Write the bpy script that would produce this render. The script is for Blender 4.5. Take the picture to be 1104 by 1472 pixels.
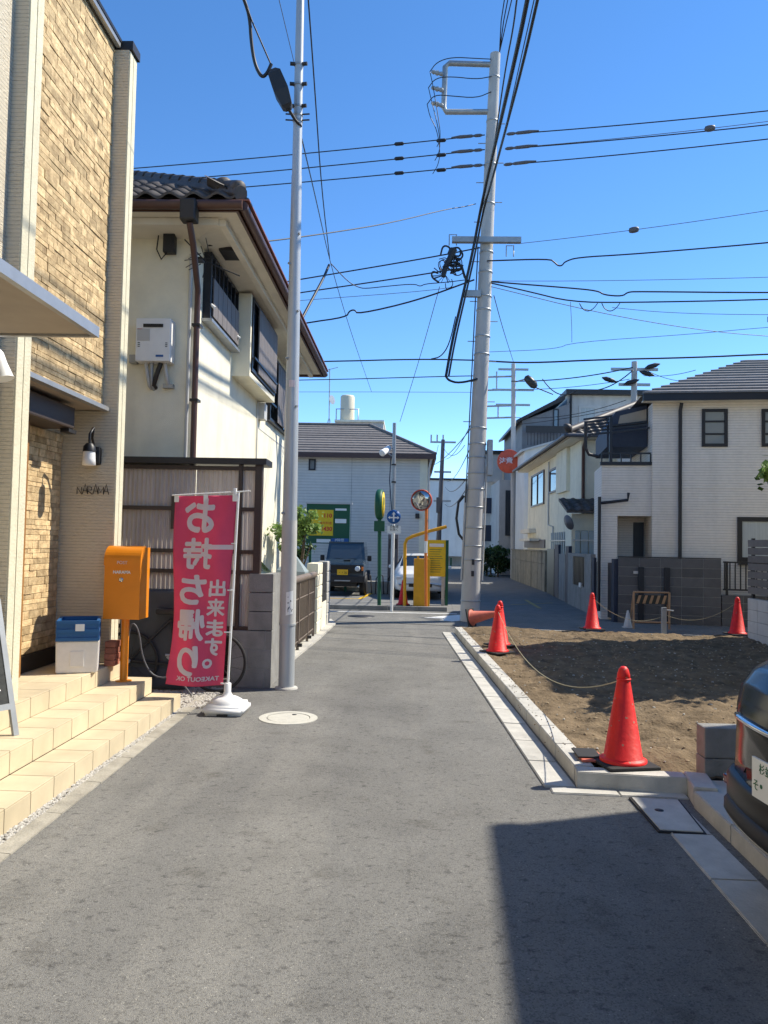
import bpy, bmesh, math, random
from mathutils import Vector, Matrix, noise
R = math.radians
rng = random.Random(7)
scene = bpy.context.scene
for o in list(bpy.data.objects): bpy.data.objects.remove(o)
COL = scene.collection

# ------------------------------------------------------------------ camera
FPX, HC = 1106.0, 1.65                      # focal length in photo pixels, eye height
YAW, PITCH, ROLL = math.atan(36/FPX), R(2.4), R(1.1)
_F0 = Vector((-math.sin(YAW), math.cos(YAW), 0)); _R0 = Vector((math.cos(YAW), math.sin(YAW), 0))
CF = _F0*math.cos(PITCH) + Vector((0, 0, math.sin(PITCH))); _U0 = _R0.cross(CF)
CR = _R0*math.cos(ROLL) + _U0*math.sin(ROLL); CU = -_R0*math.sin(ROLL) + _U0*math.cos(ROLL)
CAMP = Vector((0, 0, HC))
cam = bpy.data.cameras.new('camera'); camo = bpy.data.objects.new('camera', cam); COL.objects.link(camo)
camo.matrix_world = Matrix(((CR.x, CU.x, -CF.x, 0), (CR.y, CU.y, -CF.y, 0), (CR.z, CU.z, -CF.z, HC), (0, 0, 0, 1)))
cam.sensor_fit = 'HORIZONTAL'; cam.sensor_width = 36; cam.lens = 36*FPX/1104
cam.clip_start = .05; cam.clip_end = 3000
scene.camera = camo

def ray(x, y): return CF + CR*((x-552)/FPX) - CU*((y-736)/FPX)
def G(x, y, z=0.0):                         # photo pixel -> point on the level z
    d = ray(x, y); return CAMP + d*((z-HC)/d.z)
def AY(x, y, Y):                            # photo pixel -> point on the plane y = Y
    d = ray(x, y); return CAMP + d*(Y/d.y)
def AX(x, y, X):
    d = ray(x, y); return CAMP + d*(X/d.x)

# ------------------------------------------------------------------ light
SUN_EL, SUN_H = R(48), Vector((.935, .355, 0)).normalized()
SUN = SUN_H*math.cos(SUN_EL) + Vector((0, 0, math.sin(SUN_EL)))
world = bpy.data.worlds.new('World'); scene.world = world; world.use_nodes = True
wn = world.node_tree; bg = wn.nodes['Background']
sky = wn.nodes.new('ShaderNodeTexSky'); sky.sky_type = 'NISHITA'; sky.sun_disc = False
sky.sun_elevation = SUN_EL; sky.sun_rotation = math.atan2(SUN_H.x, SUN_H.y)
sky.air_density = .75; sky.dust_density = 0; sky.ozone_density = .8; sky.altitude = 2000
hs_ = wn.nodes.new('ShaderNodeHueSaturation'); hs_.inputs['Saturation'].default_value = 1.24
wn.links.new(sky.outputs[0], hs_.inputs['Color']); wn.links.new(hs_.outputs[0], bg.inputs[0]); bg.inputs[1].default_value = .15
sl = bpy.data.lights.new('sun', 'SUN'); sl.energy = 3.5; sl.angle = R(.53); sl.color = (1, .93, .80)
so = bpy.data.objects.new('sun', sl); COL.objects.link(so); so.rotation_euler = SUN.to_track_quat('Z', 'Y').to_euler(); so.location = (20, 10, 30)
vs = scene.view_settings; vs.view_transform = 'Standard'; vs.look = 'None'; vs.exposure = 1.05; vs.gamma = 1; vs.use_curve_mapping = False
scene.cycles.max_bounces = 6; scene.cycles.use_denoising = True

# ------------------------------------------------------------------ helpers
def lin(c):
    if isinstance(c, str):
        c = [int(c[i:i+2], 16)/255 for i in (0, 2, 4)]
        c = [x/12.92 if x <= .04045 else ((x+.055)/1.055)**2.4 for x in c]
    return (c[0], c[1], c[2], 1)
MATS = {}
def mat(name, col, rough=.7, metal=0, var=.12, scale=6, bump=0, bscale=40, col2=None, spec=.4, rnd=0, trans=0, coat=0, stretch=None, speck=None, emit=0, stain=0, grooves=None):
    """procedural material: noise-mottled colour, optional second colour, per-object shift, relief, grooves, stains"""
    m = bpy.data.materials.new(name); m.use_nodes = True; nt = m.node_tree; N = nt.nodes; L = nt.links
    b = N['Principled BSDF']; b.inputs['Roughness'].default_value = rough; b.inputs['Metallic'].default_value = metal
    b.inputs['Specular IOR Level'].default_value = spec
    if coat: b.inputs['Coat Weight'].default_value = coat; b.inputs['Coat Roughness'].default_value = .05
    c = lin(col)
    tc = N.new('ShaderNodeNewGeometry'); pos = tc.outputs['Position']
    if stretch:
        mp = N.new('ShaderNodeMapping'); mp.inputs['Scale'].default_value = stretch; L.new(pos, mp.inputs[0]); pos = mp.outputs[0]
    nz = N.new('ShaderNodeTexNoise'); nz.inputs['Scale'].default_value = scale; nz.inputs['Detail'].default_value = 6; nz.inputs['Roughness'].default_value = .65
    L.new(pos, nz.inputs['Vector'])
    mx = N.new('ShaderNodeMix'); mx.data_type = 'RGBA'
    a = [max(0, x*(1-var)) for x in c[:3]]+[1]; d = [min(1, x*(1+var)) for x in c[:3]]+[1]
    if col2: d = lin(col2)
    rp = N.new('ShaderNodeMapRange'); rp.inputs[1].default_value = .3; rp.inputs[2].default_value = .7; L.new(nz.outputs[0], rp.inputs[0])
    L.new(rp.outputs[0], mx.inputs[0]); mx.inputs[6].default_value = a; mx.inputs[7].default_value = d
    out = mx.outputs[2]
    def mul(out, fac_socket, lo):
        mm = N.new('ShaderNodeMix'); mm.data_type = 'RGBA'; mm.blend_type = 'MULTIPLY'; mm.inputs[7].default_value = (lo, lo, lo, 1)
        L.new(fac_socket, mm.inputs[0]); L.new(out, mm.inputs[6]); return mm.outputs[2]
    if rnd:
        oi = N.new('ShaderNodeObjectInfo'); hv = N.new('ShaderNodeHueSaturation')
        mr = N.new('ShaderNodeMapRange'); mr.inputs[3].default_value = 1-rnd; mr.inputs[4].default_value = 1+rnd
        L.new(oi.outputs['Random'], mr.inputs[0]); L.new(mr.outputs[0], hv.inputs['Value']); L.new(out, hv.inputs['Color']); out = hv.outputs[0]
    if stain:
        n2 = N.new('ShaderNodeTexNoise'); n2.inputs['Scale'].default_value = 1.4; n2.inputs['Detail'].default_value = 5
        ms = N.new('ShaderNodeMapping'); ms.inputs['Scale'].default_value = (1.7, 1.7, .25); L.new(tc.outputs['Position'], ms.inputs[0]); L.new(ms.outputs[0], n2.inputs['Vector'])
        r2 = N.new('ShaderNodeMapRange'); r2.inputs[1].default_value = .5; r2.inputs[2].default_value = .72; L.new(n2.outputs[0], r2.inputs[0])
        out = mul(out, r2.outputs[0], 1-stain)
    if speck:                                  # speck = (scale, amount, colour)
        vo = N.new('ShaderNodeTexVoronoi'); vo.inputs['Scale'].default_value = speck[0]; L.new(pos, vo.inputs['Vector'])
        sp = N.new('ShaderNodeSeparateColor'); L.new(vo.outputs['Color'], sp.inputs[0])
        gt = N.new('ShaderNodeMath'); gt.operation = 'GREATER_THAN'; gt.inputs[1].default_value = 1-speck[1]; L.new(sp.outputs[0], gt.inputs[0])
        m3 = N.new('ShaderNodeMix'); m3.data_type = 'RGBA'; m3.inputs[7].default_value = lin(speck[2]); L.new(gt.outputs[0], m3.inputs[0]); L.new(out, m3.inputs[6]); out = m3.outputs[2]
    L.new(out, b.inputs['Base Color'])
    h = None
    if bump:
        nb = N.new('ShaderNodeTexNoise'); nb.inputs['Scale'].default_value = bscale; nb.inputs['Detail'].default_value = 4; L.new(pos, nb.inputs['Vector'])
        bp = N.new('ShaderNodeBump'); bp.inputs['Strength'].default_value = bump; bp.inputs['Distance'].default_value = .02
        L.new(nb.outputs[0], bp.inputs['Height']); L.new(bp.outputs[0], b.inputs['Normal']); h = bp
    if grooves:                                # (axis, period, relief) fine parallel joints
        sx = N.new('ShaderNodeSeparateXYZ'); L.new(tc.outputs['Position'], sx.inputs[0])
        md = N.new('ShaderNodeMath'); md.operation = 'PINGPONG'; md.inputs[1].default_value = grooves[1]/2; L.new(sx.outputs['XYZ'.index(grooves[0])], md.inputs[0])
        mr = N.new('ShaderNodeMapRange'); mr.inputs[1].default_value = 0; mr.inputs[2].default_value = grooves[1]*.12; L.new(md.outputs[0], mr.inputs[0])
        b2 = N.new('ShaderNodeBump'); b2.inputs['Strength'].default_value = grooves[2]; b2.inputs['Distance'].default_value = .012
        L.new(mr.outputs[0], b2.inputs['Height'])
        if h: L.new(h.outputs[0], b2.inputs['Normal'])
        L.new(b2.outputs[0], b.inputs['Normal'])
        iv = N.new('ShaderNodeMath'); iv.operation = 'SUBTRACT'; iv.inputs[0].default_value = 1; L.new(mr.outputs[0], iv.inputs[1])
        L.new(mul(out, iv.outputs[0], .62), b.inputs['Base Color'])
    if trans:
        tr = N.new('ShaderNodeBsdfTranslucent'); ms = N.new('ShaderNodeMixShader'); ms.inputs[0].default_value = trans
        L.new(out, tr.inputs[0]); L.new(b.outputs[0], ms.inputs[1]); L.new(tr.outputs[0], ms.inputs[2]); L.new(ms.outputs[0], N['Material Output'].inputs[0])
    if emit:
        b.inputs['Emission Color'].default_value = c; b.inputs['Emission Strength'].default_value = emit
    MATS[name] = m; return m

def glassmat(name, col, rough=.03):
    m = bpy.data.materials.new(name); m.use_nodes = True; b = m.node_tree.nodes['Principled BSDF']
    b.inputs['Base Color'].default_value = lin(col); b.inputs['Roughness'].default_value = rough; b.inputs['Specular IOR Level'].default_value = .9
    MATS[name] = m; return m

class MB:
    """collects shapes (world or local coordinates) and links them as ONE mesh object"""
    def __init__(s): s.v = []; s.f = []; s.smooth = []
    def add(s, vs, fs, sm=False):
        k = len(s.v); s.v += [Vector(v) for v in vs]; s.f += [tuple(i+k for i in f) for f in fs]; s.smooth += [sm]*len(fs); return s
    def hexa(s, p):                            # 4 bottom points (ccw from above), 4 top points
        return s.add(p, [(3, 2, 1, 0), (4, 5, 6, 7), (0, 1, 5, 4), (1, 2, 6, 5), (2, 3, 7, 6), (3, 0, 4, 7)])
    def box(s, x0, x1, y0, y1, z0, z1):
        return s.hexa([(x0, y0, z0), (x1, y0, z0), (x1, y1, z0), (x0, y1, z0), (x0, y0, z1), (x1, y0, z1), (x1, y1, z1), (x0, y1, z1)])
    def bbox(s, x0, x1, y0, y1, z0, z1, b=.01):  # box with chamfered edges
        bm = bmesh.new(); bmesh.ops.create_cube(bm, size=1)
        for v in bm.verts: v.co = Vector(((x0+x1)/2+v.co.x*(x1-x0), (y0+y1)/2+v.co.y*(y1-y0), (z0+z1)/2+v.co.z*(z1-z0)))
        bmesh.ops.bevel(bm, geom=list(bm.edges), offset=b, segments=2, profile=.6, affect='EDGES')
        bm.verts.index_update(); s.add([v.co.copy() for v in bm.verts], [[v.index for v in f.verts] for f in bm.faces]); bm.free(); return s
    def slab(s, a, b, t, z0, z1, side=0):       # wall from a to b (xy), thickness t (side 0 centred, 1 left of a->b, -1 right)
        a = Vector((a[0], a[1])); b = Vector((b[0], b[1])); d = (b-a).normalized(); n = Vector((-d.y, d.x))
        o0 = n*(-t/2 if side == 0 else (0 if side == 1 else -t)); o1 = o0+n*t
        q = [a+o0, b+o0, b+o1, a+o1]
        return s.hexa([(p.x, p.y, z0) for p in q]+[(p.x, p.y, z1) for p in q])
    def prism(s, pts, z0, z1):                  # ccw xy outline
        n = len(pts); vs = [(p[0], p[1], z0) for p in pts]+[(p[0], p[1], z1) for p in pts]
        return s.add(vs, [tuple(range(n))[::-1], tuple(range(n, 2*n))]+[(i, (i+1) % n, n+(i+1) % n, n+i) for i in range(n)])
    def extr(s, pts, off):                      # planar outline of 3-D points pushed along off
        n = len(pts); off = Vector(off); vs = [Vector(p) for p in pts]; vs += [p+off for p in vs]
        return s.add(vs, [tuple(range(n)), tuple(range(n, 2*n))[::-1]]+[(i, n+i, n+(i+1) % n, (i+1) % n) for i in range(n)])
    def tube(s, pts, r, n=8, r1=None, cap=True):
        pts = [Vector(p) for p in pts]; m = len(pts); rings = []
        up = Vector((0, 0, 1)); prev = None
        for i, p in enumerate(pts):
            d = (pts[min(i+1, m-1)]-pts[max(i-1, 0)]).normalized()
            if prev is None:
                a = d.cross(up) if abs(d.z) < .95 else d.cross(Vector((1, 0, 0)))
            else: a = prev-d*prev.dot(d)
            a.normalize(); prev = a; b = d.cross(a)
            rr = r if r1 is None else r+(r1-r)*i/(m-1)
            rings.append([p+(a*math.cos(t)+b*math.sin(t))*rr for t in [2*math.pi*k/n for k in range(n)]])
        vs = [v for g in rings for v in g]; fs = []
        for i in range(m-1):
            for k in range(n): fs.append((i*n+k, i*n+(k+1) % n, (i+1)*n+(k+1) % n, (i+1)*n+k))
        s.add(vs, fs, True)
        if cap: s.add(rings[0], [tuple(range(n))[::-1]]); s.add(rings[-1], [tuple(range(n))])
        return s
    def lathe(s, prof, c=(0, 0, 0), n=24, axis=None, sm=True):   # prof [(r, h)...] about axis through c
        c = Vector(c); ax = Vector(axis or (0, 0, 1)).normalized()
        a = ax.orthogonal().normalized(); b = ax.cross(a); vs = []; fs = []
        for r, h in prof:
            for k in range(n):
                t = 2*math.pi*k/n; vs.append(c+ax*h+(a*math.cos(t)+b*math.sin(t))*r)
        for i in range(len(prof)-1):
            for k in range(n): fs.append((i*n+k, i*n+(k+1) % n, (i+1)*n+(k+1) % n, (i+1)*n+k))
        s.add(vs, fs, sm)
        if prof[0][0] > 1e-4: s.add(vs[:n], [tuple(range(n))[::-1]])
        if prof[-1][0] > 1e-4: s.add(vs[-n:], [tuple(range(n))])
        return s
    def ball(s, c, r, sub=1, sq=(1, 1, 1), jit=0):
        bm = bmesh.new(); bmesh.ops.create_icosphere(bm, subdivisions=sub, radius=r); bm.verts.index_update()
        s.add([Vector(c)+Vector((v.co.x*sq[0], v.co.y*sq[1], v.co.z*sq[2]))*(1+jit*(rng.random()-.5)) for v in bm.verts], [[v.index for v in f.verts] for f in bm.faces], sub > 1); bm.free(); return s
    def mesh(s, name, m, inv=None):
        me = bpy.data.meshes.new(name)
        me.from_pydata([tuple(inv @ v) if inv else tuple(v) for v in s.v], [], s.f)
        me.polygons.foreach_set('use_smooth', s.smooth)
        if m: me.materials.append(MATS[m] if isinstance(m, str) else m)
        me.update(); return me
    def build(s, name, m, parent=None):
        inv = None
        if parent: inv = MW(parent).inverted()
        return link(name, s.mesh(name, m, inv), parent)
def MW(o):
    M = Matrix.Identity(4)
    while o: M = o.matrix_basis @ M; o = o.parent
    return M
def link(name, me, parent=None):
    o = bpy.data.objects.new(name, me); COL.objects.link(o); o.parent = parent; return o
def tag(o, label, cat, group=None):
    o['label'] = label; o['category'] = cat
    if group: o['group'] = group
    return o
def thing(name, loc, label, cat, group=None, rz=0):
    o = bpy.data.objects.new(name, None); COL.objects.link(o); o.location = loc; o.rotation_euler = (0, 0, rz); o.empty_display_size = .1
    return tag(o, label, cat, group)
def struct(o): o['kind'] = 'structure'; return o
def stuff(o): o['kind'] = 'stuff'; return o
def piece(name, me, parent, M):                 # shared-mesh piece placed by world matrix M
    o = link(name, me, parent); o.matrix_basis = MW(parent).inverted() @ M; return o
def copy_tree(src, loc=None, rz=None, label=None):
    c = src.copy(); COL.objects.link(c)
    for ch in src.children:
        d = ch.copy(); COL.objects.link(d); d.parent = c
        for g in ch.children:
            e = g.copy(); COL.objects.link(e); e.parent = d
    if loc is not None: c.location = loc
    if rz is not None: c.rotation_euler = (0, 0, rz)
    if label: c['label'] = label
    return c
def text_geo(s, size, bold=0, ext=.0015, align='CENTER', res=3):
    cu = bpy.data.curves.new('t', 'FONT'); cu.body = s; cu.size = size; cu.extrude = ext; cu.offset = bold; cu.align_x = align; cu.align_y = 'CENTER'; cu.resolution_u = res
    ob = bpy.data.objects.new('t', cu); COL.objects.link(ob); dg = bpy.context.evaluated_depsgraph_get(); dg.update()
    me = ob.evaluated_get(dg).to_mesh(); vs = [v.co.copy() for v in me.vertices]; fs = [tuple(p.vertices) for p in me.polygons]
    ob.to_mesh_clear(); bpy.data.objects.remove(ob); bpy.data.curves.remove(cu); return vs, fs
def text(s, size, M, m, name, parent, bold=0, ext=.0015, align='CENTER', fn=None):
    vs, fs = text_geo(s, size, bold, ext, align)
    vs = [M @ v for v in vs]
    if fn: vs = [fn(v) for v in vs]
    return MB().add(vs, fs).build(name, m, parent)
def face(c, right, up):                         # matrix: text plane at c with given right / up
    r = Vector(right).normalized(); u = Vector(up).normalized(); n = r.cross(u)
    return Matrix(((r.x, u.x, n.x, c[0]), (r.y, u.y, n.y, c[1]), (r.z, u.z, n.z, c[2]), (0, 0, 0, 1)))
def smooth(pts, it=2):
    pts = [Vector(p) for p in pts]
    for _ in range(it): pts = [pts[0]]+[v for a, b in zip(pts, pts[1:]) for v in (a.lerp(b, .25), a.lerp(b, .75))]+[pts[-1]]
    return pts
def sag(a, b, d, n=14):
    a = Vector(a); b = Vector(b); return [a.lerp(b, i/n)-Vector((0, 0, d*4*(i/n)*(1-i/n))) for i in range(n+1)]
def unit_block(name, m, b=.01, sx=1, sy=1, sz=1):
    return MB().bbox(-sx/2, sx/2, -sy/2, sy/2, -sz/2, sz/2, b).mesh(name, m)

# ------------------------------------------------------------------ materials
mat('asphalt', (.190, .185, .171), .92, var=.10, scale=.9, bump=.5, bscale=260, spec=.25, stain=.14)
mat('asphalt_far', (.18, .178, .17), .92, var=.15, scale=2, bump=.4, bscale=90, spec=.25, stain=.12)
def grain(m):                                   # aggregate grains, worn wheel bands, patches and hairline cracks
    nt = MATS[m].node_tree; N = nt.nodes; L = nt.links; b = N['Principled BSDF']; src = b.inputs['Base Color'].links[0].from_socket
    g = N.new('ShaderNodeNewGeometry').outputs['Position']
    def mulby(fac, col):
        nonlocal src
        mx = N.new('ShaderNodeMix'); mx.data_type = 'RGBA'; mx.blend_type = 'MULTIPLY'; mx.inputs[7].default_value = (*col, 1); L.new(fac, mx.inputs[0]); L.new(src, mx.inputs[6]); src = mx.outputs[2]
    def rng_(sock, a, b_):
        r = N.new('ShaderNodeMapRange'); r.inputs[1].default_value = a; r.inputs[2].default_value = b_; L.new(sock, r.inputs[0]); return r.outputs[0]
    def nz(scale, sc=(1, 1, 1), det=5, loc=(0, 0, 0)):
        mp = N.new('ShaderNodeMapping'); mp.inputs['Scale'].default_value = sc; mp.inputs['Location'].default_value = loc; L.new(g, mp.inputs[0])
        n = N.new('ShaderNodeTexNoise'); n.inputs['Scale'].default_value = scale; n.inputs['Detail'].default_value = det; n.inputs['Roughness'].default_value = .6; L.new(mp.outputs[0], n.inputs['Vector']); return n.outputs[0]
    for sc, amt, col in ((150, .2, (.72, .72, .72)), (210, .16, (1.25, 1.24, 1.2)), (190, .002, (1.9, 1.88, 1.8))):
        vo = N.new('ShaderNodeTexVoronoi'); vo.inputs['Scale'].default_value = sc; L.new(g, vo.inputs['Vector'])
        sp = N.new('ShaderNodeSeparateColor'); L.new(vo.outputs['Color'], sp.inputs[0])
        gt = N.new('ShaderNodeMath'); gt.operation = 'GREATER_THAN'; gt.inputs[1].default_value = 1-amt; L.new(sp.outputs[0], gt.inputs[0]); mulby(gt.outputs[0], col)
    mulby(rng_(nz(1.0, (1.1, .10, 1), 3), .52, .62), (1.16, 1.15, 1.13))        # long pale wheel bands
    mulby(rng_(nz(.55, (1, .6, 1), 6, (3, 1, 0)), .52, .72), (.70, .70, .71))     # broad darker patches
    mulby(rng_(nz(2.6, (1, 1, 1), 6, (7, 2, 0)), .60, .72), (.72, .71, .69))      # blotches
    mulby(rng_(nz(16, (1, 1.3, 1), 5, (1, 8, 0)), .56, .68), (.60, .60, .61))       # small pits
    L.new(src, b.inputs['Base Color'])
grain('asphalt')
mat('ground', (.13, .12, .10), .95, var=.2, scale=2)
mat('concrete', (.48, .46, .41), .85, var=.13, scale=7, bump=.25, bscale=70, rnd=.06, stain=.18)
mat('concrete_dark', (.25, .245, .23), .9, var=.18, scale=5, bump=.3, bscale=60, rnd=.08, stain=.3)
mat('old_wall', (.26, .24, .185), .92, var=.25, scale=5, bump=.3, bscale=40, stain=.75, rnd=.06)
mat('kerb_old', (.33, .305, .25), .9, var=.2, scale=9, bump=.35, bscale=60, rnd=.08, stain=.3)
glassmat('glass_screen', (.07, .085, .095), .06)
mat('step_body', (.13, .10, .065), .9, var=.1)
mat('step_tile', (.575, .48, .32), .6, var=.09, scale=4, rnd=.06, stain=.10, bump=.1, bscale=200)
mat('gravel', (.40, .38, .34), .9, var=.45, scale=60)
mat('stone', (.44, .30, .155), .88, var=.25, scale=13, bump=.45, bscale=55, col2=(.72, .54, .30), rnd=.28, spec=.2)
mat('stone_back', (.36, .27, .16), .95)
mat('siding', (.66, .58, .44), .8, var=.06, scale=20, bump=.9, bscale=26, stretch=(1, 1, 6), grooves=('Z', .030, .3))
mat('cream_panel', (.63, .58, .42), .85, var=.08, scale=9, bump=.35, bscale=60, stain=.05)
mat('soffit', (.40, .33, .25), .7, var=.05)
mat('metal_trim', (.42, .42, .41), .4, metal=.6, var=.08)
mat('brown_wood', (.30, .14, .04), .5, var=.2, scale=8, stretch=(1, 1, .15))
mat('dark_brown', (.055, .04, .032), .45, var=.12)
mat('dark_metal', (.035, .033, .033), .45, metal=.3, var=.1)
mat('black', (.012, .012, .013), .45, var=.1)
mat('black_plastic', (.022, .022, .024), .55, var=.1)
mat('white', (.76, .75, .72), .5, var=.04, bump=.05)
mat('styrofoam', (.78, .74, .68), .75, var=.05, scale=20, bump=.15, bscale=160)
mat('blue_crate', (.015, .10, .27), .45, var=.1)
mat('orange_mail', (.72, .225, .008), .4, var=.05, coat=.2)
mat('flag', (.76, .10, .20), .75, var=.08, scale=4, trans=.35)
mat('flag_white', (.80, .70, .72), .75, var=.05, trans=.3)
mat('stucco', (.80, .745, .58), .92, var=.07, scale=3, bump=.35, bscale=120, stain=.15)
mat('stucco_grey', (.52, .51, .48), .9, var=.08, scale=3, bump=.3, bscale=100, stain=.15)
mat('eave_board', (.70, .65, .54), .8, var=.08, scale=3)
mat('kawara', (.080, .068, .060), .55, var=.3, scale=9, rnd=.2, spec=.35)
mat('gutter', (.085, .042, .032), .4, var=.15, scale=4)
mat('copper', (.24, .085, .05), .4, var=.2)
mat('corrugated', (.60, .54, .48), .4, var=.12, scale=2.5, trans=.35, stretch=(6, 6, .6), rnd=.08)
mat('pole_steel', (.42, .44, .45), .42, metal=.25, var=.08, scale=5, stretch=(1, 1, .3))
mat('pole_paint', (.47, .46, .43), .7, var=.08, scale=5, stain=.12)
mat('pole_concrete', (.47, .45, .42), .85, var=.1, scale=5, bump=.15, stain=.2, stretch=(1, 1, .4))
mat('cable', (.018, .018, .02), .5, var=.05)
mat('wire_grey', (.10, .10, .11), .5, var=.05)
mat('insulator', (.32, .33, .33), .35, var=.1)
mat('galv', (.36, .37, .37), .45, metal=.5, var=.12)
mat('cone_red', (.80, .014, .010), .5, var=.16, scale=9, bump=.12, bscale=30, rnd=.07, stain=.22, speck=(70, .012, (.42, .16, .10)))
mat('cone_faded', (.55, .13, .08), .6, var=.15, scale=8)
mat('rubber', (.025, .024, .024), .8, var=.15)
mat('soil', (.165, .122, .076), 1.0, var=.42, scale=5, bump=1.0, bscale=34, spec=.1)
mat('pebble', (.27, .205, .125), .9, var=.4, scale=30)
mat('rope', (.40, .35, .22), .85, var=.2, scale=40)
mat('tile_grey', (.72, .67, .60), .75, var=.05, scale=10, grooves=('Z', .06, .6), bump=.12, bscale=60, stain=.09)
mat('tile_dark', (.085, .085, .088), .6, var=.15, scale=5, rnd=.18, bump=.2, bscale=50)
mat('grout', (.26, .26, .25), .9)
mat('slate', (.16, .15, .142), .55, var=.18, scale=5, rnd=.12)
mat('shingle', (.15, .135, .125), .75, var=.2, scale=6, rnd=.14)
mat('grey_siding', (.66, .63, .58), .8, var=.05, scale=3, grooves=('Z', .11, .55), stain=.06)
mat('win_frame', (.022, .023, .028), .4, metal=.3, var=.05)
mat('frame_light', (.50, .49, .46), .5, var=.05)
mat('louver', (.16, .14, .13), .6, var=.15, scale=6, stretch=(1, 1, .2))
glassmat('glass_dark', (.025, .032, .04)); glassmat('glass_pale', (.17, .20, .21), .08); glassmat('glass_car', (.012, .016, .02)); MATS['glass_car'].node_tree.nodes['Principled BSDF'].inputs['Specular IOR Level'].default_value = .5
mat('curtain', (.42, .45, .44), .6, var=.15, scale=5, stretch=(6, 6, .2))
mat('dark_cladding', (.19, .195, .205), .7, var=.12, scale=3, stain=.12)
mat('sheet_blue', (.25, .30, .31), .55, var=.1, scale=3, stain=.2)
mat('car_black', (.006, .006, .007), .16, var=.02, coat=0, spec=.3)
mat('car_navy', (.035, .058, .078), .2, var=.05, coat=.8)
mat('car_white', (.74, .74, .72), .25, var=.02, coat=.6)
mat('car_grey', (.05, .055, .06), .2, var=.03, coat=.8)
mat('bumper_black', (.008, .008, .009), .38, var=.05, spec=.3)
mat('chrome', (.60, .60, .60), .15, metal=1, var=.03)
mat('lamp_red', (.13, .006, .008), .15, coat=1, var=.1)
mat('lamp_clear', (.60, .62, .64), .12, coat=1, var=.1)
mat('plate_white', (.78, .78, .74), .5, var=.03)
mat('plate_yellow', (.78, .46, .02), .5, var=.03)
mat('ink', (.02, .025, .02), .6, var=.05)
mat('ink_green', (.015, .13, .06), .6, var=.05)
mat('sign_green', (.008, .085, .04), .5, var=.06)
mat('sign_yellow', (.78, .52, .015), .5, var=.06)
mat('sign_red', (.62, .03, .02), .5, var=.06)
mat('sign_blue', (.01, .09, .30), .4, var=.06)
mat('gate_yellow', (.74, .36, .012), .45, var=.1, stain=.12)
mat('mirror_orange', (.72, .20, .03), .5, var=.1)
mat('mirror_back', (.56, .085, .04), .55, var=.15, stain=.1)
mat('mirror_face', (.36, .37, .38), .06, metal=1, var=0)
mat('paint_white', (.72, .71, .67), .75, var=.12, scale=14, bump=.15, bscale=90)
mat('paint_yellow', (.35, .28, .10), .8, var=.3, scale=9)
mat('bark', (.10, .075, .05), .95, var=.3, scale=14, bump=.6)
mat('leaf', (.06, .13, .022), .55, var=.45, scale=3, trans=.3, rnd=.1)
mat('leaf_pale', (.17, .27, .07), .5, var=.4, scale=4, trans=.4)
mat('leaf_dark', (.025, .06, .018), .6, var=.45, scale=3, trans=.2)
mat('fence_brown', (.16, .125, .10), .6, var=.15)
mat('slat_grey', (.15, .14, .13), .7, var=.15, rnd=.12, scale=6)
mat('block_white', (.52, .52, .50), .85, var=.08, rnd=.06, bump=.2)
mat('bldg_white', (.70, .70, .67), .85, var=.06, scale=1.5, stain=.12)
mat('barrier_tan', (.36, .22, .12), .6, var=.15)
mat('chalk', (.03, .032, .03), .7, var=.5, scale=25)
mat('tank', (.62, .56, .42), .6, var=.06)
mat('bike_cover', (.055, .065, .075), .75, var=.12, scale=5)
mat('manhole', (.50, .48, .41), .85, var=.1, scale=14, bump=.3, bscale=60)
mat('navy_wall', (.03, .04, .065), .6, var=.15)

# ================================================================== SETTING
struct(MB().add([(-600, -300, -.03), (600, -300, -.03), (600, 1500, -.03), (-600, 1500, -.03)], [(0, 1, 2, 3)]).build('ground', 'ground'))
def sheet(name, pts, z, m): return struct(MB().add([(p[0], p[1], z) for p in pts], [tuple(range(len(pts)))]).build(name, m))
sheet('road', [(-40, -14), (40, -14), (40, 15.0), (40, 19.3), (-40, 19.3), (-40, 15.0)], 0, 'asphalt')
sheet('street', [(1.15, 19.3), (4.75, 19.3), (5.25, 29), (5.35, 42), (5.0, 70), (3.2, 70), (2.0, 42)], -.004, 'asphalt_far')
sheet('parking_lot', [(-14, 19.3), (1.15, 19.3), (1.6, 30), (-14, 30)], -.008, 'asphalt_far')
def mark(name, pts, label, m='paint_white', z=.004):
    return tag(MB().extr([(p[0], p[1], z) for p in pts], (0, 0, -.003)).build(name, m), label, 'road marking')
mark('edge_line', [(-6, 18.62), (1.2, 18.68), (1.2, 18.8), (-6, 18.74)], 'long white painted line across the road below the parking lot kerb')
a = [G(609, 888), G(660, 884), G(668, 886), G(668, 892), G(650, 893.5), G(632, 891.5), G(640, 889.5)]
mark('arrow_marking', a, 'worn white painted arrow on the asphalt beside the concrete pole')
a = G(765, 868); mk = MB()
for da in (.35, 1.5):
    d = Vector((math.cos(da), math.sin(da)*2.2, 0))*.75; n = Vector((-d.y, d.x, 0)).normalized()*.05
    mk.extr([(a-d-n)+Vector((0, 0, .002 if da < 1 else .004)), (a+d-n)+Vector((0, 0, .002 if da < 1 else .004)), (a+d+n)+Vector((0, 0, .002 if da < 1 else .004)), (a-d+n)+Vector((0, 0, .002 if da < 1 else .004))], (0, 0, -.001))
tag(mk.build('cross_marking', 'paint_yellow'), 'faded yellow cross painted on the side street asphalt', 'road marking')
MB0 = MB(); MB0.tube([(-1.6, 16.25, .001), (-.4, 16.2, .001), (.6, 16.0, .001), (1.0, 15.9, .001)], .006, 5)
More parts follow.
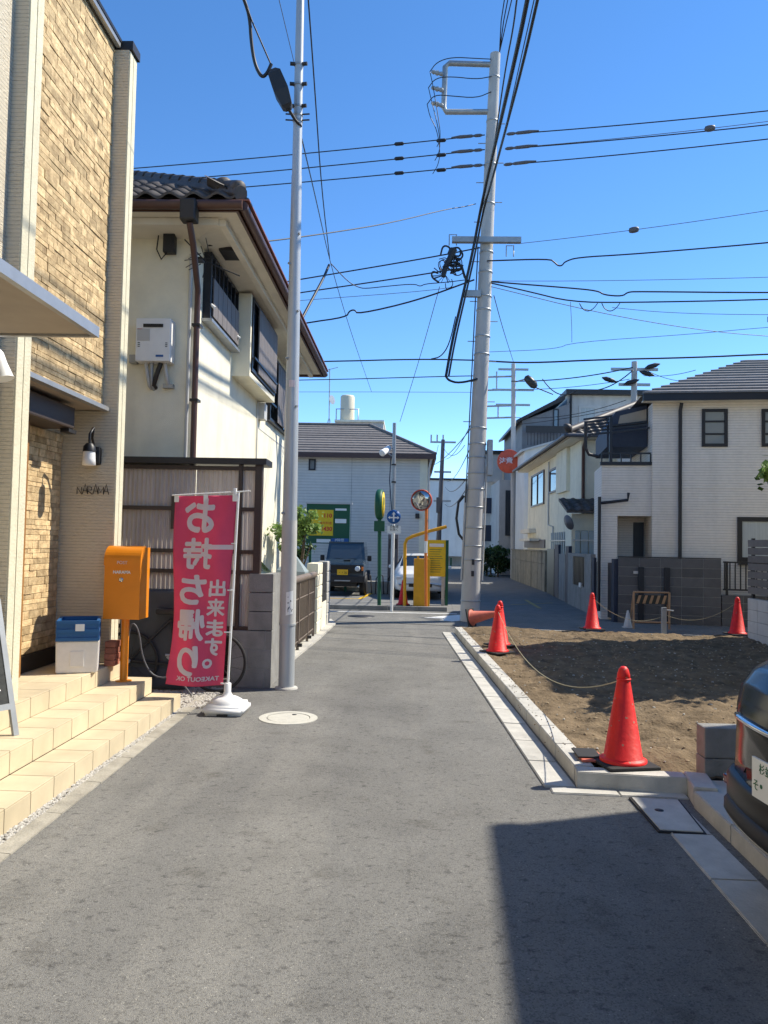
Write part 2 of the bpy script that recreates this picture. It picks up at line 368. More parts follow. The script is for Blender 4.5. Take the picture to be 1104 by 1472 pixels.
tag(MB0.build('asphalt_seam', 'black'), 'thin dark seam in the asphalt where the lane meets the cross street', 'seam')

# manhole of the lane, with its ring
mh = thing('manhole_cover', (-1.10, 7.28, 0), 'round pale concrete manhole cover in the asphalt by the banner stand', 'manhole cover')
MB().lathe([(.275, -.02), (.275, .005), (.205, .006), (.205, -.01)], (-1.10, 7.28, 0), 40, None, False).build('ring', 'manhole', mh)
mk = MB().lathe([(.196, -.02), (.196, .004), (.19, .006), (.0, .006)], (-1.10, 7.28, 0), 40, None, False); lid = mk.build('lid', 'manhole', mh)
MB().lathe([(.022, .004), (.022, .009), (0, .0095)], (-1.06, 7.40, 0), 12).build('key_hole', 'black', lid)
mh = thing('manhole_cover', (-1.05, 17.6, 0), 'flat dark iron manhole cover on the cross street', 'manhole cover')
MB().lathe([(.31, -.02), (.31, .004), (0, .004)], (-1.05, 17.6, 0), 32).build('lid', 'dark_metal', mh)

# ---- left concrete edge strip with gravel joint
kb = thing('edge_kerb', (-2.1, 5, 0), 'narrow flush concrete kerb between tiled steps and asphalt', 'kerb')
y = -2.0; i = 0
while y < 7.95:
    L = .6
    def ex(t): return -2.035-.03*(t-3.9)/4*1.1 + .008*noise.noise((t*3, 1, 0))
    m = MB().hexa([(ex(y)-.10, y, -.05), (ex(y), y, -.05), (ex(y+L-.006), y+L-.006, -.05), (ex(y+L-.006)-.10, y+L-.006, -.05),
                   (ex(y)-.10, y, .016), (ex(y)+.006*rng.random(), y, .010), (ex(y+L-.006), y+L-.006, .010), (ex(y+L-.006)-.10, y+L-.006, .016)])
    m.build('kerb_block', 'kerb_old', kb); y += L
def gravel(name, label, inside, n, z, rmin, rmax, m='gravel'):
    g = MB(); k = 0
    ico = bmesh.new(); bmesh.ops.create_icosphere(ico, subdivisions=1, radius=1); ico.verts.index_update()
    V = [v.co.copy() for v in ico.verts]; F = [[v.index for v in f.verts] for f in ico.faces]; ico.free()
    while k < n:
        p = inside()
        if p is None: continue
        r = rng.uniform(rmin, rmax); s = (rng.uniform(.7, 1.3), rng.uniform(.7, 1.3), rng.uniform(.5, .9)); a = rng.random()*6.28; ca, sa = math.cos(a), math.sin(a)
        g.add([(p[0]+r*(v.x*s[0]*ca-v.y*s[1]*sa)*rng.uniform(.85, 1.15), p[1]+r*(v.x*s[0]*sa+v.y*s[1]*ca)*rng.uniform(.85, 1.15), z+(p[2] if len(p) > 2 else 0)+r*v.z*s[2]) for v in V], F); k += 1
    o = g.build(name, m); tag(o, label, 'gravel'); return stuff(o)
gravel('gravel', 'strip of small grey gravel at the foot of the tiled steps', lambda: (rng.uniform(-2.21, -2.13-.02*rng.random()), rng.uniform(2.2, 7.7)), 1900, .006, .008, .018)
gravel('gravel', 'patch of grey gravel on the ground behind the tiled steps', lambda: (rng.uniform(-3.2, -2.02), rng.uniform(7.6, 8.6)), 2600, .008, .009, .022)
sheet('gravel_bed', [(-3.3, 7.6), (-1.98, 7.6), (-1.98, 8.72), (-3.3, 8.72)], .006, 'ground')

# ================================================================== SHOP ON THE LEFT
XW, XP = -2.98, -2.875                     # stone wall plane, pillar plane
shop = thing('shop_building', (-4.5, 5, 0), 'tan stone-clad shop with cream pillars, metal canopy and recessed entrance', 'building')
ST = 6.60
m = MB(); m.box(-9, XW-.05, -6, 5.44, 0, ST); m.box(-9, XW-.05, 5.44, 7.62, 2.92, ST); m.box(-9, -3.43, 5.44, 7.62, 0, 2.92)
m.build('wall', 'siding', shop)
m = MB(); m.box(XW-.05, XW, -6, 5.44, .45, ST-.02); m.build('siding_panel', 'siding', shop)
for (y0, y1) in ((5.44, 5.65), (7.40, 7.59)):
    z1 = ST-.065
    p = MB().box(XW-.06 if y0 < 6 else -3.43, XP, y0, y1, .45 if y0 < 6 else .0, 2.90).box(XW-.06, XP, y0, y1, 2.90, z1).build('pillar', 'siding', shop)
    ym = (y0+y1)/2
    MB().box(XP, XP+.012, y0+.006, ym-.006, .45, z1-.01).box(XP, XP+.012, ym+.006, y1-.004, .45, z1-.01).build('cream_panel', 'cream_panel', p)
# left jamb of the recess (under the near pillar) 
MB().box(-3.43, XW-.06, 5.44, 5.65, .45, 2.90).build('recess_jamb', 'siding', shop)
m = MB(); m.box(-9, XW+.03, -6, 7.40, ST, ST+.035); m.box(-9, XP+.035, 7.402, 7.61, ST-.06, ST+.03); m.build('cornice', 'dark_metal', shop)
MB().box(XW-.02, XW+.022, -6, 7.39, ST-.05, ST-.002).build('cornice_trim', 'metal_trim', shop)
# recess: soffit, trim, beam, back stone, wood jamb
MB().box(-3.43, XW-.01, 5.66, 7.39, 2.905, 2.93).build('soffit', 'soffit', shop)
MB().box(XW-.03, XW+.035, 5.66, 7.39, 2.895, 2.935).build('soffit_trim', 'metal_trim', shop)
b = MB().bbox(-3.42, -3.12, 5.9, 7.02, 2.66, 2.86, .015).build('door_head_box', 'dark_brown', shop)
MB().box(-3.2, -3.12, 6.9, 7.06, 2.62, 2.655).build('bracket', 'dark_metal', b)
MB().bbox(-3.39, -3.29, 6.36, 6.52, .455, 2.66, .006).build('door_jamb', 'brown_wood', shop)
MB().box(-3.42, -3.39, 5.7, 6.355, .46, 2.66).build('door', 'dark_brown', shop)
MB().box(-3.42, -3.375, 6.525, 7.39, .455, .60).build('base_board', 'dark_metal', shop)
# stones: each its own piece, the largest 300 as parts, the others joined
stone_me = unit_block('stone', 'stone', .06)
slots = []
def rows(x, y0, y1, z0, z1, dmin=.004, dmax=.014):
    z = z0
    while z < z1-.02:
        h = min(rng.choice((.040, .05, .05, .06, .075)), z1-z); y = y0
        while y < y1-.01:
            L = rng.choice((.10, .14, .18, .22, .28, .36))*rng.uniform(.9, 1.1); L = L if y+L < y1-.08 else y1-y
            slots.append((x, y, z, L, h, rng.uniform(dmin, dmax))); y += L
        z += h
rows(-3.41, 6.53, 7.39, .61, 2.66)
rows(XW-.045, 5.66, 7.39, 2.94, ST-.08)
slots.sort(key=lambda s: -(s[3]*s[4])/((s[1]**2+(s[2]-1.6)**2)))
rest = MB()
for i, (x, y, z, L, h, d) in enumerate(slots):
    c = Vector((x+d/2-.02, y+L/2, z+h/2)); s = (d+.04, L-.0035, h-.0035)
    if i < 300:
        piece('stone', stone_me, shop, Matrix.Translation(c) @ Matrix.Diagonal((*s, 1)))
    else: rest.box(c.x-s[0]/2, c.x+s[0]/2, c.y-s[1]/2, c.y+s[1]/2, c.z-s[2]/2, c.z+s[2]/2)
mat('stone_rest', (.44, .30, .155), .88, var=.25, scale=13, bump=.45, bscale=55, col2=(.72, .54, .30), spec=.2)
nt = MATS['stone_rest'].node_tree; bs = nt.nodes['Principled BSDF']; src = bs.inputs['Base Color'].links[0].from_socket
gi = nt.nodes.new('ShaderNodeNewGeometry'); hv = nt.nodes.new('ShaderNodeHueSaturation'); mr = nt.nodes.new('ShaderNodeMapRange'); mr.inputs[3].default_value = .72; mr.inputs[4].default_value = 1.28
nt.links.new(gi.outputs['Random Per Island'], mr.inputs[0]); nt.links.new(mr.outputs[0], hv.inputs['Value']); nt.links.new(src, hv.inputs['Color']); nt.links.new(hv.outputs[0], bs.inputs['Base Color'])
stuff(rest.build('small_stones', 'stone_rest', shop))
MB().box(XW-.07, XW-.052, 5.655, 7.395, 2.93, ST-.07).box(-3.428, -3.412, 6.5, 7.39, .6, 2.67).build('mortar', 'stone_back', shop)
# canopy
cn = thing('canopy', (-2.5, 4, 2.95), 'flat grey metal-edged canopy projecting from the shop over the steps', 'canopy')
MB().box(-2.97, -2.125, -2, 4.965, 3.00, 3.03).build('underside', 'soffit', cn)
MB().box(-2.12, -2.08, -2, 5.0, 2.985, 3.055).box(-2.97, -2.12, 4.967, 5.0, 2.985, 3.055).build('edge_trim', 'metal_trim', cn)
MB().box(-2.97, -2.12, -2, 4.965, 3.032, 3.05).build('deck', 'dark_metal', cn)
# spotlight
sp = thing('spotlight', (-2.97, 5.25, 2.9), 'white cylindrical spotlight under the canopy edge', 'lamp')
MB().lathe([(.035, 0), (.035, .025)], (-2.99, 5.2, 2.87), 16, (1, 0, 0)).tube([(-2.97, 5.2, 2.87), (-2.86, 5.18, 2.87)], .012).build('bracket', 'white', sp)
ax = Vector((.35, .0, -1)).normalized(); c0 = Vector((-2.86, 5.15, 2.93))
MB().lathe([(0, 0), (.035, .005), (.045, .03), (.048, .1), (.062, .2), (.066, .21)], c0, 24, ax).build('housing', 'white', sp)
MB().lathe([(.060, .205), (0, .207)], c0, 20, ax).build('lens', 'glass_pale', sp)
# wall sconce and shop name on the recess side wall (facing the camera, y = 7.40)
sc = thing('wall_sconce', (-3.08, 7.4, 2.45), 'black wall sconce with white glass shade above the shop name', 'lamp')
p0 = AY(139, 655, 7.37); MB().bbox(p0.x-.045, p0.x+.045, 7.33, 7.40, p0.z-.095, p0.z+.085, .03).build('back_plate', 'black', sc)
p1 = AY(128, 660, 7.15)
MB().tube([(p0.x, 7.34, p0.z+.02), (p0.x, 7.25, p0.z+.16), (p1.x+.02, 7.18, p1.z+.30), (p1.x, 7.15, p1.z+.24), (p1.x, 7.15, p1.z+.13)], .013).build('arm', 'black', sc)
sh = MB().lathe([(.03, .15), (.055, .12), (.06, .07)], (p1.x, 7.15, p1.z), 20).build('cap', 'black', sc)
MB().lathe([(.052, .09), (.058, 0), (.062, -.055), (.05, -.06), (.0, -.055)], (p1.x, 7.15, p1.z), 24).build('shade', 'white', sc)
nm = thing('shop_lettering', (-3.08, 7.4, 2.1), 'thin black metal letters NARAMA on the siding beside the entrance', 'lettering')
c = AY(134, 704, 7.395); stroke = {'n': [[(0, 0), (0, .7), (.6, 0), (.6, .75)]], 'N': [[(0, 0), (0, .75), (.6, 0), (.6, .75)]], 'A': [[(0, 0), (.35, 1.1), (.7, 0)], [(.12, .35), (.6, .35)]], 'R': [[(0, 0), (0, .85), (.5, .75), (.5, .45), (0, .4), (.6, 0)]], 'M': [[(0, 0), (0, .8), (.35, .2), (.7, .8), (.7, 0)]]}
xx = -.155
for ch in 'NARAMA':
    lm = MB()
    for st in stroke[ch]: lm.tube([(c.x+xx+u*.075, 7.385, c.z-.045+w*.09) for u, w in st], .0042, 6)
    lm.build('letter', 'black', nm); xx += .052
# ---- tiled steps
stp = thing('entrance_steps', (-2.7, 5, 0), 'three cream tiled entrance steps in front of the shop', 'steps')
Y1 = 7.55; Y0 = 1.85
MB().box(-9, -2.215, Y0-3, Y1-.012, 0, .137).box(-9, -2.505, Y0-3, Y1-.012, .137, .287).box(-9, -2.825, Y0-3, Y1-.012, .287, .437).build('body', 'step_body', stp)
def tiles(me, fn, n):
    for k in range(n): piece('tile', me, stp, fn(k))
J = .006
tr = {w: unit_block('tile', 'step_tile', .0035, w-J, .30-J, .012) for w in (.29, .325, .32)}
ri = unit_block('tile', 'step_tile', .0035, .012, .30-J, .138)
nT = int((Y1-Y0)/.30)
for (xf, zt, w, off) in ((-2.205, .15, .29, 0), (-2.495, .30, .325, .0), (-2.815, .45, .32, 0), (-3.135, .45, .32, 0)):
    tiles(tr[w], lambda k: Matrix.Translation((xf-w/2+.002, Y1-.15-.30*k, zt-.006)), nT)
    if xf > -3: tiles(ri, lambda k: Matrix.Translation((xf-.006, Y1-.15-.30*k, zt-.012-.0695)), nT)
# end faces of the steps (facing +y)
for (x0, x1, zt) in ((-2.505, -2.215, .137), (-2.825, -2.505, .287), (-3.14, -2.825, .437)):
    m = MB().bbox(x0+.002, x1-.002, Y1-.012, Y1, zt-.135, zt-.002, .003); m.build('tile', 'step_tile', stp)

# ---- mailbox on a post
mb = thing('mailbox', (-2.69, 7.33, .30), 'orange metal mailbox on a post standing on the tiled steps', 'mailbox', rz=0)
cx, y0, y1, z0, z1 = -2.68, 7.16, 7.42, .90, 1.575; w = .17
prof = []
rr = .13
pts = [(y0, z0), (y0, z1-rr)] + [(y0+rr-rr*math.cos(t), z1-rr+rr*math.sin(t)) for t in [math.pi/2*k/8 for k in range(1, 9)]] + [(y1, z1), (y1, z0)]
MB().extr([(cx-w, p[0], p[1]) for p in pts], (2*w, 0, 0)).build('box', 'orange_mail', mb)
lidp = [(y0-.012, z1-.175), (y0-.012, z1-rr)] + [(y0+rr-(rr+.012)*math.cos(t), z1-rr+(rr+.012)*math.sin(t)) for t in [math.pi/2*k/8 for k in range(1, 9)]]
inn = [(y0-.002, z1-.175), (y0-.002, z1-rr)] + [(y0+rr-(rr+.002)*math.cos(t), z1-rr+(rr+.002)*math.sin(t)) for t in [math.pi/2*k/8 for k in range(1, 9)]]
m = MB(); fx = (cx-w-.004, cx+w+.004)
for a_, b_, c_, d_ in zip(lidp, lidp[1:], inn[1:], inn): m.extr([(fx[0], a_[0], a_[1]), (fx[0], b_[0], b_[1]), (fx[0], c_[0], c_[1]), (fx[0], d_[0], d_[1])], (fx[1]-fx[0], 0, 0))
lidm = m.build('lid', 'orange_mail', mb)
text('POST', .042, face((cx, y0-.0135, z1-.145), (1, 0, 0), (0, 0, 1)), 'flag_white', 'lettering', lidm, ext=.0008)
text('NARAMA', .040, face((cx-.005, y0-.0022, z1-.235), (1, 0, 0), (0, 0, 1)), 'white', 'lettering', mb, bold=.001, ext=.0008)
MB().lathe([(.022, 0), (.022, .006), (.012, .010)], (cx-.01, y0, z1-.305), 16, (0, -1, 0)).build('lock', 'chrome', mb)
MB().tube([(cx-.01, 7.31, .302), (cx-.01, 7.31, .905)], .037, 20).lathe([(.075, .300), (.075, .308), (.038, .312)], (cx-.01, 7.31, 0), 24).build('post', 'orange_mail', mb)

# ---- styrofoam box and blue crate on it (turned a little)
sx = thing('styrofoam_box', (-3.0, 7.0, .45), 'white styrofoam box standing on the shop platform under a blue crate', 'box', rz=R(20))
m = MB(); bm = bmesh.new(); bmesh.ops.create_cube(bm, size=1)
for v in bm.verts:
    k = 1 if v.co.z > 0 else .965
    v.co = Vector((v.co.x*.36*k, v.co.y*.44*k, (v.co.z+.5)*.285))
bmesh.ops.bevel(bm, geom=list(bm.edges), offset=.009, segments=2, affect='EDGES'); bm.verts.index_update()
m.add([v.co.copy() for v in bm.verts], [[v.index for v in f.verts] for f in bm.faces], False); bm.free()
M = MW(sx); m.v = [M @ (v+Vector((0, 0, .003))) for v in m.v]; m.build('body', 'styrofoam', sx)
m = MB().bbox(-.06, .06, -.222, -.210, .06, .20, .005); m.v = [M @ v for v in m.v]; m.build('handle_recess', 'styrofoam', sx)
cr = thing('blue_crate', (-3.0, 7.0, .738), 'blue plastic crate with a white tag stacked on the styrofoam box', 'crate', rz=R(20)); M = MW(cr)
H = .18; m = MB()
for (x0, x1, ya, yb) in ((-.17, .17, -.225, -.21), (-.17, .17, .21, .225), (-.17, -.155, -.21, .21), (.155, .17, -.21, .21)): m.box(x0, x1, ya, yb, 0, H)
m.box(-.155, .155, -.21, .21, 0, .012); m.v = [M @ v for v in m.v]; cb = m.build('tub', 'blue_crate', cr)
m = MB()
for z in (.0, .075, H-.03): m.box(-.18, .18, -.235, -.2255, z, z+.03); m.box(.1705, .18, -.225, .225, z, z+.03); m.box(-.18, -.1705, -.225, .225, z, z+.03)
for x in (-.178, -.06, .05, .165): m.box(x, x+.012, -.234, -.2255, .03, H-.03)
for y in (-.2, -.07, .07, .19): m.box(.1705, .179, y, y+.012, .03, H-.03)
m.v = [M @ v for v in m.v]; m.build('ribs', 'blue_crate', cr)
m = MB().box(-.02, .055, -.242, -.236, .09, .15); m.v = [M @ v for v in m.v]; m.build('tag', 'plate_white', cr)
# bricks peeping behind
bk = thing('brick_stack', (-2.87, 7.33, .45), 'small stack of old red bricks beside the styrofoam box', 'bricks')
mat('brick', (.28, .10, .06), .9, var=.25, scale=20, rnd=.2, bump=.3)
bme = unit_block('brick', 'brick', .006, .10, .16, .055)
for k in range(4): piece('brick', bme, bk, Matrix.Translation((-2.80+.006*rng.uniform(-1, 1), 7.30, .48+.058*k)) @ Matrix.Rotation(rng.uniform(-.1, .1), 4, 'Z'))
# ---- folding chalkboard
cbd = thing('chalkboard_sign', (-2.66, 5.1, .30), 'folding metal-framed chalkboard menu stand on the middle step', 'sign'); 
Pm = G(24, 1057, .302); u = Vector((-.45, -.9, 0)).normalized(); nrm = Vector((.9, -.45, 0)).normalized(); lean = Vector((-.9*.28, .45*.28, 1)).normalized()
def cb_pt(a, z, o=0): return Pm+u*a+lean*z+nrm*o
m = MB()
for (a0, a1, zz0, zz1) in ((-.02, .02, 0, .95), (.48, .52, 0, .95), (.02, .48, .91, .95), (.02, .48, .18, .22)): m.extr([cb_pt(a0, zz0), cb_pt(a1, zz0), cb_pt(a1, zz1), cb_pt(a0, zz1)], -nrm*.025)
m.build('front_frame', 'galv', cbd)
fb = MB().extr([cb_pt(.02, .22, -.006), cb_pt(.48, .22, -.006), cb_pt(.48, .91, -.006), cb_pt(.02, .91, -.006)], -nrm*.012).build('board', 'chalk', cbd)
wr = MB()
for k in range(9):
    z = .84-.066*k; a0 = .07
    while a0 < .40:
        l = rng.uniform(.02, .06); wr.extr([cb_pt(a0, z, -.004), cb_pt(a0+l, z+.004, -.004), cb_pt(a0+l, z+.013, -.004), cb_pt(a0, z+.010, -.004)], nrm*.001); a0 += l+.02+rng.random()*.09
wr.build('chalk_writing', 'white', fb)
m = MB()
for a in (0, .5): m.tube([cb_pt(a, .93, -.03), Pm+u*a-nrm*.50+Vector((0, 0, .152 if False else 0.0))], .013, 8)
m.build('rear_leg', 'galv', cbd)

# ================================================================== BANNER
bn = thing('banner_flag', (-1.72, 7.42, 0), 'tall red takeaway banner with white Japanese lettering on a weighted stand', 'banner')
cx, cy = -1.72, 7.44
bm = bmesh.new(); bmesh.ops.create_cube(bm, size=1)
for v in bm.verts:
    t = v.co.z > 0; v.co = Vector((cx+v.co.x*.40*(1 if not t else .97), cy+v.co.y*.40*(1 if not t else .97), .002+(v.co.z+.5)*.095))
bmesh.ops.bevel(bm, geom=list(bm.edges), offset=.03, segments=3, affect='EDGES'); bm.verts.index_update()
m = MB().add([v.co.copy() for v in bm.verts], [[v.index for v in f.verts] for f in bm.faces], True); bm.free()
base = m.build('base', 'white', bn)
MB().lathe([(.155, .090), (.145, .125), (.10, .150), (.055, .160), (.040, .185), (.034, .20), (.034, .28), (.028, .285), (0, .285)], (cx, cy, 0), 28).build('socket', 'white', base)
MB().box(cx-.05, cx+.05, cy-.203, cy-.19, .0021, .022).build('foot_notch', 'black', base)
pb = Vector((cx, cy, .2)); pt = Vector((-1.665, 7.44, 2.13))
MB().tube([pb, pt], .0125, 12).build('pole', 'white', bn)
at_ = AY(247, 712, 7.42); bt_ = AY(360, 706, 7.42)
MB().tube([at_, bt_], .007, 8).build('cross_rod', 'white', bn)
c0 = AY(338, 707, 7.42); MB().bbox(c0.x-.014, c0.x+.014, c0.y-.02, c0.y+.02, c0.z-.03, c0.z+.035, .004).build('rod_clip', 'white', bn)
def flag_pt(u, v):                              # u 0 (left) .. 1 (pole side), v 0 top .. 1 bottom
    tl, tr_, bl, br = AY(252, 713, 7.43), AY(341, 712, 7.43), AY(237, 982, 7.43), AY(319, 986, 7.43)
    p = tl.lerp(tr_, u).lerp(bl.lerp(br, u), v)
    sagx = .035*math.sin(v*math.pi)*(1-u)**2 - .02*math.sin(v*6.0)*(1-u)
    wave = (.05*math.sin(u*5.2+v*2.2+.5)*(1-.55*u) + .018*math.sin(u*9-v*7))*(.35+.65*v) - .05*(1-u)*v
    if u > .6 and v < .5: wave += .02*math.sin((u-.6)*14+v*9)*(.5-v)
    zz = .03*math.sin(math.pi*u)*(v if v > .9 else 0)*-.3
    p = p+Vector((sagx, wave, zz))
    if v > .97 and u < .06: p.x += .012
    return p
nu, nv = 28, 70
V = [flag_pt(i/nu, j/nv) for j in range(nv+1) for i in range(nu+1)]
Fq = [(j*(nu+1)+i, j*(nu+1)+i+1, (j+1)*(nu+1)+i+1, (j+1)*(nu+1)+i) for j in range(nv) for i in range(nu)]
cl = MB().add(V, Fq, True).build('cloth', 'flag', bn)
md = cl.modifiers.new('thick', 'SOLIDIFY'); md.thickness = .0016; md.offset = 1
for (u, v) in ((.02, 0), (.5, 0), (.97, 0)):
    p = flag_pt(u, v); MB().extr([(p.x-.022, p.y-.006, p.z-.06), (p.x+.022, p.y-.006, p.z-.06), (p.x+.022, p.y-.012, p.z+.012), (p.x-.022, p.y-.012, p.z+.012)], (0, .003, 0)).build('tie_loop', 'white', bn)
for v in (.255, .5, .72, .99):
    p = flag_pt(1, v); q = pb.lerp(pt, (p.z-.2)/1.93); MB().tube([p+Vector((-.02, -.006, 0)), q+Vector((0, -.014, 0))], .008, 6).build('tie_loop', 'white', bn)
def glyph(s, u, v, w, h, bold, name='lettering'):   # lettering is printed through: seen mirrored from behind
    vs, fs = text_geo(s, 1.0, 0, .0, 'CENTER', 4)
    x0, x1 = min(p.x for p in vs), max(p.x for p in vs); y0, y1 = min(p.y for p in vs), max(p.y for p in vs)
    bm = bmesh.new(); bv = [bm.verts.new(p) for p in vs]
    for f in fs:
        try: bm.faces.new([bv[i] for i in f])
        except ValueError: pass
    for k in range(1, 9):
        for co, no in (((x0+(x1-x0)*k/9, 0, 0), (1, 0, 0)), ((0, y0+(y1-y0)*k/9, 0), (0, 1, 0))):
            bmesh.ops.bisect_plane(bm, geom=list(bm.verts)+list(bm.edges)+list(bm.faces), plane_co=co, plane_no=no)
    bm.verts.index_update(); m = MB(); fc_ = [[x.index for x in f.verts] for f in bm.faces]
    for k in range(9):                          # a stroke fattened all round: shifted layers a hair apart
        ox, oy = (0, 0) if k == 8 else (math.cos(k*math.pi/4)*bold, math.sin(k*math.pi/4)*bold)
        out = []
        for p in bm.verts:
            a = (p.co.x+ox-x0)/(x1-x0); b = (p.co.y+oy-y0)/(y1-y0)
            out.append(flag_pt(u+(.5-a)*w, v+(.5-b)*h)+Vector((0, -.0040-.00025*k, 0)))
        m.add(out, fc_, True)
    bm.free()
    m.build(name, 'flag_white', cl)
for ch, u, v, w, h in (('お', .42, .105, .50, .185), ('持', .43, .308, .50, .165), ('ち', .37, .50, .48, .155), ('帰', .36, .685, .52, .165), ('り', .36, .872, .38, .155)): glyph(ch, u, v, w*.94, h*.94, .036)
for ch, u, v, w, h in (('出', .80, .49, .28, .09), ('来', .79, .592, .31, .093), ('ま', .79, .70, .29, .088), ('す', .79, .80, .29, .092)): glyph(ch, u, v, w*.95, h*.95, .032)
glyph('。', .71, .885, .14, .042, .02)
glyph('TAKEOUT OK', .56, .962, .72, .022, .03)
MB().add([flag_pt(.60+.4*i/8, v)+Vector((0, -.004, 0)) for v in (.262, .287) for i in range(9)], [(i, i+1, 10+i, 9+i) for i in range(8)], True).build('white_stripe', 'flag_white', cl)

# ================================================================== CARPORT SCREEN, BICYCLE, BLOCK WALL
cp = thing('carport_screen', (-2.5, 8.78, 0), 'dark framed carport screen of translucent corrugated panels before the cream house', 'carport')
YS = 8.78
def Xs(px): return AY(px, 760, YS).x
def Zs(px, py): return AY(px, py, YS).z
zt = 2.54
m = MB(); m.box(-3.6, Xs(380)+.02, YS-.10, YS+.30, zt-.01, zt+.06); m.build('roof_edge', 'dark_metal', cp)
posts = [(-2.06, .30), (-1.745, .30)]
MB().box(Xs(371)-.04, Xs(371)+.04, YS-.05, YS+.05, 1.0, zt-.012).build('post', 'dark_brown', cp)
MB().box(Xs(342), Xs(347), YS-.04, YS+.04, .62, zt-.012).build('post', 'dark_brown', cp)
MB().box(Xs(249)-.02, Xs(249)+.02, YS-.04, YS+.04, 1.78, 2.18).build('post', 'dark_brown', cp)
rails = [zt-.05, Zs(280, 731), Zs(280, 792), 1.30, .66]
for z in rails: MB().box(-3.6, Xs(366), YS-.032, YS+.03, z-.022, z+.022).build('rail', 'dark_brown', cp)
def corr(x0, x1, z0, z1, y):
    n = int((x1-x0)/.0085); vs = []; fs = []
    for k in range(n+1):
        x = x0+(x1-x0)*k/n; yy = y+.011*math.sin(x/.052*2*math.pi)
        vs += [(x, yy, z0), (x, yy, z1)]
    fs = [(2*k, 2*k+2, 2*k+3, 2*k+1) for k in range(n)]
    return MB().add(vs, fs, True)
xl = [-3.6, -2.94, -2.46, Xs(342), Xs(366)]
for z1_, z0_ in zip(rails, rails[1:]):
    for a_, b_ in zip(xl, xl[1:]): corr(a_+.004, b_-.004, z0_+.01, z1_-.01, YS+.012).build('corrugated_panel', 'corrugated', cp)
# covered object and bicycle in the shade behind the banner
cv = thing('covered_bin', (-2.75, 8.55, 0), 'dark grey tarpaulin-covered bin behind the orange mailbox', 'bin')
p = AY(213, 850, 8.5); q = AY(258, 850, 8.5); zc = AY(240, 848, 8.5).z
MB().bbox(-3.15, q.x+.12, 8.38, 8.72, .02, zc, .03).build('cover', 'bike_cover', cv)
MB().box(-3.1, q.x+.1, 8.375, 8.37, .06, .26).build('lower_band', 'navy_wall', cv)
by = thing('bicycle', (-2.2, 8.45, 0), 'dark bicycle parked in the shade behind the red banner', 'bicycle')
def wheel(c, r, nm='wheel', par=by, ax=(0, 1, 0)):
    ax = Vector(ax); w = MB(); a = ax.orthogonal().normalized(); b = ax.cross(a); c = Vector(c)
    ring = [c+(a*math.cos(t)+b*math.sin(t))*r for t in [2*math.pi*k/40 for k in range(41)]]
    w.tube(ring, .018, 8, cap=False); o = w.build(nm, 'rubber', par)
    s = MB()
    for k in range(12):
        t = 2*math.pi*k/12; s.tube([c, c+(a*math.cos(t)+b*math.sin(t))*(r-.015)], .002, 4)
    s.build('spokes', 'dark_metal', o); MB().lathe([(.025, -.04), (.025, .04)], c, 10, ax).build('hub', 'galv', o)
yb = 8.35; w1, w2 = Vector((-2.06, yb+.02, .33)), Vector((-3.02, yb, .33))
wheel(w1, .31); wheel(w2, .31)
bb = Vector((-2.45, yb, .29)); st_ = Vector((-2.58, yb, .78)); hd = Vector((-2.08, yb, .80)); hb = Vector((-2.06, yb, .62))
m = MB()
for a_, b_ in ((bb, st_), (bb, hb), (st_, hd), (bb, w2), (st_, w2), (hd, hb)): m.tube([a_, b_], .016, 8)
m.build('frame', 'black_plastic', by)
MB().tube([hb, (w1.x, yb-.03, w1.z)], .012).build('fork', 'black_plastic', by)
MB().tube([hd, hd+Vector((.02, 0, .2)), hd+Vector((-.04, -.26, .24)), hd+Vector((-.16, -.28, .22))], .012).tube([hd+Vector((.02, 0, .2)), hd+Vector((-.04, .26, .24)), hd+Vector((-.16, .28, .22))], .012).build('handlebar', 'galv', by)
MB().bbox(-2.73, -2.47, yb-.07, yb+.07, .84, .91, .03).build('saddle', 'black_plastic', by)
MB().tube([(-2.56, yb-.12, .40), (-2.50, yb-.15, .36), (-2.42, yb-.16, .14)], .016, 8).build('kickstand', 'galv', by)
MB().tube([(-2.45, yb-.08, .29), (-2.52, yb-.12, .42), (-2.58, yb-.13, .42)], .013, 8).lathe([(.085, 0), (.085, .01)], (-2.45, yb-.06, .29), 20, (0, 1, 0)).build('crank', 'galv', by)
tag(MB().tube(smooth([(-2.92, 8.0, .02), (-2.92, 8.0, .50), (-2.88, 7.98, .80), (-2.80, 8.0, .72), (-2.76, 8.02, .40), (-2.64, 8.05, .20), (-2.40, 8.08, .22), (-2.25, 8.1, .02)]), .009, 8).build('hose', 'wire_grey'), 'thin grey hose looping down behind the mailbox post', 'hose')
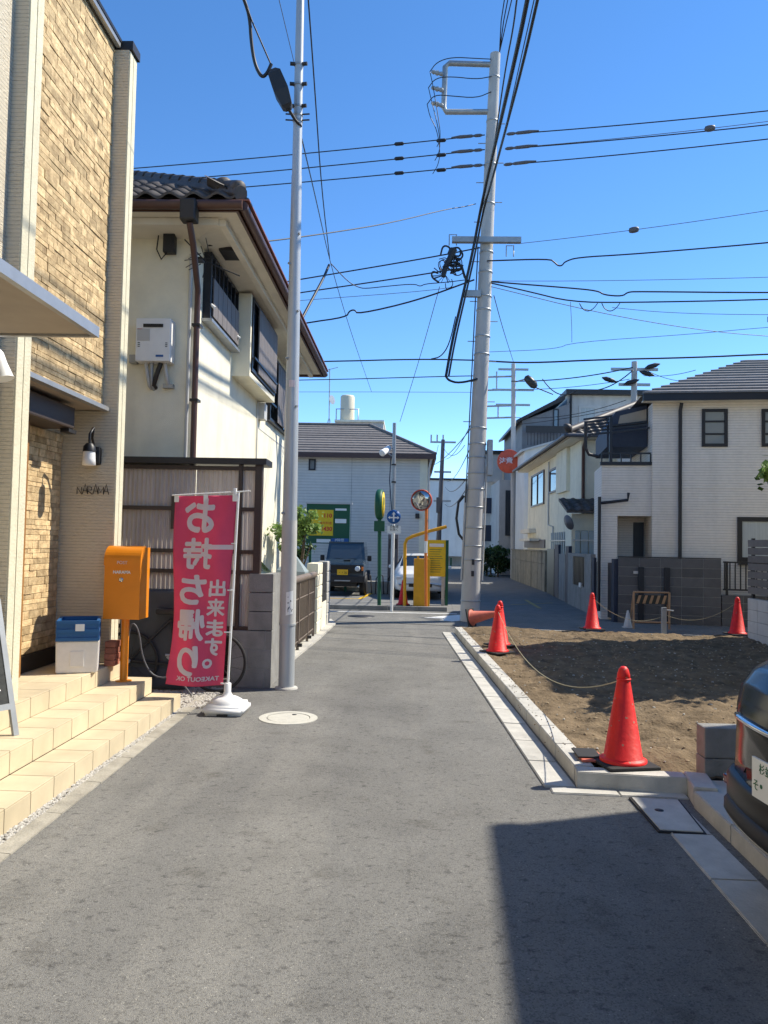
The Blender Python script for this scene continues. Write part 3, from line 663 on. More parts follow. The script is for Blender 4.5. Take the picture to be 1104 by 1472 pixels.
# block wall with blocks
def block_wall(name, a, b, t, z0, rows_, label, m, bl=.39, bh=.19, group=None, cap=False, core='grout', stag=True, face_t=.012):
    a = Vector((a[0], a[1], 0)); b = Vector((b[0], b[1], 0)); d = (b-a); L = d.length; d.normalize(); n = Vector((-d.y, d.x, 0))
    W = thing(name, tuple(a+Vector((0, 0, z0))), label, 'wall', group)
    MB().slab((a+d*.005+n*.006)[:2], (b-d*.005+n*.006)[:2], t-.012, z0, z0+rows_*bh-.004, 1).build('core', core, W)
    cache = {}
    rot = Matrix.Rotation(math.atan2(d.y, d.x), 4, 'Z')
    for r in range(rows_):
        s = -(bl/2 if (r % 2 and stag) else 0)
        while s < L-.02:
            s0, s1 = max(0, s), min(L, s+bl)
            l = round(s1-s0, 3)
            if l > .03:
                if l not in cache: cache[l] = unit_block('block', m, .006, l-.008, t, bh-.008)
                piece('block', cache[l], W, Matrix.Translation(a+d*((s0+s1)/2)+n*t/2+Vector((0, 0, z0+(r+.5)*bh))) @ rot)
            s += bl
    return W
bw = block_wall('block_wall', (Xs(338), 8.72), (-1.53, 8.72), .13, 0, 3, 'short dark concrete block wall with a taller end beside the grey steel pole', 'concrete_dark', bh=.215)
for k in range(3):
    me = unit_block('block', 'concrete_dark', .006, .272, .13, .207)
    piece('block', me, bw, Matrix.Translation((-1.668, 8.785, .645+.1075+.215*k)))
MB().slab((-1.55, 8.85), (-1.55, 9.4), .12, 0, 1.28, 1).build('return_wall', 'concrete_dark', bw)

# ================================================================== CREAM HOUSE
HX, HY0, HY1 = -2.62, 9.10, 16.3
EX, EY0, EY1, EZ = -1.95, 8.42, 17.0, 5.50
hs = thing('cream_house', (-5.5, 12, 0), 'two-storey cream stucco house with dark tiled roof behind the steel pole', 'building')
MB().box(-9.5, HX, HY0, HY1, 0, 5.36).build('wall', 'stucco', hs)
# eaves: sloping boards, fascia, gutter
def eave_ring(xo, y0, y1, z): return [(xo, y0, z), (xo, y1, z)]
m = MB()
m.add([(HX, HY0, 5.30), (HX, HY1, 5.30), (EX-.05, EY1-.05, EZ-.10), (EX-.05, EY0+.05, EZ-.10)], [(0, 3, 2, 1)])
m.add([(-9.5, HY0, 5.30), (HX, HY0, 5.30), (EX-.05, EY0+.05, EZ-.10), (-9.5, EY0+.05, EZ-.10)], [(0, 1, 2, 3)][::-1])
m.add([(HX, HY1, 5.30), (-9.5, HY1, 5.30), (-9.5, EY1-.05, EZ-.10), (EX-.05, EY1-.05, EZ-.10)], [(0, 1, 2, 3)])
m.build('eave_soffit', 'eave_board', hs)
MB().box(EX-.30, EX-.22, EY0+.25, EY1-.25, EZ-.215, EZ-.135).box(-9.5, EX-.30, EY0+.22, EY0+.30, EZ-.215, EZ-.135).build('eave_batten', 'eave_board', hs)
MB().box(EX-.06, EX-.03, EY0+.03, EY1-.03, EZ-.14, EZ-.01).box(-9.5, EX-.06, EY0+.03, EY0+.06, EZ-.14, EZ-.01).box(-9.5, EX-.06, EY1-.06, EY1-.03, EZ-.14, EZ-.01).build('fascia', 'gutter', hs)
g = MB()
def gut(a, b): 
    a = Vector(a); b = Vector(b); g.tube([a, b], .055, 10)
gut((EX+.03, EY0, EZ-.09), (EX+.03, EY1, EZ-.09)); gut((-9.5, EY0-.03, EZ-.09), (EX+.03, EY0-.03, EZ-.09)); gut((EX+.03, EY1+.03, EZ-.09), (-9.5, EY1+.03, EZ-.09))
g.build('gutter', 'gutter', hs)
MB().box(EX-.02, EX+.10, EY0, EY1, EZ-.03, EZ-.012).build('gutter_edge', 'copper', hs)
# downpipe at the corner
hopper = AY(275, 285, EY0); 
MB().bbox(hopper.x-.09, hopper.x+.09, EY0-.14, EY0+.02, EZ-.30, EZ-.06, .02).build('rain_hopper', 'dark_metal', hs)
pc = Vector((HX+.03, HY0-.06, 0))
dp = MB().tube([(hopper.x, EY0-.04, EZ-.3), (hopper.x+.02, EY0+.05, EZ-.5), (pc.x+.02, HY0-.10, EZ-.85), (pc.x+.02, HY0-.10, 4.3), (pc.x+.02, HY0-.10, 2.2)], .036, 12).build('downpipe', 'gutter', hs)
MB().tube([(HX-.06, HY0-.035, 5.1), (HX-.06, HY0-.035, 2.3)], .022, 10).build('white_conduit', 'frame_light', hs)
for z in (5.0, 4.2, 3.3): MB().box(pc.x-.03, pc.x+.07, HY0-.145, HY0-.01, z, z+.03).build('pipe_clamp', 'dark_metal', hs)
# hip roof
RX, RZ = -5.7, 7.58
RY0, RY1 = EY0+3.75, EY1-3.75
E0, E1, E2, E3 = (EX, EY0, EZ), (EX, EY1, EZ), (-9.5, EY1, EZ), (-9.5, EY0, EZ)
MB().add([E0, E1, E2, E3, (RX, RY0, RZ), (RX, RY1, RZ)], [(0, 1, 5, 4), (1, 2, 5), (2, 3, 4, 5), (3, 0, 4), (3, 2, 1, 0)]).build('roof', 'kawara', hs)
rf = hs.children[-1]
# courses of tile along the two visible eaves
def tile_mesh(w, l):
    vs = []; n = 10
    for j, (yy, dz) in enumerate(((0, 0), (0, -.035), (l, 0))):
        pass
    top = [(w*k/n, .028*math.sin(2*math.pi*k/n)+.012) for k in range(n+1)]
    for (yy, dz) in ((0, .0), (l, .0)):
        vs += [(x, yy, z+dz) for x, z in top]
    vs += [(x, 0, z-.03) for x, z in top]
    fs = [(k, k+1, n+2+k, n+1+k) for k in range(n)]+[(2*n+2+k, 2*n+3+k, k+1, k) for k in range(n)]
    return MB().add(vs, fs, True).mesh('roof_tile', 'kawara')
tme = tile_mesh(.27, .30)
sl_f = math.atan2(RZ-EZ, RY0-EY0); sl_s = math.atan2(RZ-EZ, EX-RX)
for r in range(10):
    k = 0
    while True:
        x = EX-.05-.27*(k+1); k += 1
        if x < -4.9: break
        o = .26*r
        if x+.27 > EX-.05-o: continue
        piece('roof_tile', tme, rf, Matrix.Translation((x, EY0-.05+o*math.cos(sl_f), EZ+.012+o*math.sin(sl_f)+.008*r)) @ Matrix.Rotation(sl_f-.04, 4, 'X'))
for r in range(2):
    for k in range(31):
        y = EY0+.05+.27*k; o = .26*r
        piece('roof_tile', tme, rf, Matrix.Translation((EX+.05-o*math.cos(sl_s), y, EZ+.012+o*math.sin(sl_s))) @ Matrix.Rotation(math.pi/2, 4, 'Z') @ Matrix.Rotation(sl_s-.04, 4, 'X'))
# hip ridges with round cap tiles
for P0, P1 in ((Vector(E0), Vector((RX, RY0, RZ))), (Vector(E1), Vector((RX, RY1, RZ))), (Vector((RX, RY0, RZ)), Vector((RX, RY1, RZ)))):
    d = P1-P0; n = int(d.length/.26)
    MB().tube([P0+Vector((0, 0, .05)), P1+Vector((0, 0, .05))], .085, 10).build('ridge', 'kawara', rf)
    for k in range(n if P0.z < 6 else 0):
        c = P0+d*((k+.3)/n)+Vector((0, 0, .12)); MB().tube([c, c+d.normalized()*.24], .075, 10, .062).build('ridge_tile', 'kawara', rf)
hipd = (Vector((RX, RY0, RZ))-Vector(E0)).normalized()
for t, r_ in ((.02, .085), (.36, .105)):
    c = Vector(E0)+hipd*t+Vector((0, 0, .11)); MB().lathe([(0, -.02), (r_*.8, -.015), (r_, .01), (r_*.95, .08), (r_*.7, .20), (0, .22)], c, 16, hipd).build('ridge_end_tile', 'kawara', rf)
# water heater
ht = thing('water_heater', (-3.1, 9.1, 3.6), 'white gas water heater box hung on the shaded cream house wall', 'water heater')
t0 = AY(197, 458, 8.93); t1 = AY(238, 520, 8.93)
MB().bbox(t0.x, t1.x+.06, 8.90, 9.09, t1.z, t0.z, .012).build('case', 'white', ht); cs = ht.children[-1]
fx0, fx1, fz0, fz1 = t0.x, t1.x+.06, t1.z, t0.z
MB().bbox(fx0+.09, fx1-.09, 8.888, 8.90, fz1-.11, fz1-.07, .005).build('exhaust_slot', 'black', cs)
for sx_ in (0, 1):
    for k in range(3): MB().box(fx0+.03+sx_*(fx1-fx0-.09), fx0+.055+sx_*(fx1-fx0-.09), 8.895, 8.899, fz1-.30-.022*k, fz1-.292-.022*k).build('vent_slit', 'black', cs)
MB().box(fx0+.02, fx0+.17, 8.896, 8.8985, fz1-.27, fz1-.13).build('notice_label', 'frame_light', cs)
MB().box(fx1-.17, fx1-.08, 8.896, 8.8985, fz0+.05, fz0+.075).build('blue_label', 'sign_blue', cs)
MB().box(fx0+.02, fx0+.08, 8.896, 8.8985, fz1-.135, fz1-.128).build('red_mark', 'sign_red', cs)
for k, (xa, xb, zb, mm) in enumerate(((.10, .14, .27, 'frame_light'), (.17, .17, .28, 'galv'), (.28, .19, .26, 'dark_metal'), (.33, .36, .24, 'frame_light'))):
    MB().tube([(fx0+xa, 9.0, fz0), (fx0+(xa+xb)/2, 9.0, fz0-zb*.5), (fx0+xb, 9.03, fz0-zb), (fx0+xb, 9.12, fz0-zb-.02)], .022 if k != 2 else .028, 10).build('pipe', mm, ht)
MB().box(fx0+.3, fx0+.42, 9.03, 9.1, fz0-.29, fz0-.24).build('pipe_cover', 'galv', ht)
MB().bbox(fx0-.11, fx0-.02, 9.0, 9.1, fz0-.0, fz0+.1, .01).build('socket_box', 'galv', ht)
# grey box with cable loop high on the wall
c = AY(243, 345, 9.0); jb = thing('junction_box', tuple(c), 'small black cable box under the eave of the cream house', 'box')
MB().bbox(c.x-.07, c.x+.07, 8.98, 9.09, c.z-.15, c.z+.13, .012).build('case', 'black_plastic', jb)
MB().tube([(c.x-.03, 9.0, c.z+.13), (c.x-.05, 9.0, c.z+.25), (c.x-.13, 9.02, c.z+.12), (c.x-.16, 9.04, c.z-.1), (c.x-.10, 9.04, c.z-.22), (c.x-.02, 9.0, c.z-.15)], .008, 6).build('cable_loop', 'cable', jb)
# road-side windows: parts of the house
def win_x(X, y0, y1, z0, z1, glass='glass_dark', fr='win_frame', fw=.05, split=1, parent=hs, d=.05):
    m = MB()
    for (a_, b_, c_, d_) in ((y0, y1, z0, z0+fw), (y0, y1, z1-fw, z1), (y0, y0+fw, z0+fw, z1-fw), (y1-fw, y1, z0+fw, z1-fw)): m.box(X, X+d, a_, b_, c_, d_)
    w = m.build('window', fr, parent)
    for k in range(split):
        a_ = y0+fw+(y1-y0-2*fw)*k/split; b_ = y0+fw+(y1-y0-2*fw)*(k+1)/split
        MB().box(X+.004, X+.012+.008*k, a_+.004, b_-.004, z0+fw, z1-fw).build('pane', glass, w)
        if k: MB().box(X, X+d-.005, a_-.02, a_+.02, z0+fw, z1-fw).build('mullion', fr, w)
    return w
w = win_x(HX, 9.40, 10.95, 4.42, 5.26, d=.10)
for k in range(6): MB().box(HX+.105, HX+.12, 9.48+.24*k, 9.48+.24*k+.225, 4.47, 4.95).build('louver_panel', 'louver', w)
for k in range(7): MB().box(HX+.105, HX+.118, 9.52+.22*k, 9.54+.22*k, 4.95, 5.22).build('grille_bar', 'win_frame', w)
MB().box(HX, HX+.13, 9.38, 10.97, 4.38, 4.418).build('sill', 'galv', w)
for yy in (9.43, 10.85): MB().tube([(HX+.1, yy, 4.60), (HX+.15, yy, 4.56)], .02, 8).build('hook', 'white', w)
bx = MB().box(HX, -2.36, 11.05, 13.15, 4.06, 4.14).box(HX, -2.36, 11.05, 11.12, 4.14, 5.28).box(HX, -2.36, 13.08, 13.15, 4.14, 5.28).build('bay_box', 'stucco', hs)
w = win_x(-2.40, 11.13, 13.07, 4.16, 5.25, d=.06, split=2)
for k in range(12): MB().box(-2.335, -2.315, 11.5+.13*k, 11.62+.13*k, 4.20, 5.2).build('louver_panel', 'louver', w)
MB().box(-2.33, -2.30, 11.15, 13.0, 4.34, 4.37).build('rail', 'win_frame', w)
MB().bbox(HX, HX+.12, 13.0, 13.25, 3.75, 4.03, .01).build('vent_cover', 'frame_light', hs)
w = win_x(HX, 13.75, 16.0, 3.86, 5.1, d=.08, split=3)
MB().box(HX+.08, HX+.11, 13.7, 16.1, 4.15, 4.19).box(HX+.08, HX+.11, 13.7, 16.1, 4.6, 4.63).build('rail', 'win_frame', w)
for k in range(8): MB().box(HX+.112, HX+.125, 14.3+.2*k, 14.47+.2*k, 3.9, 5.0).build('louver_panel', 'louver', w)
MB().tube([(HX+.02, 12.9, 4.03), (HX+.02, 12.92, 2.4)], .012, 6).build('conduit', 'frame_light', hs)
MB().box(HX, HX+.006, 13.1, 16.3, 3.60, 3.62).build('wall_joint', 'stucco_grey', hs)
c = AY(296, 380, 9.0)
tv = thing('antenna', tuple(c), 'tangled wire antenna and cables at the corner under the eave', 'antenna')
m = MB()
for k in range(9):
    a = rng.uniform(0, 6.28); p = c+Vector((rng.uniform(-.1, .1), -.12, rng.uniform(-.1, .12)))
    m.tube([p, p+Vector((math.cos(a)*.16, .02, math.sin(a)*.2))], .005, 5)
m.tube([c+Vector((-.25, -.05, .28)), c+Vector((.02, -.1, .0)), c+Vector((.4, .05, -.12))], .009, 6)
m.build('wires', 'cable', tv)
MB().bbox(-2.45, -2.22, 9.45, 9.8, 5.30, 5.345, .005).build('soffit_vent', 'black_plastic', hs)

# ================================================================== LEFT POLE, FENCE, GATE POST
LP = Vector((-1.35, 8.72, 0)); LT = AY(433, -60, 8.72); LT = Vector((LT.x, LT.y, LT.z))
lp = thing('steel_pole', tuple(LP), 'tall grey steel utility pole with a paper notice beside the block wall', 'pole')
def lpz(z): return LP.lerp(LT, z/LT.z)
def lpr(z): return .088-(.088-.046)*min(1, z/8.4)
MB().tube([lpz(.0), lpz(.72)], .090, 24).build('base_sleeve', 'pole_steel', lp)
MB().tube([lpz(.715), lpz(.735)], .097, 24).build('collar', 'pole_steel', lp)
MB().tube([lpz(.73), lpz(1.9)], .093, 24, .086).build('painted_band', 'pole_paint', lp)
MB().tube([lpz(1.9+.02*0), lpz(5.9)], .084, 24, .060).build('shaft', 'pole_steel', lp)
MB().tube([lpz(5.9), lpz(LT.z)], .056, 24, .044).build('upper_shaft', 'pole_steel', lp)
MB().lathe([(.13, .002), (.125, .02), (.092, .03)], LP, 24).build('mortar_collar', 'concrete', lp)
# paper notice, curved on the pole
def wrap(a0, a1, z0, z1, r, tilt=0, n=8):
    vs = []
    for z in (z0, z1):
        for k in range(n+1):
            a = a0+(a1-a0)*k/n; c = lpz(z); vs.append(c+Vector((math.cos(a)*r, math.sin(a)*r, tilt*(k/n-.5))))
    return MB().add(vs, [(k, k+1, n+2+k, n+1+k) for k in range(n)], True)
nt_ = wrap(R(-95), R(-45), .84, 1.10, .0955, .02).build('paper_notice', 'plate_white', lp)
for k in range(13):
    a = R(-88+34*rng.random()); z = .87+.20*rng.random(); wrap(a, a+R(rng.uniform(3, 9)), z, z+rng.choice((.008, .012, .02)), .0962, .006, 3).build('printed_mark', 'ink', nt_)
wrap(R(-110), R(-60), 3.42, 3.50, .078).build('pink_label', 'flag_white', lp)
for z, s in ((3.2, 1), (3.75, -1), (4.3, 1), (4.85, -1), (5.2, 1), (1.98, -1)):
    c = lpz(z); r = .088-.006*z; MB().lathe([(.014, 0), (.014, .035)], c+Vector((s*r*.7, -r*.7, 0)), 8, (s, -1, 0)).build('step_bolt_cap', 'galv', lp)
for z in (6.55, 6.62, 6.72, 6.98, 7.22):
    c = lpz(z); rr = .06 if z < 7 else .056
    MB().lathe([(rr, -.012), (rr, .012)], c, 16).build('band', 'galv', lp)
    for s in (-1, 1):
        L = .10 if z < 6.7 else .06
        MB().tube([c+Vector((s*.04, -.02, 0)), c+Vector((s*(.04+L), -.03, .0))], .009 if z < 6.7 else .022, 8).build('bracket', 'dark_metal', lp)
# splice closure hanging at the pole
p = AY(403, 128, 8.5)
tb = thing('cable_closure', tuple(p), 'black cable splice closure hanging beside the steel pole', 'cable box')
d = (AY(418, 157, 8.5)-AY(392, 98, 8.5)); a0 = AY(394, 104, 8.5); a1 = AY(413, 153, 8.5); dn = (a1-a0).normalized()
m = MB(); r_ = dn.cross(Vector((0, 1, 0))).normalized()
def ring(c, w, t): return [c+r_*w+Vector((0, -t, 0)), c+r_*w+Vector((0, t, 0)), c-r_*w+Vector((0, t, 0)), c-r_*w+Vector((0, -t, 0))]
rg = [ring(a0-dn*.03, .03, .03), ring(a0+dn*.03, .075, .07), ring(a0.lerp(a1, .6), .085, .08), ring(a1, .06, .06), ring(a1+dn*.04, .03, .03)]
vs = [v for q in rg for v in q]; fs = [(0, 1, 2, 3), (16, 19, 18, 17)]
for i in range(4):
    for k in range(4): fs.append((4*i+k, 4*i+4+k, 4*i+4+(k+1) % 4, 4*i+(k+1) % 4))
m.add(vs, fs).build('housing', 'black_plastic', tb)
MB().tube([a1+dn*.02, AY(424, 172, 8.62), AY(433, 182, 8.70)], .018, 8).build('outlet_cable', 'cable', tb)
tag(MB().tube(smooth([AY(335, -40, 8.2), AY(352, 2, 8.3), AY(359, 25, 8.4), AY(361, 60, 8.45), AY(366, 92, 8.5), AY(376, 112, 8.5), AY(384, 106, 8.5), AY(390, 92, 8.5)]), .020, 10).build('drop_cable', 'cable'), 'thick black cable looping down into the splice closure', 'cable')
tag(MB().tube([AY(335, -40, 8.2), AY(352, 2, 8.3), AY(363, 32, 8.4), AY(390, 94, 8.5)], .009, 6).build('hanger_wire', 'cable'), 'thin black stay wire above the looping thick cable', 'cable')

fs_ = thing('strip', (-1.7, 12, 0), 'narrow concrete footing along the fence of the cream house', 'footing')
fs_.name = 'fence_footing'
MB().prism([(-1.95, 9.0), (-1.56, 9.0), (-1.57, 11.0), (-1.49, 13.2), (-1.45, 15.7), (-1.62, 16.5), (-1.95, 16.5)], 0, .035).build('footing_slab', 'concrete', fs_)
fe = thing('metal_fence', (-1.66, 10.5, 0), 'low brown metal bar fence with round top rail beside the steel pole', 'fence')
fa, fb_ = Vector((-1.67, 9.3, 0)), Vector((-1.63, 13.4, 0))
def fpt(t, z, o=0): q = fa.lerp(fb_, t); return Vector((q.x+o, q.y, z))
MB().tube([fpt(0, 1.10), fpt(1, 1.10)], .055, 10).build('top_rail', 'fence_brown', fe)
for z in (.16, .45, .80): MB().tube([fpt(0, z), fpt(1, z)], .012, 6).build('rail', 'fence_brown', fe)
for k in range(34): MB().tube([fpt((k+.5)/34, .10), fpt((k+.5)/34, 1.08)], .009, 6).build('bar', 'fence_brown', fe)
for t in (0, .33, .57, .82, 1): MB().box(fpt(t, 0).x-.02, fpt(t, 0).x+.02, fpt(t, 0).y-.02, fpt(t, 0).y+.02, .0, 1.1).build('post', 'fence_brown', fe)
for t in (.57, .82): MB().bbox(fpt(t, 0).x, fpt(t, 0).x+.07, fpt(t, 0).y-.03, fpt(t, 0).y+.03, .08, .13, .008).build('foot_stay', 'dark_metal', fe)
gp = thing('gate_post', (-1.62, 14.9, 0), 'pale block gate post with a recessed black mailbox panel', 'gate post')
y0, y1, x1 = 13.7, 15.9, -1.60
gm = {}
for r in range(6):
    for (ya, yb_) in ((y0, 14.45), (15.3, y1)):
        MB().bbox(-1.80, x1, ya+.003, yb_-.003, .035+.21*r, .035+.21*(r+1)-.008, .02).build('block', 'stucco' if ya < 14 else 'concrete', gp)
MB().box(-1.80, x1-.01, 14.45, 15.3, .035, .52).build('lower_panel', 'stucco', gp)
mbp = MB().box(-1.78, x1-.02, 14.46, 15.29, .525, 1.26).build('mailbox_panel', 'black_plastic', gp)
MB().box(x1-.019, x1-.012, 14.6, 14.75, .62, .65).box(x1-.019, x1-.012, 14.8, 15.0, .72, .735).build('mail_slot', 'chrome', mbp)
block_wall('garden_wall', (-1.8, 16.35), (-6.5, 16.6), .12, 0, 5, 'grey block wall of the cream house along the cross street', 'concrete_dark')
# dark car parked behind the block wall in the carport
def lerp(a, b, t): return a+(b-a)*t
def car_grid(st, half, ring_n=14, sub=5):
    """st: list of (x, z0, zbelt, ztop, W, Wr); returns rows of points (x, y, z) for one half ring"""
    rows_ = []
    for i in range(len(st)-1):
        for k in range(sub):
            t = k/sub; rows_.append([lerp(p, q, t) for p, q in zip(st[i], st[i+1])])
    rows_.append(list(st[-1])); out = []
    for x, z0, zb, zt, W, Wr in rows_:
        half_ = [(0, z0), (W*.80, z0), (W*.95, z0+.05), (W, z0+.16), (W*1.0, lerp(z0, zb, .55)), (W*.985, zb-.03), (W*.965, zb), (lerp(W*.965, Wr, .5), lerp(zb, zt, .52)), (Wr, zt-(zt-zb)*.10), (Wr*.94, zt-(zt-zb)*.03), (Wr*.80, zt), (0, zt+.015)]
        ring_ = [(x, y, z) for y, z in half_] + [(x, -y, z) for y, z in half_[-2:0:-1]]
        out.append(ring_)
    return out
def car(name, loc, rz, label, st, paint, cls, wheels, wr=.31, warp=0, lamp=None):
    """cls(x, j) -> 'body' or 'glass' for ring strip j (0..10 half, mirrored)"""
    T = thing(name, loc, label, 'car', rz=rz); M = MW(T)
    g = car_grid(st, None); n = len(g[0]); body, glass, lampm = MB(), MB(), MB()
    wf = lambda p: (p[0]+warp*p[1]**2*max(0, 1-p[0]/1.2), p[1], p[2]); g = [[wf(p) for p in r] for r in g]; xs_ = [r[0][0] for r in g]
    for i in range(len(g)-1):
        for k in range(n):
            a, b, c, d = g[i][k], g[i][(k+1) % n], g[i+1][(k+1) % n], g[i+1][k]
            j = k if k < 11 else 21-k
            xm = (xs_[i]+xs_[i+1])/2
            (lampm if lamp and lamp(xm, j) else glass if cls(xm, j) else body).add([M @ Vector(p) for p in (a, d, c, b)], [(0, 1, 2, 3)], True)
    for e, fl in ((g[0], 0), (g[-1], 1)):
        cx = sum(p[0] for p in e)/n; cz = sum(p[2] for p in e)/n; prev = [Vector(p) for p in e]
        for s, push in ((.85, .02), (.5, .03), (0.02, .032)):
            nx = [Vector((e[0][0]+warp*(p[1]*s)**2*(0 if fl else 1)+(-push if not fl else push), p[1]*s, cz+(p[2]-cz)*s)) for p in e]
            for k in range(n):
                q = [prev[k], prev[(k+1) % n], nx[(k+1) % n], nx[k]]
                body.add([M @ v for v in (q if not fl else q[::-1])], [(0, 1, 2, 3)], True)
            prev = nx
    def weld(o):
        bm = bmesh.new(); bm.from_mesh(o.data); bmesh.ops.remove_doubles(bm, verts=bm.verts, dist=.0008); bmesh.ops.recalc_face_normals(bm, faces=bm.faces); bm.to_mesh(o.data); bm.free()
    B = body.build('body', paint, T); weld(B)
    if glass.f: gl = glass.build('windows', 'glass_car', T); weld(gl)
    if lampm.f: weld(lampm.build('tail_light', 'lamp_red', T))
    for (wx, wy) in wheels:
        for s in (-1, 1):
            c = M @ Vector((wx, s*wy, wr)); ax = (M.to_3x3() @ Vector((0, s, 0)))
            w = MB().lathe([(wr*.62, -.09), (wr*.95, -.10), (wr, -.06), (wr, .06), (wr*.95, .10), (wr*.64, .095)], c, 28, ax).build('wheel', 'rubber', T)
            MB().lathe([(wr*.63, .07), (wr*.5, .085), (wr*.2, .06), (0, .075)], c, 20, ax).build('rim', 'galv', w)
    return T, M, B
def lbox(M, par, nm, m, x0, x1, y0, y1, z0, z1, b=0):
    k = MB(); (k.bbox(x0, x1, y0, y1, z0, z1, b) if b else k.box(x0, x1, y0, y1, z0, z1)); k.v = [M @ v for v in k.v]; return k.build(nm, m, par)
HATCH = [(0, .34, .62, .80, .62, .56), (.06, .30, .66, .86, .74, .64), (.14, .27, .88, 1.02, .80, .66), (.35, .25, .98, 1.24, .83, .62), (.65, .24, .96, 1.42, .845, .60), (1.1, .23, .95, 1.49, .85, .60), (1.8, .23, .94, 1.50, .85, .60), (2.5, .23, .92, 1.42, .85, .60), (3.05, .23, .90, 1.02, .84, .68), (3.5, .23, .78, .92, .82, .66), (3.85, .25, .60, .78, .74, .60), (3.95, .30, .52, .66, .64, .52)]
VAN = [(0, .32, .9, 1.60, .62, .52), (.08, .26, 1.0, 1.72, .72, .6), (.3, .24, 1.02, 1.78, .735, .62), (1.4, .24, 1.02, 1.80, .735, .62), (2.45, .24, 1.02, 1.76, .735, .6), (2.75, .24, 1.02, 1.62, .735, .6), (3.10, .24, 1.0, 1.25, .73, .62), (3.28, .25, .85, 1.10, .70, .6), (3.36, .3, .6, .9, .6, .5)]
tc_, Mc, bc = car('parked_car', (-5.02, 10.15, .0), 0, 'dark van parked in the carport behind the block wall', VAN, 'car_grey', lambda x, j: (6 <= j <= 7 and .3 < x < 2.7) or (j >= 9 and 2.5 < x < 3.08), [(.6, .66), (2.75, .66)], .28)
lbox(Mc, tc_, 'door_mirror', 'black_plastic', 2.72, 2.82, -.98, -.80, 1.42, 1.56, .02)

# shrub behind the fence
def leaf_cloud(name, par, c, rad, n, size, m, seed, squash=1, droop=0):
    r = random.Random(seed); vs = []; fs = []
    cl = [Vector((r.gauss(0, .5)*rad, r.gauss(0, .5)*rad, r.gauss(0, .45)*rad*squash)) for _ in range(max(6, n//90))]
    for k in range(n):
        q = Vector(c)+r.choice(cl)+Vector((r.gauss(0, .17), r.gauss(0, .17), r.gauss(0, .13)))*rad
        d = Vector((r.gauss(0, 1), r.gauss(0, 1), r.gauss(0, .6)-droop)).normalized(); u = d.cross(Vector((r.gauss(0, 1), r.gauss(0, 1), r.gauss(0, 1)))).normalized()
        l = size*r.uniform(.6, 1.3); w = l*.34; i = len(vs)
        vs += [q, q+d*l*.5+u*w, q+d*l, q+d*l*.5-u*w]; fs += [(i, i+1, i+2), (i, i+2, i+3)]
    return MB().add(vs, fs).build(name, m, par)
tr_ = thing('garden_tree', (-2.05, 14.6, 0), 'feathery green garden shrub leaning over the fence of the cream house', 'tree')
MB().tube([(-2.15, 14.8, 0), (-2.1, 14.7, .8), (-2.0, 14.6, 1.5), (-1.95, 14.5, 2.1)], .05, 8, .02).tube([(-2.1, 14.7, .9), (-1.85, 14.5, 1.6)], .025, 6, .01).tube([(-2.1, 14.7, 1.0), (-2.3, 14.4, 1.8)], .025, 6, .01).build('trunk', 'bark', tr_)
leaf_cloud('crown', tr_, (-2.08, 14.6, 1.95), .33, 2600, .075, 'leaf_pale', 3, 1.05, .5)
tr2 = thing('garden_tree', (-2.6, 17.6, 0), 'small dark green shrub behind the gate post', 'tree')
MB().tube([(-2.6, 18.9, 0), (-2.6, 18.9, 1.2)], .04, 8, .02).build('trunk', 'bark', tr2)
leaf_cloud('crown', tr2, (-2.6, 18.9, 1.35), .32, 900, .08, 'leaf', 5)
c = AY(440, 800, 13.6); tp = thing('tarpaulin', tuple(c), 'pale blue tarpaulin peaked over something behind the fence', 'tarpaulin')
c = Vector((-1.95, 13.2, 0)); MB().add([(c.x-.3, 13.0, .0), (c.x+.22, 13.0, .0), (c.x+.22, 13.6, .0), (c.x-.3, 13.6, .0), (c.x-.28, 13.05, 1.18), (c.x+.2, 13.05, 1.15), (c.x+.2, 13.55, 1.15), (c.x-.28, 13.55, 1.18), (c.x-.02, 13.3, 1.46)], [(0, 1, 5, 4), (1, 2, 6, 5), (2, 3, 7, 6), (3, 0, 4, 7), (4, 5, 8), (5, 6, 8), (6, 7, 8), (7, 4, 8), (3, 2, 1, 0)]).build('cover', 'sheet_blue', tp)

# ================================================================== LOT ON THE RIGHT
KA, KB = Vector((.90, 14.65, 0)), Vector((1.20, 5.40, 0))      # kerb road-side top edge
KR = Vector((1.93, 5.36, 0))
kw = .14
gt = thing('gutter', (1, 9, 0), 'pale concrete L-shaped gutter along the vacant lot', 'gutter')
def strip(par, a, b, w, z0, z1, n_len, nm, m, side, gap=.006, ztilt=0):
    a = Vector(a); b = Vector(b); d = (b-a); L = d.length; d.normalize(); n = Vector((-d.y, d.x, 0))*side; k = max(1, round(L/n_len)); l = L/k
    for i in range(k):
        p = a+d*(l*i); q = a+d*(l*(i+1)-gap); j = rng.uniform(-.002, .002)
        pts = [p, q, q+n*w, p+n*w]
        if side < 0: pts = pts[::-1]
        hz = [z1+j, z1+j, z1+ztilt+j, z1+ztilt+j]; hz = hz[::-1] if side < 0 else hz
        mm = MB(); mm.hexa([(v.x, v.y, z0) for v in pts]+[(v.x, v.y, h) for v, h in zip(pts, hz)])
        bm = bmesh.new(); bv = [bm.verts.new(v) for v in mm.v]; [bm.faces.new([bv[t] for t in f]) for f in mm.f]
        bmesh.ops.bevel(bm, geom=list(bm.edges), offset=.006, segments=2, affect='EDGES'); bm.verts.index_update()
        o = MB().add([v.co.copy() for v in bm.verts], [[v.index for v in f.verts] for f in bm.faces]); bm.free()
        o.build(nm, m, par)
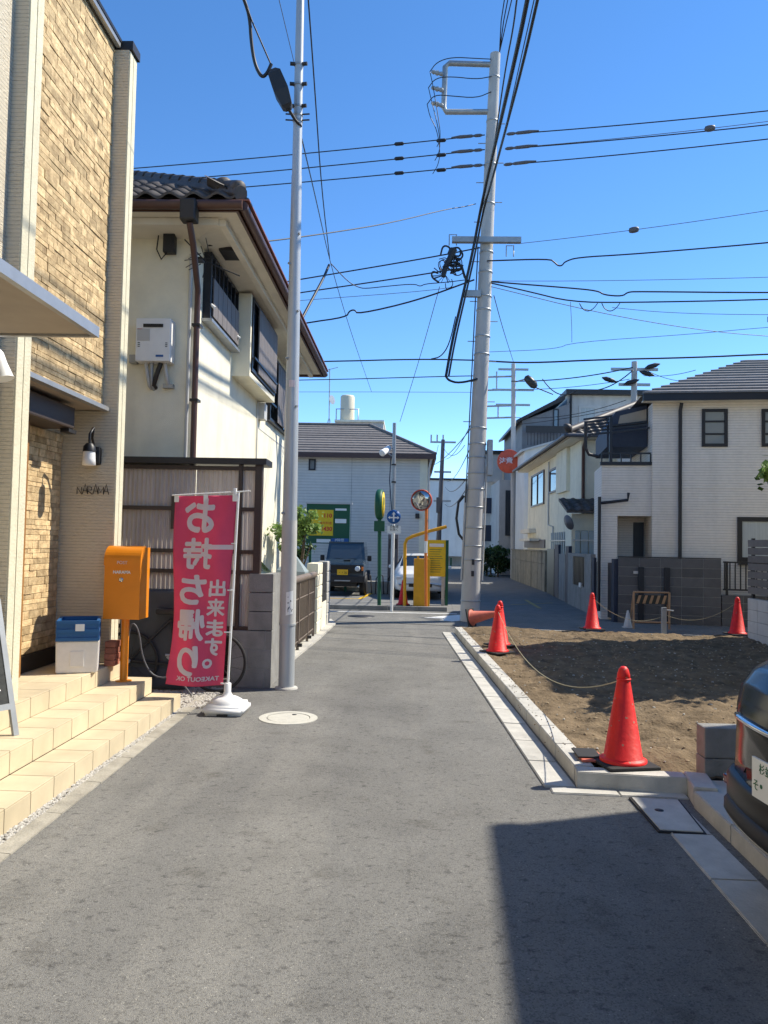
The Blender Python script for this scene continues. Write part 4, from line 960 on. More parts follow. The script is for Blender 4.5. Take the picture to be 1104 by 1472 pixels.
strip(gt, KA-Vector((.015, 0, 0)), KB-Vector((.015, 0, 0)), .22, -.05, .010, .6, 'gutter_block', 'concrete', -1, ztilt=.008)
strip(gt, (1.0, 5.385, 0), (1.90, 5.345, 0), .12, -.05, .012, .45, 'gutter_block', 'concrete', -1, ztilt=.0)
strip(gt, (1.80, 5.2, 0), (1.68, -2.2, 0), .24, -.05, .009, .6, 'gutter_block', 'concrete', -1)
gc = MB().prism([(1.50, 4.62), (1.74, 4.60), (1.79, 5.17), (1.50, 5.19)], -.03, .018).build('grate_cover', 'concrete', gt)
MB().prism([(1.485, 4.605), (1.755, 4.585), (1.805, 5.185), (1.485, 5.205)], -.03, .0125).build('cover_joint', 'rubber', gt)
MB().lathe([(.028, .017), (.028, .0195), (0, .0196)], (1.60, 4.95, 0), 14).build('key_hole', 'black', gc)
kk = thing('lot_kerb', (1.1, 9, 0), 'raised concrete kerb edging the bare soil lot', 'kerb')
strip(kk, KA, KB+Vector((0, .14, 0)), kw, -.05, .115, .6, 'kerb_block', 'concrete', 1)
strip(kk, KB+Vector((0, .134, 0)), KR+Vector((0, .10, 0)), .14, -.05, .115, .62, 'kerb_block', 'concrete', -1)
strip(kk, (1.93, 5.46, 0), (1.87, 5.10, 0), .15, -.05, .122, .5, 'kerb_block', 'concrete', 1)
strip(kk, (1.86, 5.08, 0), (1.70, -2.2, 0), .16, -.05, .105, .6, 'kerb_block', 'concrete', 1)
sheet('car_pad', [(1.98, 5.35), (1.90, -6), (8.5, -6), (8.5, 5.35)], .095, 'concrete')
# soil
X0, X1, YA, YB = .98, 6.2, 5.38, 14.95
nx, ny = 190, 330
def soil_z(x, y):
    e = min(1, max(0, (x-1.05-(14.6-y)*.03)/.35))*min(1, max(0, (y-5.5)/.3))
    z = .085+.05*noise.fractal((x*.9, y*.9, 2), 1, 2, 4)*e+.032*noise.fractal((x*4, y*4, 7), 1, 2, 4)+.030*max(0, noise.noise((x*9, y*9, 1))-.15)+.014*abs(noise.noise((x*17, y*17, 5)))
    return max(z, .03)
V = []; 
for j in range(ny+1):
    y = YA+(YB-YA)*j/ny
    xl_ = KA.x+(KB.x-KA.x)*(KA.y-y)/(KA.y-KB.y)+.10
    for i in range(nx+1):
        x = xl_+(X1-xl_)*i/nx; yy = y-(x-1)*.125*(j/ny)**2; V.append((x, max(yy, YA), soil_z(x, yy)-.03*(i == 0)))
soil = MB().add(V, [(j*(nx+1)+i, j*(nx+1)+i+1, (j+1)*(nx+1)+i+1, (j+1)*(nx+1)+i) for j in range(ny) for i in range(nx)], True).build('soil', 'soil'); struct(soil)
def insoil():
    x = rng.uniform(1.2, 6.1); y = rng.uniform(5.6, 14.2)
    if rng.random() > .35+.65*abs(noise.noise((x*1.3, y*1.3, 4)))*1.6: return None
    return (x, y, soil_z(x, y))
o = gravel('soil_clods', 'loose stones and clods scattered over the bare soil lot', insoil, 2200, .0, .005, .019, 'pebble'); o['category'] = 'stones'
o = gravel('kerb_crumbs', 'crumbs of soil spilled on the kerb and gutter beside the lot', lambda: (lambda y: (KA.x+(KB.x-KA.x)*(KA.y-y)/(KA.y-KB.y)+.15-abs(rng.gauss(0, .09)), y, .118))(rng.uniform(5.6, 14.4)), 170, .0, .003, .008, 'soil'); o['category'] = 'soil'
o = gravel('stone_chips', 'pale stone chips and dry scraps scattered on the bare soil', lambda: (lambda x, y: (x, y, soil_z(x, y)+.004))(rng.uniform(1.2, 6.0), rng.uniform(5.6, 14.2)), 330, .0, .005, .016, 'gravel'); o['category'] = 'stones'
# far edge kerb of lot
fk = thing('lot_kerb', (3.5, 14.8, 0), 'low concrete edge between soil lot and the cross street', 'kerb')
strip(fk, (1.0, 14.99, 0), (6.3, 14.36, 0), .10, -.04, .075, .6, 'kerb_block', 'concrete_dark', 1)
# concrete post block by the car
cb_ = thing('concrete_post', (2.17, 5.5, .09), 'short grey concrete block post at the lot corner behind the car', 'post')
MB().bbox(2.06, 2.40, 5.42, 5.58, .06, .22, .006).build('lower_block', 'concrete_dark', cb_)
MB().bbox(2.06, 2.40, 5.42, 5.58, .223, .43, .012).build('upper_block', 'concrete_dark', cb_)
# ---- cones
def make_cone(m='cone_red'):
    t = thing('traffic_cone', (0, 0, 0), '-', 'traffic cone', 'cones around the lot')
    MB().bbox(-.19, .19, -.19, .19, .002, .030, .012).build('base_plate', 'rubber', t)
    MB().lathe([(.165, .030), (.165, .045), (.145, .055), (.135, .06), (.046, .60), (.043, .605), (.042, .61), (.046, .615), (.045, .64), (.034, .678), (.018, .696), (0, .70)], (0, 0, 0), 28).build('body', m, t)
    MB().lathe([(.046, .598), (.052, .603), (.052, .612), (.044, .616)], (0, 0, 0), 24).build('rope_ring', m, t)
    return t
def gz(p): return soil_z(p.x, p.y)
c1 = make_cone(); c1.location = (1.56, 5.62, .11); c1.rotation_euler = (0, 0, R(12)); c1['label'] = 'red traffic cone at the lot corner next to the concrete post'
CN = {1: Vector((1.56, 5.62, .11))}
for k, px, py, a, lb in ((2, 715, 939, 35, 'red traffic cone on the long kerb with a rope tied to it'), (3, 851, 906, 8, 'red traffic cone on the far lot edge facing the striped barrier'), (4, 1060, 913, 5, 'red traffic cone beside the pale block wall')):
    p = G(px, py, .10); CN[k] = Vector((p.x, p.y, max(gz(p), .10)+.004)); copy_tree(c1, CN[k], R(a), lb)
p = CN[2]+Vector((.12, .75, -.0)); copy_tree(c1, (p.x, p.y, .11), R(20), 'red traffic cone half hidden behind the cone tied with rope')
fc = make_cone('cone_faded'); fc['label'] = 'faded red traffic cone lying on its side at the foot of the concrete pole'
fc.location = (1.28, 15.75, .17); fc.rotation_euler = (0, R(78), R(-28))
fc.location.z = .19
c5 = make_cone('cone_red'); c5.location = (-.12, 21.1, -.006); c5['label'] = 'dark red traffic cone behind the white sign pole'; c5['group'] = 'cones around the lot'
wc = thing('traffic_cone', (4.62, 16.35, 0), 'small dirty white cone standing beside the striped barrier', 'traffic cone')
MB().bbox(4.52, 4.72, 16.25, 16.45, .002, .02, .006).build('base_plate', 'frame_light', wc); MB().lathe([(.09, .02), (.02, .36), (0, .37)], (4.62, 16.35, 0), 18).build('body', 'frame_light', wc)
# flat dropped red base beside the first cone
rb = thing('cone_base', (1.37, 5.70, .1), 'weathered red and black cone weight lying flat beside the corner cone', 'cone weight')
MB().bbox(1.27, 1.44, 5.62, 5.86, .118, .137, .008).build('plate', 'cone_faded', rb)
MB().bbox(1.25, 1.42, 5.66, 5.90, .138, .150, .006).build('upper_plate', 'rubber', rb)
top = lambda k, z=.607: CN[k]+Vector((0, 0, z))
def rope(a, b, s, label, r=.004):
    pts = sag(a, b, s, 20); pts = [Vector((p.x, p.y, max(p.z, soil_z(p.x, p.y)+.02))) for p in pts]
    tag(MB().tube(pts, r, 6).build('rope', 'rope'), label, 'rope')
rope(top(1), top(2), .42, 'pale rope sagging between the corner cone and the kerb cone')
b_ = AY(957, 884, 14.9); rope(top(3), b_, .25, 'thin rope from the far cone to the galvanised stake')
rope(b_, top(4), .20, 'thin rope from the stake to the cone by the block wall')
rope(top(2, .55), CN[2]+Vector((.45, .4, .03)), .05, 'loose rope end trailing on the soil behind the kerb cone', .004)
sk = thing('stake', (4.94, 14.9, 0), 'galvanised square stake on the far edge of the lot', 'post')
p = AY(955, 912, 14.9); q = AY(955, 873, 14.9); MB().bbox(p.x-.055, p.x+.035, 14.87, 14.93, 0, q.z, .006).build('post', 'galv', sk)
MB().tube([(p.x+.03, 14.88, q.z-.05), (p.x+.16, 14.86, q.z-.06)], .014, 6).build('hook', 'galv', sk)
# barrier
br_ = thing('barrier', (5.0, 16.2, 0), 'tan folding construction barrier with diagonal striped board', 'barrier')
p0 = AY(909, 895, 16.2); p1 = AY(964, 852, 16.2); xa, xb, zt_ = p0.x, p1.x, p1.z
for x in (xa, xb-.05): MB().tube([(x+.025, 16.2, 0), (x+.025, 16.2, zt_)], .022, 8).tube([(x+.025, 16.5, 0), (x+.025, 16.22, zt_-.02)], .016, 8).build('leg', 'barrier_tan', br_)
for z in (zt_, .14): MB().tube([(xa+.02, 16.2, z), (xb-.03, 16.2, z)], .02, 8).build('rail', 'barrier_tan', br_)
bd = MB().box(xa+.06, xb-.07, 16.185, 16.2, zt_-.24, zt_-.06).build('board', 'ink', br_)
n = 5; w_ = (xb-xa-.13)/n
for k in range(n):
    x = xa+.06+w_*k; MB().extr([(x+.01, 16.184, zt_-.235), (x+w_*.5, 16.184, zt_-.235), (x+w_-.01, 16.184, zt_-.065), (x+w_*.5, 16.184, zt_-.065)], (0, -.003, 0)).build('stripe', 'barrier_tan', bd)
# right boundary: white block wall with slat fence
wb = block_wall('block_wall', (6.05, 13.95), (6.00, 8.2), .12, .02, 4, 'pale new concrete block wall at the edge of the soil lot', 'block_white', bh=.20, stag=False)
sf = thing('slat_fence', (6.08, 11, .82), 'dark grey horizontal slat fence standing on the pale block wall', 'fence')
for k in range(7): MB().box(6.055, 6.085, 8.2, 13.95, .90+.138*k, .90+.138*k+.122).build('slat', 'slat_grey', sf)
for y in (8.4, 10.2, 12.0, 13.85): MB().box(6.086, 6.13, y-.03, y+.03, .82, 1.88).build('post', 'dark_metal', sf)

# ================================================================== CONCRETE POLE AND CABLES
RP = Vector((1.37, 17.01, 0)); RT = AY(712, 78, 17.0)
rp = thing('concrete_pole', tuple(RP), 'tall leaning concrete utility pole at the corner of the soil lot', 'pole')
def rpz(z): return RP.lerp(RT, z/RT.z)
def rpr(z): return .215-(.215-.115)*z/RT.z
MB().tube([rpz(z) for z in (0, 3, 6, 9, RT.z)], rpr(0), 28, rpr(RT.z)).build('shaft', 'pole_concrete', rp)
for z in (.45, 1.35, 1.65, 2.05, 2.5, 2.9, 3.25, 3.6, 3.9, 4.25, 5.9, 6.3, 6.9, 7.2, 7.75, 8.2, 8.45, 9.3, 10.2, 11.2, 12.2):
    c = rpz(z); MB().lathe([(rpr(z)+.001, -.018), (rpr(z)+.009, -.015), (rpr(z)+.009, .015), (rpr(z)+.001, .018)], c, 24).build('band', 'galv', rp)
for z in (1.05, 1.3): MB().bbox(rpz(z).x-.03, rpz(z).x+.03, 17.01-rpr(z)-.02, 17.01-rpr(z)+.02, z-.06, z+.06, .005).build('plate', 'dark_metal', rp)
k = 0
for z in [4.4+.45*i for i in range(16)]:
    s = 1 if k % 2 else -1; k += 1; c = rpz(z)
    MB().tube([c+Vector((s*rpr(z)*.9, 0, 0)), c+Vector((s*(rpr(z)+.16), 0, 0))], .010, 6).build('step_bolt', 'galv', rp)
def rr_(px, py, Y=17.0): return AY(px, py, Y)
m = MB(); m.tube([rr_(706, 93), rr_(646, 91), rr_(640, 96), rr_(638, 155), rr_(641, 161), rr_(702, 161)], .062, 8); m.build('top_arm', 'galv', rp)
for py in (107, 130, 152):
    a_ = rr_(637, py, 16.9); MB().lathe([(.03, 0), (.05, .03), (.05, .06), (.035, .09), (.055, .12), (.055, .15), (.035, .18), (.05, .21), (.03, .27), (0, .28)], a_, 12, (-1, 0, .25)).build('insulator', 'insulator', rp)
xa = MB().box(rr_(649, 352).x, rr_(747, 352).x, 16.74, 16.86, 8.35, 8.47).build('cross_arm', 'galv', rp)
xb = MB().box(rr_(664, 425).x, rr_(690, 425).x, 16.8, 16.9, rr_(676, 430).z, rr_(676, 421).z).build('lower_arm', 'galv', rp)
for px, py in ((651, 345), (733, 361)):
    c = rr_(px, py, 16.8); MB().tube([c+Vector((-.08, 0, -.12)), c+Vector((-.08, 0, .12)), c+Vector((.08, 0, .12)), c+Vector((.08, 0, -.12))], .014, 6).build('clevis', 'galv', rp)
# bracket box at the pole's side
c = rpz(3.55); MB().bbox(c.x+.22, c.x+.34, 16.9, 17.1, 3.2, 4.0, .02).build('side_box', 'galv', rp)
for s, ln in ((-.225, 3.0), (.225, 3.4)):
    MB().tube([rpz(.9)+Vector((s, -.06, 0)), rpz(2.2)+Vector((s*.98, -.06, 0)), rpz(ln)+Vector((s*.95, -.06, 0))], .022, 8).build('riser_pipe', 'pole_paint', rp)
pts = [rpz(z)+Vector((-.23+.004*z, -.10, 0)) for z in (2.6, 3.5, 5, 7, 8.3)]; MB().tube(pts, .014, 6).build('riser_cable', 'cable', rp)
p = rpz(2.4); MB().tube([p+Vector((-.24, -.05, .35)), p+Vector((-.36, -.05, .2)), p+Vector((-.40, -.05, -.15)), p+Vector((-.34, -.05, -.5)), p+Vector((-.24, -.05, -.62))], .028, 8).build('cable_coil', 'cable', rp)

def wire(name, pts, r, label, m='cable', cat='cable', n=6, group=None):
    return tag(MB().tube(smooth(pts) if 2 < len(pts) < 12 else pts, r, n).build(name, m), label, cat, group)
def line(a, b, s=.15, n=16): return sag(a, b, s, n)
# tangle of cable at the cross arm
rt = random.Random(11); tg = MB(); c0 = rr_(648, 382, 16.75)
for k in range(26):
    a = rt.uniform(0, 6.28); p = c0+Vector((rt.gauss(0, .13), rt.gauss(0, .06), rt.gauss(0, .16)))
    tg.tube(smooth([p, p+Vector((math.cos(a)*.14, 0, math.sin(a)*.16)), p+Vector((math.cos(a+1)*.2, .03, math.sin(a+1)*.2+.05)), p+Vector((math.cos(a+2)*.16, .03, math.sin(a+2)*.2))]), rt.choice((.010, .012, .022)), 5)
tg.tube([rr_(652, 358, 16.75), rr_(648, 370, 16.75), rr_(640, 385, 16.75), rr_(637, 398, 16.75)], .085, 8, .05)
tg.tube([rr_(655, 375, 16.75), rr_(664, 384, 16.75), rr_(668, 398, 16.75), rr_(672, 404, 16.75)], .03, 6)
for k in range(14):
    a = rt.uniform(2.2, 5.2); p = rr_(640, 395, 16.75); tg.tube([p, p+Vector((math.cos(a)*.14, 0, math.sin(a)*.08)), p+Vector((math.cos(a)*.3, 0, math.sin(a)*.22+.03))], .006, 4)
tg.build('cable_tangle', 'cable', rp)
# three high-voltage lines across the view
for i, (l, pl, pr_, r_) in enumerate((((-200, 267), (697, 194), (728, 193), (1560, 103)), ((-200, 288), (697, 215), (726, 214), (1560, 122)), ((-200, 303), (697, 237), (724, 237), (1560, 140)))):
    nm = ('upper', 'middle', 'lowest')[i]
    Q = rr_(*pl, 16.9); W_ = thing('high_voltage_line', tuple(Q), nm+' of three high-voltage lines running left from the concrete pole', 'cable', 'high-voltage lines')
    MB().tube(line(rr_(*l, 19), Q, .12), .012, 6).build('conductor', 'cable', W_)
    for px, ln in ((588, 14), (642, 16)):
        a_ = Q.lerp(rr_(*l, 19), (697-px)/897); d = (rr_(*l, 19)-Q).normalized(); MB().lathe([(.02, -.11), (.042, -.08), (.042, .08), (.02, .11)], a_-Vector((0, 0, .045)), 8, d).build('clamp', 'cable', W_)
    d = (rr_(*l, 19)-Q).normalized(); MB().lathe([(.015, .05), (.035, .1), (.035, .2), (.02, .25), (.035, .3), (.038, .55), (.015, .75)], Q, 10, d).build('insulator', 'wire_grey', W_)
    Q = rr_(*pr_, 16.9); E_ = rr_(*r_, 14.0); W_ = thing('high_voltage_line', tuple(Q), nm+' of three high-voltage lines running right from the concrete pole', 'cable', 'high-voltage lines')
    MB().tube(line(Q, E_, .10), .012, 6).build('conductor', 'cable', W_)
    d = (E_-Q).normalized(); MB().lathe([(.015, .0), (.035, .05), (.035, .15), (.02, .2), (.035, .25), (.038, .5), (.015, .72)], Q, 10, d).build('insulator', 'wire_grey', W_)
# jumpers from the arm down to the lines
for i, (a_, b_) in enumerate((((618, 103), (628, 211)), ((616, 126), (625, 231)), ((614, 150), (622, 250)))):
    p, q = rr_(*a_, 16.85), rr_(*b_, 16.95)
    wire('jumper_wire', [p, rr_(a_[0]+4, a_[1]+18, 16.8), rr_(632-2*i, 180+3*i, 16.8), rr_(633, 200+9*i, 16.8), rr_(630, 207+15*i, 16.9), q], .009, ('first', 'second', 'third')[i]+' thin jumper wire dropping from the pole top frame', group='jumper wires at the pole top')
    wire('jumper_wire', [p, rr_(a_[0]+10, a_[1]-14, 16.8), rr_(650, (82, 110, 138)[i], 16.8), rr_(685, (84, 114, 141)[i], 16.8), rr_(706, (85, 110, 132)[i], 16.9)], .010, ('upper', 'middle', 'lower')[i]+' thin wire arching from the pole top frame insulator to the shaft', group='jumper wires at the pole top')
# ball markers lines
def ballwire(a, b, t, lab):
    pts = line(a, b, .12); W_ = thing('marker_wire', tuple(pts[0]), lab, 'cable'); MB().tube(pts, .007, 5).build('wire', 'wire_grey', W_)
    c = pts[0].lerp(pts[-1], t)-Vector((0, 0, .48*t*(1-t))); MB().lathe([(0, -.11), (.05, -.09), (.065, -.03), (.065, .03), (.05, .09), (0, .11)], c, 14, (pts[-1]-pts[0])).build('marker', 'wire_grey', W_)
ballwire(rr_(748, 350), rr_(1500, 232, 14), .255, 'thin wire with a round marker leaving the cross arm to the right')
ballwire(rr_(728, 213), rr_(1500, 117, 14), .43, 'thin wire with a round marker under the high-voltage lines')
# cables leaving right
W = lambda pts, r, lab, m='cable': wire('overhead_cable', pts, r, lab, m)
P_ = lambda *l: [rr_(x, y, Y) for x, y, Y in l]
W(P_((700, 375, 16.8), (790, 372, 16.6), (797, 377, 16.6), (802, 382, 16.6), (808, 382, 16.6), (812, 376, 16.6), (830, 370, 16.5), (900, 366, 16.2), (1000, 358, 15.8), (1104, 349, 15.4), (1500, 310, 14)), .016, 'thick cable with a small clamp loop leaving the pole right below the cross arm')
W(P_((706, 405, 16.9), (820, 414, 16.7), (860, 418, 16.6), (868, 424, 16.6), (895, 426, 16.5), (902, 420, 16.5), (915, 419, 16.5), (1104, 421, 15.8), (1500, 418, 14)), .016, 'upper of two thick cables fanning right from the pole')
W(P_((706, 407, 16.9), (760, 419, 16.8), (820, 434, 16.6), (900, 435, 16.4), (1104, 431, 15.8), (1500, 415, 14)), .015, 'lower of two thick cables fanning right from the pole')
W(P_((706, 412, 16.9), (860, 450, 17.5), (1000, 474, 18), (1104, 484, 18.5), (1400, 500, 20)), .008, 'thin wire descending right from the pole toward the tiled roof', 'wire_grey')
W(P_((706, 404, 16.9), (860, 404, 16.6), (1104, 399, 16), (1500, 385, 15)), .006, 'hair-thin level wire right of the pole', 'wire_grey')
W(P_((820, 434, 16.6), (822, 470, 16.6), (822, 492, 16.6)), .006, 'short thin vertical tie wire under the thick cable', 'wire_grey')
W(P_((700, 506, 17), (800, 502, 16.8), (822, 492, 16.6), (1000, 480, 16.5), (1104, 470, 16), (1400, 450, 15)), .006, 'thin wire rising right from the pole behind the tie wire', 'wire_grey')
W(P_((880, 442, 16.6), (960, 450, 16.5), (1104, 453, 16), (1400, 450, 15)), .006, 'thin slack wire below the two thick cables', 'wire_grey')
for i, x in enumerate((845, 877)):
    W(P_((x-12, 436, 16.5), (x-8, 444, 16.5), (x, 448, 16.5), (x+8, 444, 16.5), (x+14, 436, 16.5)), .010, ('first', 'second')[i]+' small slack loop hanging from the thick cable')
W(P_((-100, 528, 19), (467, 520, 17.6), (600, 516, 17.3), (690, 518, 17.1)), .016, 'thick cable running left from the pole at roof height')
W(P_((700, 519, 17.1), (760, 522, 17.1), (860, 517, 17.1), (1000, 514, 17.0), (1104, 509, 16.8), (1500, 495, 16)), .019, 'thick cable running right from the pole at roof height')
W(P_((-100, 553, 19), (432, 547, 18), (640, 541, 17.3), (700, 540, 17)), .011, 'medium wire running left from the pole below roof height')
W(P_((-100, 566, 30), (432, 563, 30), (690, 564, 30)), .009, 'thin distant wire crossing above the grey house', 'wire_grey')
W(P_((684, 293, 16.8), (664, 298, 16.4), (645, 300, 16), (560, 321, 13.5), (480, 334, 11.8), (380, 348, 10.2), (300, 353, 9.3)), .010, 'service wire dropping from the pole to the cream house corner')
W(P_((690, 356, 16.8), (620, 370, 17), (430, 402, 18), (200, 440, 19), (0, 470, 20)), .015, 'upper thick cable running left toward the cream house roof')
W(P_((660, 386, 16.8), (560, 402, 17.2), (430, 421, 18), (200, 455, 19), (0, 480, 20)), .015, 'second thick cable running left toward the cream house roof')
W(P_((672, 402, 16.8), (640, 406, 16.7), (611, 408, 16.7), (604, 412, 16.7), (596, 408, 16.7), (560, 411, 16.7), (525, 415, 16.7), (515, 413, 16.7), (500, 405, 16.5), (475, 378, 16.2)), .010, 'thin cable with two clamp loops curving up to the stay wire')
W(P_((668, 408, 16.8), (632, 417, 16.9), (430, 432, 17.5), (200, 450, 18)), .006, 'thin wire running left under the thick cables', 'wire_grey')
W(P_((682, 402, 16.8), (600, 432, 17), (514, 452, 17.2), (510, 445, 17.2), (502, 447, 17.2), (498, 456, 17.2), (440, 464, 17.5), (300, 490, 18)), .018, 'lower thick cable with a square kink running left from the pole')
W(P_((441, -30, 8.6), (452, 120, 10.5), (462, 270, 13), (474, 372, 16.2)), .010, 'steep wire rising to the top of the steel pole')
W(P_((434, 200, 8.72), (455, 290, 11.5), (475, 380, 16.2), (505, 480, 21), (534, 563, 29.8)), .008, 'steep thin wire from the steel pole down to a distant wire')
W(P_((394, -30, 7.5), (424, 95, 8.7)), .004, 'hair-thin wire slanting to the steel pole top', 'wire_grey')
W(P_((473, 381, 16.2), (465, 400, 15.5), (450, 428, 14.8), (434, 458, 14.2), (428, 470, 14.0)), .030, 'thick black cable sleeve falling to the cream house eave')
W(P_((632, 412, 16.8), (605, 510, 19), (575, 606, 22)), .008, 'thin wire slanting down to the thin parking lot pole', 'wire_grey')
# bundle along the pole and over the lane toward the camera
zc = lambda px, py, z: CAMP+ray(px, py)*((z-HC)/ray(px, py).z)
base_pts = [rr_(641, 541, 16.6), rr_(650, 490, 16.6), rr_(664, 430, 16.6), rr_(680, 360, 16.55), rr_(690, 305, 16.3)]
for i, (pp, r, lb) in enumerate((([(702, 250, 8.9), (716, 190, 8.75), (730, 130, 8.6), (748, 50, 8.5), (760, -10, 8.45), (810, -260, 8.4)], .034, 'thickest bundled cable running overhead along the lane'),
                               ([(704, 255, 8.8), (722, 185, 8.6), (745, 95, 8.5), (768, -10, 8.4), (820, -260, 8.35)], .024, 'second bundled cable running overhead beside the thickest one'),
                               ([(706, 240, 9.1), (716, 170, 9.0), (728, 90, 8.95), (738, 40, 8.9), (744, -10, 8.85), (780, -260, 8.8)], .013, 'slim cable running overhead left of the bundle'),
                               ([(712, 250, 8.6), (732, 160, 8.4), (752, 70, 8.3), (770, -10, 8.25), (825, -260, 8.2)], .008, 'thin wire running overhead right of the bundle'))):
    q = [zc(x, y, z) for x, y, z in pp]
    last = q[-1]; q += [Vector((last.x+.25, -10, last.z+.1))]
    q = (base_pts if i < 2 else base_pts[-2:]) + q
    if i == 1: q = [v+Vector((.06, -.02, 0)) for v in q]
    # smooth the path
    for _ in range(2): q = [q[0]]+[v for a_, b_ in zip(q, q[1:]) for v in (a_.lerp(b_, .25), a_.lerp(b_, .75))]+[q[-1]]
    W(q, r, lb)
for i, (px, x2) in enumerate(((722, 0), (728, .25), (735, .5))):
    a_ = rr_(718, 76, 17); b_ = rr_(px, 0, 15.4); d = (b_-a_); W([a_, b_, Vector((b_.x+.1+x2*.6, 4, b_.z-.35)), Vector((b_.x+.2+x2, -12, b_.z-.2))], .012, ('left', 'middle', 'right')[i]+' of three slim wires leaving the very top of the concrete pole')
W(P_((641, 541, 16.6), (645, 547, 16.6), (660, 551, 16.7), (690, 544, 16.9)), .026, 'cable end turning from the bundle back to the pole')
W(P_((655, 455, 16.6), (646, 495, 16.6), (634, 513, 16.7), (620, 516, 17.0)), .014, 'branch cable leaving the bundle toward the left line')
W(P_((710, 425, 17), (722, 470, 20), (738, 520, 28)), .010, 'thin wire from the concrete pole down to the distant pole')

# distant poles
def pole(name, base, top_, r0, r1, label, arms=(), m='pole_concrete'):
    T = thing(name, tuple(base), label, 'pole'); MB().tube([base, top_], r0, 16, r1).build('shaft', m, T)
    for (dz, l, dy) in arms: MB().box(top_.x-l, top_.x+l, top_.y-.05, top_.y+.05, top_.z-dz-.05, top_.z-dz+.05).build('cross_arm', 'galv', T)
    return T
t_ = AY(738, 523, 40.8); fp = pole('utility_pole', Vector((5.55, 40.8, -.01)), t_, .16, .11, 'distant grey utility pole carrying the round orange mirror', ((.3, .8, 0), (1.4, 1.1, 0), (2.2, .9, 0)))
for py in (541, 560, 583, 600):
    a_, b_ = AY(697, py+1, 40.8), AY(738, py, 40.8); MB().tube([a_, b_], .05, 6).build('ladder_arm', 'galv', fp)
for px in (714, 716): pass
for a_ in ((714, 534, 560), (716, 583, 601)): MB().tube([AY(a_[0], a_[1], 40.8), AY(a_[0], a_[2], 40.8)], .04, 6).build('arm_tie', 'galv', fp)
p = AY(763, 549, 40.8); sl_ = thing('street_lamp', tuple(p), 'grey street lamp head mounted on the distant utility pole', 'lamp')
dv = (AY(770, 557, 40.8)-AY(756, 543, 40.8)).normalized(); MB().lathe([(.03, -.42), (.17, -.36), (.22, -.1), (.22, .22), (.12, .40), (0, .42)], p, 14, dv).build('housing', 'dark_metal', sl_)
MB().tube([AY(741, 549, 40.8), AY(755, 545, 40.8)], .04, 6).build('arm', 'galv', sl_)
W([AY(770, 557, 40.8), AY(795, 567, 40.8)], .03, 'short thick cable beyond the street lamp head')
# traffic mirror seen from behind (orange back)
p = AY(731, 663, 40.0); mr_ = thing('traffic_mirror', tuple(p), 'round orange mirror back with pale text on the distant pole', 'mirror')
axm = Vector((-.35, -1, -.05)).normalized()
mk = MB().lathe([(0, .03), (.34, .01), (.58, -.05), (.62, -.08), (.62, -.12), (.58, -.14), (0, -.10)], p, 32, axm).build('back', 'mirror_back', mr_)
u_ = Vector((0, 0, 1)).cross(-axm).normalized()*-1
rgt = axm.cross(Vector((0, 0, 1))).normalized()*-1
text('注意', .36, face(p+axm*.055-Vector((.12, 0, .0)), rgt, (0, 0, 1)), 'flag_white', 'lettering', mk, bold=.01)
MB().tube([p-axm*.1, p-axm*.3+Vector((.2, .3, 0)), Vector((AY(740, 663, 40.8).x, 40.8, p.z))], .04, 8).build('bracket', 'galv', mr_)
t_ = AY(912, 520, 30); pole('utility_pole', Vector((8.6, 30, 0)), t_, .14, .11, 'utility pole top rising behind the tiled grey house', ((.3, .9, 0), (.9, .6, 0)))
for i, (x0, y0, x1, y1) in enumerate(((735, 548, 910, 528), (745, 560, 905, 545), (740, 600, 900, 575), (745, 610, 925, 578), (780, 545, 830, 560), (835, 560, 910, 532), (925, 530, 1010, 548), (925, 540, 1000, 532))):
    W(sag(AY(x0, y0, 32), AY(x1, y1, 29.5), (.15, .1, .25, .1, .4, .3, .2, .1)[i]), .022 if i in (0, 4, 5) else .012, ('topmost', 'second', 'third', 'lowest', 'looping', 'rising', 'falling', 'short')[i]+' distant cable strung around the far utility poles')
for i, (x, y) in enumerate(((876, 546), (938, 526), (930, 537), (908, 549))):
    c = AY(x, y, 29.8); d = Vector((1, 0, .3 if i % 2 else -.3)); tag(MB().lathe([(.02, -.3), (.09, -.15), (.09, .12), (.02, .3)], c, 8, d).build('cable_clamp', 'cable'), ('dark cable splice left of the pole top behind the tiled house', 'upper dark splice just right of the far pole top', 'lower dark splice just right of the far pole top', 'dark splice under the far pole arm')[i], 'cable box', 'splices by the far pole')
t_ = AY(637, 632, 45); dpole = pole('utility_pole', Vector((1.7, 45, 0)), t_, .16, .11, 'dark thin utility pole far down the street with a top arm', ((.15, .75, 0), (1.9, .5, 0), (3.6, .5, 0)), 'wire_grey')
for k in range(3): MB().tube([t_+Vector((-.7+.35*k, 0, -.1)), t_+Vector((-.7+.35*k, 0, .28))], .05, 6).build('insulator', 'insulator', dpole)
MB().bbox(t_.x-.35, t_.x-.1, 44.8, 45.1, t_.z-4.3, t_.z-3.4, .04).build('transformer', 'wire_grey', dpole)
for i, (a_, b_, s, l) in enumerate((((640, 660, 45), (700, 560, 17.2), .4, 'upper'), ((640, 690, 45), (690, 610, 17.2), .5, 'second'), ((640, 725, 45), (672, 700, 20), .3, 'third'), ((636, 640, 45), (668, 640, 30), .5, 'fourth'), ((630, 640, 45), (615, 700, 60), .2, 'fifth'), ((640, 700, 45), (690, 655, 17.2), .5, 'sixth'), ((600, 660, 60), (700, 585, 17.2), .9, 'seventh'))):
    W(sag(AY(*a_), AY(*b_), s), .014, l+' sagging wire between the far street pole and the concrete pole')

